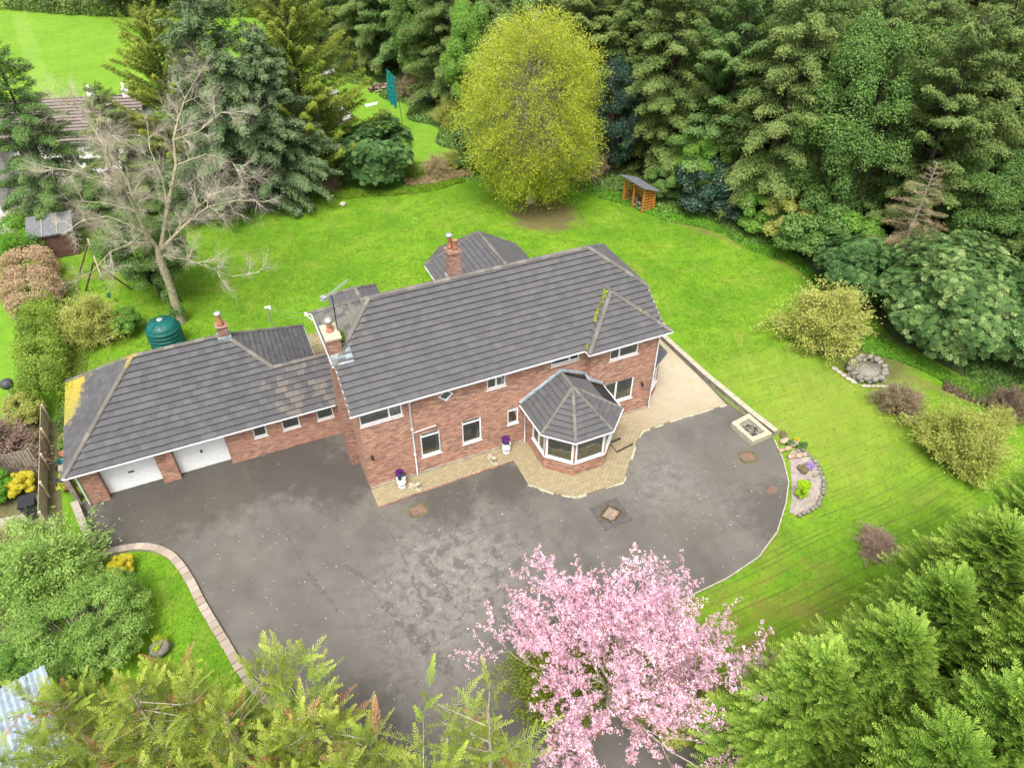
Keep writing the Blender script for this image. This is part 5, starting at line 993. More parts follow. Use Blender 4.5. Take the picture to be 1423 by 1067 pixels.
# ------------------------------------------------------------------ branching trees
def grow(g, p, d, L_, r, lvl, segs, tips, up=.1, ang=.75, nch=5, k=4, bend=.12, sub=.62):
    step = L_/k; pts = [p]
    for i in range(k):
        d = nrmz(d+g.normal(size=3)*bend+np.array([0, 0, up])*.5); q = p+d*step; ra, rb = r*(1-.6*i/k), r*(1-.6*(i+1)/k); segs.append((p, q, ra, rb)); p = q; pts.append(p)
        if lvl > 0 and i >= (1 if lvl > 1 else 0):
            for c in range(max(1, round(nch/(k-1)))):
                a = nrmz(np.cross(d, g.normal(size=3))); dd = nrmz(d*math.cos(ang)+a*math.sin(ang)); grow(g, p-d*step*g.uniform(0, .9), dd, L_*sub*g.uniform(.6, 1.15), rb*.6, lvl-1, segs, tips, up, ang, nch, k, bend, sub)
    if lvl > 0: grow(g, p, d, L_*sub, r*.38, lvl-1, segs, tips, up, ang, nch, k, bend, sub)
    else: tips.append((pts, d))
# pink flowering cherry
g = R(61); segs = []; tips = []; tr = [(np.array([0, 0, 0.]), np.array([.05, .05, 1.]), .17, .14), (np.array([.05, .05, 1.]), np.array([0., .15, 1.9]), .14, .12)]
for i in range(17):
    a = i*2.4+g.normal()*.2; el = .15+1.15*(i/16); L_ = 2.05-.3*(i/16)+.3*max(0, math.cos(a-1.5))+.55*max(0, math.cos(a+1.4))-.25*max(0, math.cos(a-3.3)); st = np.array([0, .15, 1.2+1.2*(i/16)])
    grow(g, st, np.array([math.cos(a)*math.cos(el), math.sin(a)*math.cos(el), math.sin(el)]), L_, .065, 3, segs, tips, .06, .62, 4, 4, .15, .72)
V, Fc = tubes_np(tr+segs, 5); tm = mesh_np('cherry_limbs', V, Fc, M['bark'], None, True)
P = []; 
for pts, d in tips:
    for a, c in zip(pts, pts[1:]):
        for k in range(4): P.append(a+(c-a)*g.uniform(0, 1))
P = np.array(P); keep = (P[:, 2] > 1.0); P = P[keep]
if len(P) > 23000: P = P[g.choice(len(P), 23000, replace=False)]
nc = len(P); kk = 6; C_ = np.repeat(P+g.normal(size=P.shape)*.05, kk, 0); u = nrmz(g.normal(size=C_.shape)); n_ = len(C_)
V = leaves(C_+u*.05, np.cross(u, g.normal(size=u.shape)), u+np.array([0, 0, .3]), .054*g.uniform(.7, 1.3, n_), .045*g.uniform(.7, 1.2, n_))
mi = np.repeat((g.uniform(0, 1, nc) < .06).astype(int), kk)
cm = leafmesh('cherry_blossom', V, [F['blossom'], F['blossom_leaf']], np.clip(np.repeat(g.uniform(0, .8, nc), kk)+g.uniform(-.1, .3, n_), 0, 1), mi)
t_ = thing('cherry_tree', 'cherry tree covered in pink blossom beside the tarmac at the bottom', 'tree', (4.6, -13.7, 0)); t_.scale = (1.03, 1.16, 1.08); ob('branches', tm, t_); ob('blossom', cm, t_)
print('cherry tips', len(tips), 'clusters', nc, 'ext', P.min(0), P.max(0))
# large bare tree left of the house
L = dict(trunk=[(-6.76, 17.5, 0), (-6.65, 17.45, 2.66), (-6.7, 17.45, 4.33), (-6.59, 17.52, 5.12)], L1=[(-6.6, 17.5, 4.9), (-6.9, 17.2, 6.18), (-6.93, 16.9, 7.59), (-7.05, 16.6, 9.11), (-7.3, 16.4, 9.82), (-7.23, 16.2, 11.04), (-6.83, 16.1, 12.05)],
 L2=[(-6.5, 17.5, 4.9), (-5.51, 17.9, 6.99), (-4.43, 18.3, 9.1), (-4.18, 18.5, 10.38), (-3.67, 18.7, 11.3), (-3.04, 18.8, 12.3), (-2.05, 18.9, 13.35)], L3=[(-6.5, 17.5, 4.9), (-5.64, 17.2, 5.63), (-4.5, 16.9, 6.57), (-3.42, 16.8, 7.18), (-1.9, 16.6, 7.34), (-.42, 16.6, 6.96)],
 L4=[(-6.93, 17.0, 7.6), (-6.9, 17.6, 8.91), (-7.3, 18, 10.35), (-7.6, 18.3, 11.38), (-7.9, 18.5, 12.38), (-8.6, 18.7, 13.1)], L5=[(-6.9, 17.4, 6.0), (-7.47, 17.9, 6.33), (-8.5, 18.2, 7.01), (-9.8, 18.4, 6.9), (-10.8, 18.5, 6.4)],
 L6=[(-6.65, 17.5, 4.4), (-6.4, 17.2, 4.64), (-5.25, 16.8, 4.29), (-3.25, 16.5, 2.9), (-1.72, 16.3, 2.9)], L7=[(-7.0, 16.7, 8.8), (-7.5, 16.4, 9.56), (-8.69, 16.1, 10.41), (-10.0, 15.8, 11.0)],
 L8=[(-4.43, 18.3, 9.1), (-2.83, 18.7, 9.3), (-1.57, 19., 8.5), (-1.1, 19.2, 7.3)], L9=[(-4.18, 18.5, 10.38), (-2.9, 18.2, 10.7), (-1.5, 18, 11.6), (-.4, 18, 11.3)],
 L10=[(-6.93, 16.9, 7.59), (-8.2, 17.3, 8.1), (-9.6, 17.6, 8.4)], L11=[(-5.5, 17.9, 7.0), (-5.3, 18.8, 8.3), (-5.5, 19.6, 9.7), (-5.2, 20.2, 11.)], L12=[(-4.5, 16.9, 6.5), (-4.0, 16.0, 7.6), (-3.0, 15.4, 8.4), (-2.2, 15., 8.9)],
 L13=[(-6.7, 17.4, 5.4), (-7.6, 16.4, 6.1), (-8.7, 15.7, 6.2), (-9.9, 15.3, 5.4)])
rad = dict(trunk=(.25, .17), L1=(.13, .025), L2=(.12, .02), L3=(.10, .02), L4=(.09, .02), L5=(.07, .015), L6=(.06, .015), L7=(.05, .015), L8=(.05, .012), L9=(.05, .012), L10=(.05, .012), L11=(.06, .012), L12=(.05, .012), L13=(.06, .012))
g = R(72); segs = []; tips = []; o_ = np.array([-6.76, 17.5, 0.])
for nm, pts in L.items():
    P_ = [np.array(p)-o_ for p in pts]; ra, rb = rad[nm]; n = len(P_)-1
    for i in range(n): segs.append((P_[i], P_[i+1], ra+(rb-ra)*i/n, ra+(rb-ra)*(i+1)/n))
    if nm == 'trunk': segs[0] = (segs[0][0], segs[0][1], .32, segs[0][3]); continue
    for i in range(1, n+1):
        for c in range(3 if nm in ('L1', 'L2', 'L4') else 3):
            q = P_[i]+(P_[i-1]-P_[i])*g.uniform(0, 1); d = nrmz(P_[i]-P_[i-1]); a = nrmz(np.cross(d, g.normal(size=3))); grow(g, q, nrmz(d*.6+a*.8+np.array([0, 0, .1])), g.uniform(.6, 1.25)*(.8+.3*(i > 1)), .021, 2, segs, tips, .03, .75, 8, 4, .22, .72)
V, Fc = tubes_np([s for s in segs if s[2] >= .03], 7); V2, F2 = tubes_np([s if True else 0 for s in segs if s[2] < .03], 3)
t_ = thing('bare_tree', 'large leafless tree with pale forked trunk left of the house', 'tree', (-6.76, 17.5, 0)); ob('trunk', mesh_np('bare_trunk', V, Fc, M['barkgreen'], None, True), t_)
M['twigs'] = plain('pale_twigs', (.47, .41, .33), .95, .4, 2); ob('twigs', mesh_np('bare_twigs', V2, F2, M['twigs'], None, True), t_)
V, r_, s_ = blob_np(75, 2200, (.5, .45, 1.3), 12, .4, .14, .1); V[:, 2] += 1.3; ob('ivy', leafmesh('ivy_leaves', V, F['ivy'], r_), t_)
# cherry's neighbour: golden bush under the blossom
plant('twig', 'shrub', 'golden-brown bushy conifer half hidden under the pink blossom', 'shrub', (3.5, -12.2), 1.45, 0, 1.15, mat='gold', crown='foliage', trunk='stems')
plant('bush', 'shrub', 'yellow-green shrub seen through the right side of the pink blossom', 'shrub', (7.0, -14.6), .9, 0, .8, mat='yshrub', crown='foliage', trunk='stems')
# bushes of the lower left corner
V, r_, s_ = blob_np(81, 60000, (3.2, 2.8, 1.6), 210, .14, .11, .05, .5, -.4); V[:, 2] += 1.2; s_ = [(a+[0, 0, 1.2], b_+[0, 0, 1.2], c*.5, d) for a, b_, c, d in s_]; proto('bigbush', V, r_, s_, 1., .08, M['bark'])
plant('bigbush', 'shrub', 'large light green bush inside the curved edging at the left', 'shrub', (-11.9, -3.3), .88, .3, mat='bush', crown='foliage', trunk='stems')
plant('bigbush', 'shrub', 'light green bush at the left edge of the photo beside the largest bush', 'shrub', (-14.3, -4.6), .75, 2.3, mat='fresh', crown='foliage', trunk='stems')
plant('twig', 'shrub', 'straggly pale-stemmed shrub at the end of the short garden wall', 'shrub', (-13.2, -.1), 1.75, .3, .95, mat='bush', crown='foliage', trunk='stems')
plant('twig', 'shrub', 'tangle of pale stems with few leaves at the left edge', 'shrub', (-15.0, 1.0), 1.4, 1.3, .9, mat='dry', crown='foliage', trunk='stems')
plant('bush', 'shrub', 'small yellow-flowering bush just inside the curved edging', 'shrub', (-10.5, -.2), .33, .3, mat='yellow', crown='foliage', trunk='stems')
plant('bush', 'shrub', 'green bush behind the yellow-flowering bush at the edging', 'shrub', (-11.7, -.5), .5, .9, mat='bush', crown='foliage', trunk='stems')
# neighbour's plants
plant('bush', 'shrub', 'bright yellow rounded shrub in the neighbouring garden', 'shrub', (-14.5, 6.3), .42, .3, mat='yellow', crown='foliage', trunk='stems')
plant('bush', 'shrub', 'clipped green dome left of the bright yellow shrub', 'shrub', (-15.6, 6.4), .55, 2.3, mat='lawncl', crown='foliage', trunk='stems')
plant('twig', 'shrub', 'broad purple-brown shrub behind the short side fence', 'shrub', (-15.5, 8.6), 1.45, 1.3, .85, mat='purple', crown='twigs', trunk='stems')
plant('bush', 'shrub', 'pale white-flowering shrub at the left edge beyond the purple-brown shrub', 'shrub', (-14.6, 11.6), .6, 2.3, mat='yshrub', crown='foliage', trunk='stems')
plant('twig', 'shrub', 'low leafy shrub over the neighbouring path', 'shrub', (-14.3, 3.0), .8, 2.3, .9, mat='bush', crown='foliage', trunk='stems')
# hedges on the left boundary
def hedge(name, label, pts, wdt, h, n, mat, ll=.13, lw=.07, seed=5, cat='hedge'):
    g = R(seed); P_ = np.array(pts, float); sl_ = np.linalg.norm(np.diff(P_, axis=0), axis=1); cs = np.concatenate([[0], np.cumsum(sl_)]); u = g.uniform(0, cs[-1], n); k = np.clip(np.searchsorted(cs, u)-1, 0, len(sl_)-1); f = ((u-cs[k])/sl_[k])[:, None]
    base = P_[k]*(1-f)+P_[k+1]*f; d = (P_[k+1]-P_[k])/sl_[k][:, None]; nn = np.stack([-d[:, 1], d[:, 0]], 1); a = g.uniform(-.25, 3.4, n); bump = 1+.16*np.sin(u*2.1+seed)+.12*np.sin(u*5.3+a*2)+.1*np.sin(u*11+a*5)
    rr_ = g.uniform(.72, 1.02, n)*bump; off = np.cos(a)*np.abs(np.cos(a))**-.35*wdt/2*rr_; z = np.clip(np.abs(np.sin(a))**.55*h*rr_, .05, None); P3 = np.concatenate([base+nn*off[:, None], z[:, None]], 1)-np.array([P_[0][0], P_[0][1], 0])
    N_ = np.concatenate([nn*np.cos(a)[:, None], np.sin(a)[:, None]], 1)+g.normal(size=(n, 3))*.5; V = leaves(P3, g.normal(size=(n, 3)), N_, ll*g.uniform(.6, 1.3, n), lw*g.uniform(.7, 1.3, n))
    me = leafmesh(name, V, F[mat], np.clip(g.uniform(0, .8, n)+.2*np.sin(u*1.3), 0, 1)); o = ob(name, me); o.location = (P_[0][0], P_[0][1], 0); return tag(o, label, cat)
hedge('garden_hedge', 'tall rough green hedge between the lawn and the neighbouring strip of grass', [(-14.1, 21), (-13.9, 17.5), (-13.7, 14), (-13.5, 11.6)], 2.1, 1.9, 26000, 'hedge', seed=3)
hedge('beech_hedge', 'brown-leaved beech hedge in front of the dark wooden shed', [(-15.2, 28.2), (-14.9, 25), (-14.5, 21.2)], 2.9, 1.8, 24000, 'beech', seed=4)
hedge('garden_hedge', 'bright green hedge beyond the brown beech hedge', [(-16.8, 31.5), (-15.6, 30.2), (-15.4, 28.3)], 2.6, 1.9, 12000, 'lawncl', seed=6)
hedge('garden_hedge', 'low yellow-green hedge behind the dark wooden shed', [(-16.3, 33.6), (-13.5, 33.1), (-11.4, 32.6)], 1.2, 1.5, 9000, 'hedge', seed=7)
hedge('hedgerow', 'wild hedgerow across the far field at the top left', [(-22, 108), (-14, 101), (-1, 93.5), (8, 90), (16, 88)], 3.5, 1.9, 15000, 'olive', .4, .2, 8)
plant('twig', 'shrub', 'rust-brown shrub beside the dark wooden shed', 'shrub', (-16.0, 30.6), .8, 1.3, .9, mat='beech', crown='foliage', trunk='stems')
for i, (x, y, s) in enumerate(((-6.2, 33.9, .62), (-10.4, 32.0, .55), (-5.6, 30.5, .42))): plant('brd_b', 'evergreen_tree', ('dark bushy evergreen between the yard and the bare tree', 'dark bushy evergreen right of the wooden shed', 'low evergreen at the left foot of the blue spruce')[i], 'tree', (x, y), s, i, mat='dark')
for i, (x, y) in enumerate(((-7.5, 96), (-2.5, 94), (1.5, 93))): plant('con_b', 'field_tree', ('leftmost', 'middle', 'rightmost')[i]+' of three trees standing in the far hedgerow at the top left', 'tree', (x, y), .9, i, mat='olive')
# ------------------------------------------------------------------ things
# neighbour's buildings
nb = thing('neighbour_house', 'pale bungalow with brown tiled roof half hidden behind the bare tree', 'house', (-11, 47, 0))
b = MB(); b.box(-17, -6.4, 43.4, 50.6, 0, 2.7, 0, -.25, (-11, 47)); b.build('wall', M['roomwall'], nb)
def rot2(x, y, c, a): return (c[0]+(x-c[0])*math.cos(a)-(y-c[1])*math.sin(a), c[1]+(x-c[0])*math.sin(a)+(y-c[1])*math.cos(a))
t = NT('brown_tile'); M['browntile'] = t.col(t.mix(t.noise(3, 4), (.13, .105, .095), (.22, .18, .16)), .85)
b = MB(); c_ = (-11, 47); q = lambda x, y, z: rot2(x, y, c_, -.25)+(z,)
tiles(b, [q(-17.5, 42.9, 2.65), q(-5.9, 42.9, 2.65), q(-5.9, 47, 4.7), q(-17.5, 47, 4.7)], .35, .4); tiles(b, [q(-17.5, 51.1, 2.65), q(-5.9, 51.1, 2.65), q(-5.9, 47, 4.7), q(-17.5, 47, 4.7)], .35, .4)
nr = b.build('roof', [M['browntile'], M['tileshade'], M['tileshade']], nb)
for dx in (-9.9, -7.2):
    b = MB(); x, y = rot2(dx, 47, c_, -.25); b.box(x-.25, x+.25, y-.25, y+.25, 4.2, 5.2); b.lathe((x, y, 5.2), [(.15, 0), (.12, .5)], 10); b.build('chimney', M['white'], nr)
for k, x in enumerate((-15.5, -12.5, -9.5)):
    b = MB(); p = [q(x+dx, 43.37, z) for dx, z in ((0, 1), (1.3, 1), (1.3, 2.2), (0, 2.2))]; b.face(p); b.build('window', M['darkgrey'], nb)
ng = thing('neighbour_garage', 'white outbuilding with a dark red door at the left edge of the photo', 'garage', (-20, 40, 0))
b = MB(); b.box(-23.5, -17.6, 37.6, 45, 0, 2.6); b.build('wall', M['white'], ng); b = MB(); b.box(-19.8, -17.9, 37.5, 37.598, 0, 2.1); b.build('door', plain('dark_red_door', (.10, .015, .012), .6), ng)
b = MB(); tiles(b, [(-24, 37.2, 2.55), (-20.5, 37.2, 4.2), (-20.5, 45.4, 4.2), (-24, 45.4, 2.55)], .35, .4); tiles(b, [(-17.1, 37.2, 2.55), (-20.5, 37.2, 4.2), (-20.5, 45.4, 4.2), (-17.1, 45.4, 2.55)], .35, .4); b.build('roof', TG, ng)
# parked white car in the neighbour's yard
cr = thing('parked_car', 'white car parked in the neighbouring yard, glimpsed through the bare tree', 'car', (-10.9, 38.9, 0), rz=0)
b = MB(); sec = [(-2.1, .35, .75), (-2.05, .3, .95), (-1.2, .3, 1.02), (-.55, .3, 1.45), (.9, .3, 1.48), (1.6, .3, 1.05), (2.05, .3, .95), (2.15, .35, .6)]
for i in range(len(sec)-1):
    (x0, a0, t0), (x1, a1, t1) = sec[i], sec[i+1]; w0, w1 = (.84 if t0 < 1.2 else .66), (.84 if t1 < 1.2 else .66)
    vs = [(-10.9+x0, 38.9-.84, a0), (-10.9+x1, 38.9-.84, a1), (-10.9+x1, 38.9-w1, t1), (-10.9+x0, 38.9-w0, t0), (-10.9+x0, 38.9+.84, a0), (-10.9+x1, 38.9+.84, a1), (-10.9+x1, 38.9+w1, t1), (-10.9+x0, 38.9+w0, t0)]
    b.idx(vs, [(0, 1, 2, 3), (5, 4, 7, 6), (3, 2, 6, 7)])
b.build('body', M['white'], cr)
b = MB(); b.idx([(-12.0, 38.2, 1.07), (-11.5, 38.28, 1.43), (-11.5, 39.52, 1.43), (-12.0, 39.6, 1.07)], [(0, 1, 2, 3)]); b.build('windscreen', M['darkgrey'], cr)
for x in (-12.3, -9.6):
    for y in (38.06, 39.74):
        b = MB(); b.tube([(x, y-.1, .32), (x, y+.1, .32)], .32, 14, sm=False); b.build('wheel', M['black'], cr)
# shed
sh = thing('wooden_shed', 'dark wooden shed with grey felt roof beside the beech hedge', 'shed', (-13.5, 29.9, 0))
b = MB(); b.box(-14.75, -12.35, 28.8, 30.8, 0, 1.75); 
for i in range(14): b.box(-14.75+.171*i+.01, -14.75+.171*(i+1)-.01, 28.775, 28.798, .03, 1.74)
b.build('wall', M['brown_timber'], sh); b = MB(); b.idx([(-14.95, 28.6, 1.74), (-12.15, 28.6, 1.74), (-12.15, 31., 2.15), (-14.95, 31., 2.15), (-14.95, 28.6, 1.82), (-12.15, 28.6, 1.82), (-12.15, 31., 2.23), (-14.95, 31., 2.23)], [(0, 3, 2, 1), (4, 5, 6, 7), (0, 1, 5, 4), (1, 2, 6, 5), (2, 3, 7, 6), (3, 0, 4, 7)]); b.build('roof', M['felt'], sh)
b = MB(); b.beam((-14.0, 28.6, 1.84), (-14.0, 31, 2.25), .06, .04); b.beam((-13.1, 28.6, 1.84), (-13.1, 31, 2.25), .06, .04); b.build('roof_batten', M['pale_timber'], sh)
# swing frame
sw = thing('swing_frame', 'wooden A-frame swing on the grass beside the shed', 'swing', (-10.9, 23.5, 0))
for p, q_ in (((-11.0, 25.45, 2.4), (-12.39, 25.88, 0)), ((-11.0, 25.45, 2.4), (-9.8, 26.23, 0)), ((-10.75, 22.4, 2.4), (-12.0, 23.6, 0)), ((-10.75, 22.4, 2.4), (-9.3, 22.6, 0))):
    b = MB(); b.tube([p, q_], .055, 8); b.build('leg', M['brown_timber'], sw)
b = MB(); b.tube([(-11.03, 25.7, 2.43), (-10.3, 20.4, 2.4)], .06, 8); b.build('crossbar', M['pale_timber'], sw)
for y in (24.6, 21.4):
    b = MB(); x = -10.95 if y > 24 else -10.5
    for dx in (-.2, .2): b.tube([(x, y+dx, 2.38), (x, y+dx, .6)], .012, 4)
    b.box(x-.09, x+.09, y-.24, y+.24, .55, .6); b.build('swing_seat', M['tankgreen'], sw)
# oil tank
ot = thing('oil_tank', 'dark green ribbed plastic oil tank behind the garage roof', 'tank', (-7.6, 15.4, 0)); b = MB()
prof = [(.86, .12)]
for i in range(5): z = .15+i*.24; prof += [(.90, z), (.94, z+.04), (.94, z+.14), (.90, z+.18), (.87, z+.21)]
prof += [(.86, 1.38), (.74, 1.58), (.45, 1.72), (.2, 1.76), (.02, 1.77)]; b.lathe((-7.6, 15.4, 0), prof, 32); b.build('tank_body', M['tankgreen'], ot)
b = MB(); b.lathe((-7.6, 15.4, 1.76), [(.17, 0), (.17, .08), (.12, .1), (.01, .11)], 14); b.build('lid', M['steel'], ot)
for k in range(8):
    b = MB(); a = k*.785; b.beam((-7.6+math.cos(a)*.3, 15.4+math.sin(a)*.3, 1.76), (-7.6+math.cos(a)*.74, 15.4+math.sin(a)*.74, 1.60), .07, .05); b.build('rib', M['tankgreen'], ot)
b = MB(); b.box(-8.4, -6.8, 14.6, 16.2, 0, .12); b.build('base_slab', M['concrete'], ot)
# log store
ls = thing('log_store', 'open-fronted orange timber log store with a sloping roof at the edge of the wood', 'log store', (26.3, 19.6, 0))
A_, B_, C_, D_ = (25.78, 20.56), (26.1, 18.36), (27.2, 18.5), (26.9, 20.75); md = (25.94, 19.46)
for nm, (x, y), h_ in (('post', A_, 2.0), ('post', B_, 2.0), ('post', C_, 1.55), ('post', D_, 1.55), ('post', md, 2.0)):
    b = MB(); b.box(x-.05, x+.05, y-.05, y+.05, 0, h_); b.build(nm, M['orange_timber'], ls)
b = MB()
for i in range(7): b.beam(B_+(.2+i*.24,), C_+(.2+i*.21,), .03, .12); b.beam(A_+(.2+i*.24,), D_+(.2+i*.21,), .03, .12); b.beam(D_+(.15+i*.22,), C_+(.15+i*.22,), .03, .15)
b.build('slats', M['orange_timber'], ls)
b = MB(); e1, e2, e3, e4 = (25.45, 20.95, 2.12), (25.8, 18.0, 2.12), (27.5, 18.2, 1.5), (27.2, 21.1, 1.5); b.idx([e1, e2, e3, e4]+[(x, y, z+.05) for x, y, z in (e1, e2, e3, e4)], [(0, 1, 2, 3), (7, 6, 5, 4), (0, 4, 5, 1), (1, 5, 6, 2), (2, 6, 7, 3), (3, 7, 4, 0)]); b.build('roof', M['felt'], ls)
g = random.Random(4)
for i in range(26):
    x, y = g.uniform(26.2, 26.9), g.uniform(18.7, 20.4); z = .06+g.random()**2*.75; a = g.uniform(0, 3.14); l = .2; b = MB(); b.tube([(x-math.cos(a)*l, y-math.sin(a)*l, z), (x+math.cos(a)*l, y+math.sin(a)*l, z+g.uniform(-.05, .08))], g.uniform(.05, .09), 7, sm=False)
    tag(b.build('firewood_log', M['grey_timber'] if i % 3 else M['pale_timber']), 'split log in the heap inside the timber log store', 'log', 'logs heaped in the log store')
# fences and things in the gap left of the garage
def fence(name, label, p, q_, h_, n, mat):
    f_ = thing(name, label, 'fence', (p[0], p[1], 0)); b = MB(); p, q_ = Vector(p), Vector(q_); k = int((q_-p).length/.15)
    for i in range(k): a = p+(q_-p)*((i+.06)/k); c = p+(q_-p)*((i+.94)/k); b.beam((a.x, a.y, h_/2), (c.x, c.y, h_/2), .02, h_-.03*(i % 2))
    b.build('boards', mat, f_); 
    for i in range(n+1): a = p+(q_-p)*(i/n); b = MB(); b.box(a.x+.04, a.x+.13, a.y-.05, a.y+.05, 0, h_+.06); b.build('post', mat, f_)
fence('wooden_fence', 'weathered pale wooden fence along the gap beside the garage', (-13.7, 11.2), (-13.5, 3.6), 1.0, 4, plain('silvered_pine', (.42, .36, .26), .9, .3, 5))
fence('wooden_fence', 'short wooden fence running left in front of the purple-brown shrub', (-18.5, 7.6), (-13.9, 7.3), 1.6, 2, M['grey_timber'])
b = MB(); b.box(-12.35, -12.15, 4.6, 5.0, 0, 2.1); tag(b.build('fence_post', M['grey_timber']), 'thick mossy timber post at the front corner of the garage gap', 'post')
def pot(x, y, r, h_, m, lb, z=0, plantm=None):
    b = MB(); t_ = thing('plant_pot', lb, 'pot', (x, y, z)); b.lathe((x, y, z), [(r*.7, 0), (r, h_*.85), (r*1.1, h_*.86), (r*1.1, h_), (r*.9, h_), (r*.85, h_*.85)], 14); b.build('pot', M[m], t_)
    if plantm:
        V, r_, _ = blob_np(int(x*7) % 97+3, 260, (r*1.5, r*1.5, r*1.6), 8, .5, .1, .06); o = ob('flowers', leafmesh('pot_plant', V, F[plantm], r_), t_); o.location = (0, 0, h_+r*.9)
for x, y, r, h_, m, lb, pm in ((-12.75, 9.2, .32, .3, 'terracotta', 'flat reddish clay bowl in the gap beside the garage', None), (-12.8, 7.9, .2, .38, 'terracotta', 'tall terracotta pot in the gap beside the garage', None), (-12.9, 7.4, .22, .34, 'tankgreen', 'teal green plastic pot beside the terracotta pot', None), (-12.95, 6.2, .22, .3, 'darkgrey', 'dark blue-grey pot in the gap beside the garage', None), (-12.7, 5.7, .26, .26, 'terracotta', 'orange clay pot nearest the timber post', 'moss'), (-12.95, 6.9, .2, .4, 'black', 'black plastic pot behind the dark blue-grey pot', None), (-12.8, 8.6, .22, .3, 'darkgrey', 'dark pot with a fresh green plant in the garage gap', 'fresh')): pot(x, y, r, h_, m, lb, 0, pm)
# wheelie bin and barbecue next door
wb = thing('wheelie_bin', 'dark wheelie bin standing in the neighbouring garden', 'bin', (-13.95, 4.5, 0)); b = MB(); b.idx([(-14.2, 4.3, .05), (-13.75, 4.3, .05), (-13.75, 4.75, .05), (-14.2, 4.75, .05), (-14.27, 4.2, 1.0), (-13.68, 4.2, 1.0), (-13.68, 4.85, 1.0), (-14.27, 4.85, 1.0)], [(0, 3, 2, 1), (4, 5, 6, 7), (0, 1, 5, 4), (1, 2, 6, 5), (2, 3, 7, 6), (3, 0, 4, 7)]); b.build('bin_body', M['darkgrey'], wb)
b = MB(); b.box(-14.3, -13.65, 4.15, 4.9, 1.0, 1.07); b.build('lid', M['black'], wb)
for x in (-14.2, -13.75): b = MB(); b.tube([(x-.03, 4.8, .1), (x+.03, 4.8, .1)], .1, 10); b.build('wheel', M['black'], wb)
bq = thing('kettle_barbecue', 'covered silver-black kettle barbecue on the neighbouring strip of grass', 'barbecue', (-15.5, 14.2, 0)); b = MB(); b.lathe((-15.5, 14.2, .45), [(.05, 0), (.26, .08), (.33, .25), (.33, .3), (.28, .45), (.1, .55), (.01, .56)], 16); b.build('bowl', M['darkgrey'], bq)
for a in (0, 2.1, 4.2): b = MB(); b.tube([(-15.5+math.cos(a)*.1, 14.2+math.sin(a)*.1, .5), (-15.5+math.cos(a)*.3, 14.2+math.sin(a)*.3, 0)], .02, 6); b.build('leg', M['steel'], bq)
# ribbed metal roof
ms = thing('metal_shed', 'low outbuilding with a ribbed pale metal roof in the bottom left corner', 'shed', (-14.5, -7.5, 0))
b = MB(); c_ = (-14.2, -7.4); n = 30
for i in range(n):
    x0, x1 = -17.5+5.6*i/n, -17.5+5.6*(i+.5)/n; x2 = -17.5+5.6*(i+1)/n
    for a, c, za, zb in ((x0, x1, 0, .05), (x1, x2, .05, 0)):
        b.face([rot2(a, -9.2, c_, .25)+(2.2+za,), rot2(c, -9.2, c_, .25)+(2.2+zb,), rot2(c, -5.9, c_, .25)+(2.55+zb,), rot2(a, -5.9, c_, .25)+(2.55+za,)])
b.build('roof', plain('pale_blue_metal', (.24, .29, .34), .45, .3, 3), ms); b = MB(); b.box(-17.3, -12.1, -9.0, -6.1, 0, 2.19, 0, .25, c_); b.build('wall', M['grey_timber'], ms)
# boulder
def rock(name, x, y, sx, sy, sz_, mat, label, group=None, seed=0, z=0, parent=None, cat='rock'):
    g = R(seed+17); b = MB(); n1, n2 = 7, 5; vs = []; 
    for j in range(n2+1):
        ph = math.pi*j/n2
        for i in range(n1): th = 2*math.pi*i/n1; k = g.uniform(.82, 1.12); vs.append((x+math.cos(th)*math.sin(ph)**.7*sx*k, y+math.sin(th)*math.sin(ph)**.7*sy*k, z+sz_*.45-math.cos(ph)*sz_*.55*k))
    b.idx(vs, [(j*n1+i, j*n1+(i+1) % n1, (j+1)*n1+(i+1) % n1, (j+1)*n1+i) for j in range(n2) for i in range(n1)], 0, True); o = b.build(name, mat, parent)
    if label: tag(o, label, cat, group)
    return o
bo = rock('boulder', -9.35, -4.6, .42, .36, .55, M['stonegrey'], 'round mossy boulder on the lawn inside the curved edging', seed=2); V, r_, _ = blob_np(9, 500, (.32, .28, .16), 6, .5, .08, .05); o = ob('moss', leafmesh('boulder_moss', V+np.array([-9.35, -4.6, .48]), F['moss'], r_), bo)
# urns with purple flowers
for x, y, lb in ((1.36, -.46, 'white urn of purple flowers near the left corner of the front wall'), (6.65, -.4, 'white urn of purple flowers beside the bay')):
    u = thing('flower_urn', lb, 'urn', (x, y, .075)); b = MB(); b.lathe((x, y, .075), [(.17, 0), (.18, .06), (.12, .10), (.12, .2), (.2, .26), (.22, .34), (.16, .42), (.13, .46), (.19, .52), (.22, .60), (.2, .62), (.15, .58)], 18); b.build('urn', M['white'], u)
    b = MB(); b.lathe((x, y, .075), [(.123, .11), (.128, .12), (.128, .19), (.123, .2)], 18); b.build('urn_band', M['lead'], u)
    V, r_, _ = blob_np(int(x*3)+2, 420, (.21, .21, .17), 10, .45, .09, .06); fl = ob('flowers', leafmesh('urn_flowers', V, F['vio'], r_), u); fl.location = (0, 0, .82)
    V, r_, _ = blob_np(int(x*3)+8, 260, (.2, .2, .14), 8, .45, .1, .05); fo_ = ob('leaves', leafmesh('urn_leaves', V, F['holly'], r_), u); fo_.location = (0, 0, .7)
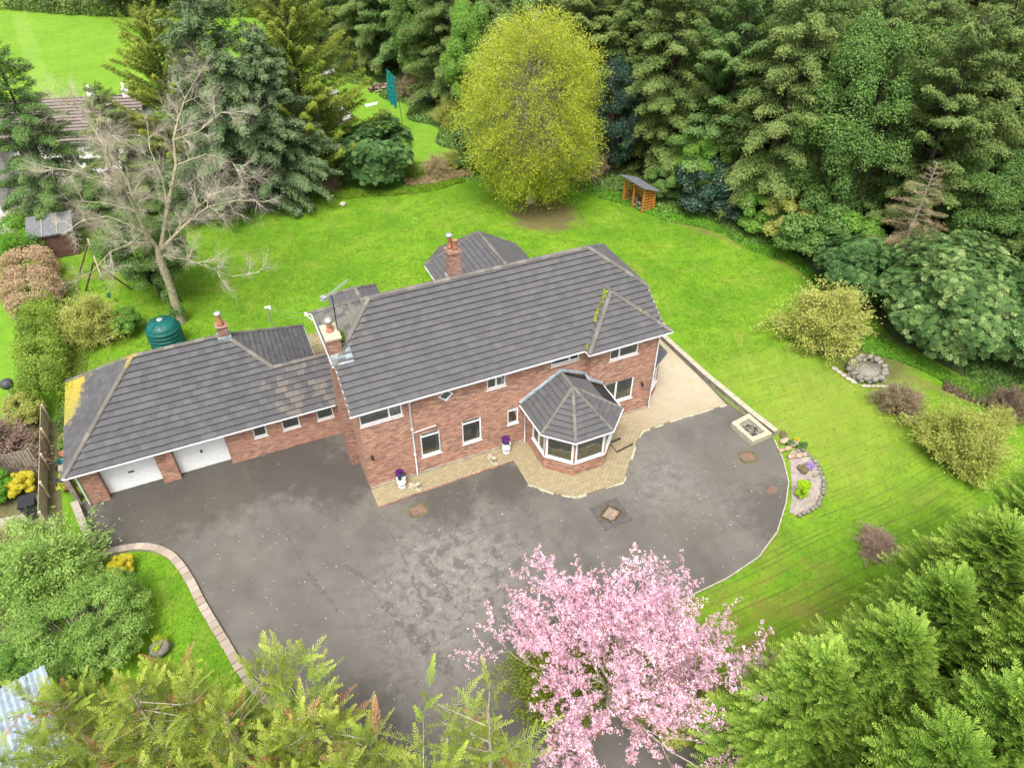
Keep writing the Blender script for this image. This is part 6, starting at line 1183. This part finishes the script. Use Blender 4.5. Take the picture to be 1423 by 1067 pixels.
# recumbent stone lions
for x, y, a, lb in ((1.88, -.86, -.75, 'reclining stone lion statue beside the downpipe'), (5.78, -.72, -1.45, 'reclining stone lion statue between the downpipe and the bay')):
    t_ = thing('lion_statue', lb, 'statue', (x, y, .075)); d = Vector((math.cos(a), math.sin(a), 0)); n = Vector((-d.y, d.x, 0)); p = Vector((x, y, .075))
    b = MB(); b.box(x-.32, x+.32, y-.13, y+.13, .075, .15, 0, a, (x, y)); b.build('plinth', M['cream_stone'], t_)
    b = MB(); U = Vector((0, 0, 1)); b.tube([p-d*.3+U*.12, p-d*.24+U*.2, p-d*.1+U*.2, p+d*.06+U*.22, p+d*.12+U*.30, p+d*.16+U*.36], [.05, .105, .09, .10, .10, .06], 10)
    b.lathe(tuple(p+d*.17+U*.29), [(.03, 0), (.09, .04), (.11, .10), (.085, .16), (.02, .19)], 10); b.lathe(tuple(p+d*.24+U*.33), [(.01, 0), (.045, .02), (.045, .07), (.01, .09)], 8)
    for s_ in (-1, 1): b.tube([p+d*.1+n*s_*.07+U*.12, p+d*.3+n*s_*.07+U*.1], [.04, .035], 7); b.tube([p-d*.22+n*s_*.1+U*.16, p-d*.06+n*s_*.12+U*.1], [.06, .03], 7)
    b.tube([p-d*.3+U*.12, p-d*.3+n*.1+U*.1, p-d*.15+n*.14+U*.09], .018, 5); b.build('lion', M['cream_stone'], t_)
# manhole covers
for i, (x, y, a, lb) in enumerate(((1.59, -2.06, .02, 'square reddish manhole cover in front of the front path'), (9.38, -5.77, .55, 'square pale manhole cover in the dark patched tarmac below the bay'), (17.2, -5.42, -.2, 'square reddish manhole cover near the stone planter'))):
    mc = thing('manhole_cover', lb, 'manhole cover', (x, y, 0)); b = MB(); b.box(x-.31, x+.31, y-.25, y+.25, .004, .028, 0, a, (x, y)); b.build('cover', M['tilered'] if i != 1 else plain('pale_cover', (.22, .165, .12), .9, .3, 7), mc); b = MB(); pts = []
    for k in range(20): t_a = k*math.pi/10; q = max(abs(math.cos(t_a)), abs(math.sin(t_a))); rr_ = trng.uniform(.92, 1.12); pts.append(rot2(x+math.cos(t_a)/q*.43*rr_, y+math.sin(t_a)/q*.37*rr_, (x, y), a))
    b.prism(pts, .001, .012, bottom=False); b.build('surround', M['earth'] if i != 1 else M['soil'], mc)
dm = thing('drain_bricks', 'sunken brick drain in the tarmac left of the gravel bed', 'drain', (16.9, -7.6, 0)); b = MB()
for i in range(5): b.box(16.62+.11*i, 16.72+.11*i, -7.78, -7.42, .004, .03+.01*(i % 2), 0, .5, (16.9, -7.6))
b.build('bricks', M['tilered'], dm)
# square stone planter
pl = thing('stone_planter', 'low square cream stone planter filled with slate and dead stems beside the low wall', 'planter', (18.45, -4.05, 0)); b = MB()
O = [(17.75, -3.35), (17.86, -4.88), (19.12, -4.82), (19.0, -3.15)]; cx_, cy_ = sum(p[0] for p in O)/4, sum(p[1] for p in O)/4; I = [(cx_+(x-cx_)*.62, cy_+(y-cy_)*.66) for x, y in O]
vs = [p+(0.,) for p in O]+[p+(.30,) for p in O]+[p+(.30,) for p in I]+[p+(.16,) for p in I]
b.idx(vs, [(i, 4+i, 4+(i+1) % 4, (i+1) % 4)[::-1] for i in range(4)]+[(4+i, 8+i, 8+(i+1) % 4, 4+(i+1) % 4)[::-1] for i in range(4)]+[(8+i, 12+i, 12+(i+1) % 4, 8+(i+1) % 4)[::-1] for i in range(4)]); b.build('stone_rim', M['cream_stone'], pl)
b = MB(); b.face([p+(.17,) for p in I]); 
for i in range(46): x, y = cx_+trng.uniform(-.4, .4), cy_+trng.uniform(-.5, .5); b.box(x-.08, x+.08, y-.04, y+.04, .17, .2+.05*trng.random(), 0, trng.uniform(0, 3))
b.build('slate_fill', M['stonegrey'], pl); b = MB()
for i in range(9): x, y = cx_+trng.uniform(-.3, .3), cy_+trng.uniform(-.4, .4); b.tube([(x, y, .2), (x+trng.uniform(-.3, .3), y+trng.uniform(-.3, .3), .32), (x+trng.uniform(-.4, .4), y+trng.uniform(-.4, .4), .25)], .018, 5)
b.build('dead_stems', M['black'], pl)
# gravel bed with rocks
bed = [(19.05, -6.15), (18.7, -6.75), (18.1, -7.5), (17.3, -8.45), (16.75, -8.95), (16.95, -9.3), (17.5, -9.32), (18.2, -9.15), (18.85, -8.75), (19.4, -8.2), (19.8, -7.5), (20.0, -6.8), (19.9, -6.2), (19.5, -5.95)]
sheet('gravel_bed', bed, .006, M['gravel'])
k_ = 0
ring = bed[5:]; 
for (ax, ay), (bx, by) in zip(ring, ring[1:]):
    n = max(1, int(math.hypot(bx-ax, by-ay)/.21))
    for i in range(n):
        k_ += 1; t0 = i/n; rock('edging_rock', ax+(bx-ax)*t0+trng.uniform(-.03, .03), ay+(by-ay)*t0+trng.uniform(-.03, .03), .13*trng.uniform(.8, 1.2), .11*trng.uniform(.8, 1.2), .17*trng.uniform(.7, 1.3), M['stonegrey'], 'brown edging rock in the row curving round the gravel bed', 'rocks edging the gravel bed', k_)
for i, (x, y, s, lb) in enumerate(((19.5, -5.35, .26, 'large tan rock at the end of the low wall'), (19.35, -5.8, .2, 'flat tan rock between the low wall and gravel bed'), (19.8, -5.7, .24, 'pinkish rock among the rockery plants'), (18.98, -5.75, .16, 'small pale rock against the tarmac at the rockery'), (19.1, -6.3, .2, 'long tan rock on the left end of the gravel bed top row'), (19.5, -6.4, .2, 'long tan rock in the middle of the gravel bed top row'), (19.85, -6.45, .17, 'long tan rock on the right end of the gravel bed top row'), (18.75, -7.9, .12, 'dark round stone right beside the bright dwarf conifer'), (19.35, -7.7, .13, 'flat grey stone below the lilac heather'))): rock('rockery_stone', x, y, s*1.2, s*.8, s*.9, M['stonegrey'] if i > 6 else plain('tan_stone_%d' % i, (.34, .25, .18), .9, .3, 6), lb, None, 40+i)
V, r_, s_ = blob_np(91, 2600, (.30, .30, .5), 16, .45, .09, .045, .8, -.7); V[:, 2] += .5; s_ = [(a+[0, 0, .5], b_+[0, 0, .5], .02, .01) for a, b_, c, d in s_]; proto('dwarf', V, r_, s_, .5, .04, M['bark']); plant('dwarf', 'dwarf_conifer', 'bright yellow-green dwarf conifer on the gravel bed', 'shrub', (17.75, -8.5), 1.0, 0, mat='chart', crown='foliage')
V, r_, s_ = blob_np(92, 1500, (.34, .3, .17), 14, .4, .09, .04, .8, -.3); V[:, 2] += .17; proto('mound', V, r_, [(np.array([0, 0, 0.]), np.array([0, 0, .2]), .02, .01)], .15, .03, M['bark'])
for i, (x, y, s, m_, lb) in enumerate(((19.45, -7.2, .8, 'lav', 'lilac heather on the right half of the gravel bed'), (19.0, -7.2, .9, 'tan', 'tan-brown low plant left of the lilac heather'), (19.6, -5.55, .8, 'rhodo', 'grey-green rockery plant behind the tan rock'), (20.0, -6.0, .9, 'ivy', 'dark green rockery plant right of the rocks'), (19.75, -4.95, .7, 'brown', 'brown withered plant at the end of the low wall'), (20.15, -5.5, .5, 'yellow', 'little yellow flowers beside the rockery'))): plant('mound', 'rockery_plant', lb, 'plant', (x, y), s, i, mat=m_, crown='foliage', trunk='stem')
# stone fire pit
fp = thing('stone_fire_pit', 'horseshoe fire pit of stacked rough stones on the side lawn', 'fire pit', (27.3, -2.9, 0)); k_ = 0
for ring_, zz in ((0, -.04), (1, .17), (2, .36)):
    for i in range(15):
        a = i*2*math.pi/15+ring_*.2
        if ring_ == 2 and not (-.5 < a < 2.6): continue
        k_ += 1; rock('stone', 27.3+math.cos(a)*trng.uniform(.88, 1.08), -2.9+math.sin(a)*trng.uniform(.76, .96), .23*trng.uniform(.85, 1.15), .19*trng.uniform(.85, 1.15), .30, M['fabric'] if 'fabric' in M else M['stonegrey'], None, None, 100+k_, zz, fp)
for i in range(8): rock('stone', 26.1+i*.22-.1*0, -3.25-.11*i-.35+.5*(i == 0), .17, .12, .1, M['coping'], None, None, 160+i, 0, fp)
for i in range(5): rock('paving_stone', 25.95+.03*i, -1.9-.33*i, .2, .2, .08, M['coping'], None, None, 180+i, 0, fp)
b = MB(); b.lathe((27.3, -2.9, .0), [(.8, 0), (.8, .30), (.01, .34)], 12); b.build('ash_bed', M['stonegrey'], fp)
# far lawn: log pile, net, sheet, boards, recliner
g = random.Random(9); lp = thing('log_pile', 'heap of cut branches on the far lawn at the wood edge', 'log pile', (16.3, 53.2, 0))
for i in range(22): x, y, a = 16.3+g.uniform(-1, 1), 53.2+g.uniform(-.7, .7), g.uniform(-.6, .9); z = g.uniform(.08, .5); b = MB(); b.tube([(x-math.cos(a)*.8, y-math.sin(a)*.8, z), (x+math.cos(a)*.8, y+math.sin(a)*.8, z+.05)], g.uniform(.05, .1), 6); b.build('branch', M['pale_timber'] if i % 2 else M['brown_timber'], lp)
nt_ = thing('teal_net', 'ragged teal net hanging from a pole on the far lawn', 'net', (14.38, 39.9, 0)); b = MB(); b.tube([(14.38, 39.9, 0), (14.2, 39.95, 3.1), (13.9, 40., 5.2)], .03, 6); b.build('pole', M['brown_timber'], nt_); b = MB()
for i in range(5):
    for j in range(8): f = lambda i, j: (14.15-.16*i-.02*j, 40+.05*math.sin(i*2.+j), 5.15-.32*j+.18*i+(-.25*(j == 8)*(i % 2)))
    for j in range(8): b.face([f(i, j), f(i+1, j), f(i+1, j+1), f(i, j+1)])
b.build('net', M['teal'], nt_)
b = MB(); b.prism([(13.2, 48.6), (14.4, 48.9), (14.7, 49.5), (13.3, 49.4)], 0, .06); tag(b.build('plastic_sheet', plain('mint_sheet', (.45, .62, .5), .5)), 'pale mint plastic sheet lying on the far lawn', 'sheet')
for i, (x, y, n, lb) in enumerate(((10.1, 48.8, 9, 'stack of white boards on the far lawn right of the golden cypress, the larger one'), (10.3, 46.2, 5, 'small stack of pale boards in front of the larger stack on the far lawn'), (10.7, 53.8, 6, 'white board stack glimpsed through the edge of the golden cypress'), (12.0, 60.5, 6, 'farthest white board stack near the tip of the far lawn'))):
    bp = thing('board_stack', lb, 'board stack', (x, y, 0))
    for k in range(n): b = MB(); b.box(x-.9, x+.9, y-.13+.12*0-.5+k*.13, y-.06-.5+k*.13, .02+.12*k % .6, .1+.12*k % .6+.06, 0, .35+.05*k, (x, y)); b.build('board', M['white'] if k % 3 else M['grey_timber'], bp)
b = MB(); b.box(9.4, 11.2, 45.2, 46.8, .0, .03, 0, .3); tag(b.build('timber_mat', M['pale_timber']), 'tan flat mat under the small pale boards on the far lawn', 'mat')
rc = thing('garden_recliner', 'blue and white striped recliner left of the rhododendron', 'recliner', (8.0, 35.6, 0)); b = MB()
for k in range(9): b.box(7.3+k*.16, 7.42+k*.16, 35.2, 36.1, .35+.04*max(0, k-5), .4+.04*max(0, k-5), k % 2, .0)
b.build('slatted_cushion', [M['white'], M['lead']], rc)
for x in (7.4, 8.6):
    for y in (35.3, 36.): b = MB(); b.tube([(x, y, 0), (x, y, .36)], .025, 6); b.build('leg', M['steel'], rc)
# washing line behind the garage
cl = thing('washing_line', 'washing line post with two lines running to the house gable', 'washing line', (-1.9, 13.5, 0)); b = MB(); b.tube([(-1.9, 13.5, 0), (-1.9, 13.5, 2.25)], .04, 8); b.build('post', M['steel'], cl)
b = MB(); b.box(-2.05, -1.75, 13.45, 13.55, 2.2, 2.27); b.lathe((-1.8, 13.45, 2.1), [(.01, 0), (.07, .03), (.07, .09), (.01, .12)], 10); b.build('pulley', M['white'], cl)
for a, c in (((-1.95, 13.5, 2.26), (-.7, 5.95, 6.25)), ((-1.85, 13.5, 2.1), (-.6, 5.9, 5.9))):
    b = MB(); b.tube([a, tuple((a[i]+c[i])/2-(.1 if i == 2 else 0) for i in range(3)), c], .008, 4); b.build('line', M['steel'], cl)
# utility pole at the top by the golden cypress
up_ = thing('telegraph_pole', 'thin wooden telegraph pole rising behind the golden cypress', 'pole', (10.0, 68, 0)); b = MB(); b.tube([(10, 68, 0), (10, 68, 9.5)], [.16, .11], 8); b.build('pole', M['stonegrey'], up_); b = MB(); b.box(9.0, 11.0, 67.95, 68.05, 9.1, 9.22); b.build('crossarm', M['grey_timber'], up_)
for i, (x, y) in enumerate(((3.3, 29.2), (5.9, 28.6))): rock('boulder' if i else 'tree_stump', x, y, .28, .25, .35, M['pale_timber'] if not i else M['cream_stone'], ('pale cut stump on the lawn in front of the spruces', 'small pale stone on the lawn in front of the brown shrub')[i], None, 7+i)
# inside the bay
so = thing('sofa', 'red sofa seen through the bay windows', 'sofa', (9.4, -1.5, .15)); b = MB(); b.box(8.7, 10.4, -1.7, -1.0, .15, .55); b.build('seat', M['sofared'], so); b = MB(); b.box(8.7, 10.4, -1.0, -.75, .15, 1.0); b.build('backrest', M['sofared'], so)
for x in (8.5, 10.4): b = MB(); b.box(x, x+.2, -1.7, -.75, .15, .75); b.build('armrest', M['sofared'], so)
pp = thing('house_plant', 'leafy green house plant inside the right bay window', 'plant', (10.5, -2.3, .15)); b = MB(); b.lathe((10.5, -2.3, .15), [(.13, 0), (.2, .4), (.17, .4)], 12); b.build('pot', M['terracotta'], pp); V, r_, _ = blob_np(14, 260, (.45, .4, .5), 9, .4, .3, .1); o = ob('leaves', leafmesh('house_plant_leaves', V, F['lawncl'], r_), pp); o.location = (0, 0, .9)
tb = thing('ornament', 'orange ornament behind the bay windowsill', 'ornament', (9.5, -2.7, .15)); b = MB(); b.lathe((9.5, -2.7, .15), [(.2, 0), (.06, .1), (.06, .7), (.2, .8), (.22, .9), (.02, 1.0)], 12); b.build('body', M['terracotta'], tb)
chr_ = thing('dining_chair', 'pale chair seen through the second ground floor window from the downpipe', 'chair', (5.05, .9, .1)); b = MB(); b.box(4.82, 5.28, .7, 1.1, .55, .62); b.build('seat', M['roomwall'], chr_); b = MB(); b.box(4.82, 5.28, .62, .7, .62, 1.25); b.build('backrest', M['white'], chr_)
for x in (4.85, 5.22):
    for y in (.72, 1.06): b = MB(); b.box(x, x+.04, y-.02, y+.02, .1, .55); b.build('leg', M['darkgrey'], chr_)
# moss and weeds growing on the roofs belong to the house
def fleck(n, pts, mat, spread, size, seed, name='moss', par=None):
    g = R(seed); P_ = np.array(pts, float); i = g.integers(0, len(P_)-1, n); f = g.uniform(0, 1, n)[:, None]; P3 = P_[i]*(1-f)+P_[i+1]*f+g.normal(size=(n, 3))*np.array([spread, spread, .02])
    V = leaves(P3, g.normal(size=(n, 3)), np.array([0, 0, 1.])+g.normal(size=(n, 3))*.6, size*g.uniform(.5, 1.5, n), size*.6); ob(name, leafmesh(name, V, F[mat], g.uniform(0, 1, n)), par or house)
fleck(260, [(12.72, 1.6, 6.58), (12.0, 1.0, 6.03), (11.6, .6, 5.75)], 'moss', .05, .09, 1); fleck(60, [(10.9, -.2, 5.25), (10.7, -.38, 5.12)], 'moss', .05, .07, 2); fleck(40, [(13.9, .4, 5.9), (14.1, .2, 5.8)], 'dry', .08, .09, 3)
fleck(220, [(.22, 2.0, 6.75), (.3, 2.6, 6.9), (.22, 2.7, 7.1)], 'fresh', .09, .14, 4, 'weeds'); fleck(700, [(-12.0, 10.6, 2.33), (-11.6, 9.9, 2.66), (-11.9, 8.2, 2.42), (-11.95, 10.5, 2.36)], 'moss', .22, .05, 5)
# ------------------------------------------------------------------ uncountable ground cover
def tufts(name, label, poly_pts, n, width, h_, mat, seed, cat):
    g = R(seed); P_ = np.array(poly_pts, float); sl_ = np.linalg.norm(np.diff(P_, axis=0), axis=1); cs = np.concatenate([[0], np.cumsum(sl_)]); u = g.uniform(0, cs[-1], n); k = np.clip(np.searchsorted(cs, u)-1, 0, len(sl_)-1); f = ((u-cs[k])/sl_[k])[:, None]
    base = P_[k]*(1-f)+P_[k+1]*f; d = (P_[k+1]-P_[k])/sl_[k][:, None]; nn = np.stack([-d[:, 1], d[:, 0]], 1); off = np.clip(g.normal(size=n), -1.7, 1.7)*width*.42*(1+.35*np.sin(u*.9)); P3 = np.concatenate([base+nn*off[:, None], (h_*.35*g.uniform(.3, 1, n)*np.exp(-(off/width)**2*1.))[:, None]], 1)
    D = g.normal(size=(n, 3))*[.6, .6, 0]+np.array([0, 0, .8]); V = leaves(P3, D, g.normal(size=(n, 3)), h_*g.uniform(.5, 1.2, n), h_*.35*g.uniform(.6, 1.3, n)); o = ob(name, leafmesh(name, V, F[mat], g.uniform(0, 1, n))); return tag(o, label, cat, None, 'stuff')
woodedge = [(18.2, 28.8), (20.5, 27.2), (24.7, 24.0), (26., 20.6), (28.6, 16.5), (30.6, 12.8), (31.8, 9.), (32.0, 5.)]
tufts('nettles', 'bright green nettles and weeds along the edge of the wood', woodedge, 26000, 1.2, .28, 'lawncl', 11, 'weeds')
tufts('undergrowth', 'dark undergrowth between the trunks at the front of the wood', [(13.5, 66), (15.5, 60), (18.3, 53), (19.3, 43), (19.8, 35), (22.5, 29.5), (28.2, 23), (31.5, 16), (34.5, 10), (36, 4), (36, -3)], 60000, 3.2, .5, 'ivy', 12, 'undergrowth')
tufts('rough_grass', 'long rough grass on the bank behind the back lawn', [(-9, 33.4), (-1, 33.6), (2.8, 32.0), (9.8, 29.2), (16, 29.2)], 26000, .9, .28, 'blade', 13, 'grass')
tufts('dry_stems', 'dry pale stems on the bank left of the yellow-green tree', [(11.5, 30.5), (14, 30.2), (17, 30)], 6000, .9, .5, 'dry', 14, 'dry grass')
tufts('weeds', 'weeds and ground ivy under the shrubs right of the fire pit', [(28.5, .5), (30.2, -2.2), (31.2, -5.5), (32.5, -8.5)], 16000, .9, .25, 'lawncl', 15, 'weeds')
tufts('ground_ivy', 'ground ivy and weeds on the dark earth beneath the far right rhododendrons', [(32.5, -5), (35.5, -8.5), (38, -13), (42, -16)], 24000, 3.2, .3, 'ivy', 21, 'weeds')
tufts('dead_brambles', 'grey-brown dead brambles below the pale rhododendrons', [(30.6, -5.2), (32.2, -7.6), (34, -10.5)], 9000, 1.0, .22, 'litter', 16, 'brambles')
tufts('hedge_weeds', 'weeds filling the gap between the hedge and garage', [(-12.7, 13.5), (-12.9, 10.8), (-12.8, 7)], 7000, .45, .25, 'ivy', 17, 'weeds')
tufts('long_grass', 'uncut grass at the foot of the left hedge', [(-13.3, 26), (-12.8, 20), (-12.4, 14.5), (-10, 13.0)], 18000, .8, .2, 'hedge', 18, 'grass')

def pip(x, y, poly):
    c = np.zeros(len(x), bool); j = len(poly)-1
    for i in range(len(poly)):
        (xi, yi), (xj, yj) = poly[i], poly[j]; k = ((yi > y) != (yj > y)) & (x < (xj-xi)*(y-yi)/((yj-yi) if yj != yi else 1e-9)+xi); c ^= k; j = i
    return c
LAWN = [(-12.5, 10.9), (-12.9, 12), (-13.1, 22), (-13.4, 31), (-8, 33.5), (-1, 33.5), (3, 32.3), (9.8, 29.3), (16, 29.2), (18.4, 26.6), (24.8, 23.6), (26.2, 19.6), (29, 15.6), (31.2, 11.6), (31.8, 7), (32.2, 2.6), (32.0, -3.4), (33, -8.2), (34, -16), (22, -20), (8, -18), (7, -14), (5, -12)]
g = R(200); n = 330000; x, y = g.uniform(-14, 34, n), g.uniform(-19, 34, n); k = pip(x, y, LAWN) & ~pip(x, y, drive) & ~pip(x, y, path) & ~pip(x, y, bed) & ~((x > -12.2) & (x < 15.8) & (y > 0) & (y < 10.8)) & ~((x > 7.7) & (x < 13.8) & (y < 15.8) & (y > 5)) & ~((x > 17.6) & (x < 19.6) & (y > -5) & (y < 10)) & (np.hypot(x-19.2, y-21) > 2.6) & (np.hypot(x-27.3, y+2.9) > 1.2)
k |= pip(x, y, [(-11.5, .8), (-9.6, .5), (-8.8, -.3), (-8.3, -1.5), (-7.8, -3.4), (-7.3, -5.3), (-6.6, -7.4), (-5.2, -10.1), (-14, -11)])
dens = .5+.5*np.sin(x*.7+1.3*np.sin(y*.5))*np.cos(y*.6+np.sin(x*.9)); k &= g.uniform(0, 1, n) < (.35+.65*dens)*np.where((x > 8) & (y < 1), .22, 1.)
x, y = x[k], y[k]; n = len(x); P = np.stack([x, y, g.uniform(.0, .03, n)], 1); V = leaves(P, g.normal(size=(n, 3))*[1, 1, .25]+[0, 0, .25], g.normal(size=(n, 3))*.5+[0, 0, 1.], .11*g.uniform(.5, 1.5, n), .035*g.uniform(.6, 1.4, n))
tag(ob('grass_blades', leafmesh('grass_blades', V, F['blade'], np.clip(.35*dens[k]+g.uniform(-.1, .6, n), 0, 1))), 'short mown grass blades over the garden lawns', 'grass', None, 'stuff')
n = 1100; c_ = g.integers(0, 5, n); cx = np.array([4.9, 4.9, 0., 12., -5.])[c_]; cy = np.array([-11, -13, -6, -7, 0.])[c_]; x = cx+g.normal(size=n)*np.array([3., 2.2, 4, 3.5, 4])[c_]; y = cy+g.normal(size=n)*np.array([2.4, 2.4, 2.8, 1.8, 2.4])[c_]; k = pip(x, y, drive) & ~pip(x, y, path) & ~((x > -12.2) & (x < 15.8) & (y > -.1))
x, y = x[k], y[k]; n = len(x); V = leaves(np.stack([x, y, np.full(n, .012)], 1), g.normal(size=(n, 3))*[1, 1, .1], g.normal(size=(n, 3))*.2+[0, 0, 1.], .05*g.uniform(.5, 1.5, n), .035)
tag(ob('fallen_petals', leafmesh('fallen_petals', V, [F['blossom'], F['litter']], g.uniform(0, 1, n), (g.uniform(0, 1, n) < .6).astype(int))), 'fallen petals and leaf scraps scattered over the tarmac', 'petals', None, 'stuff')
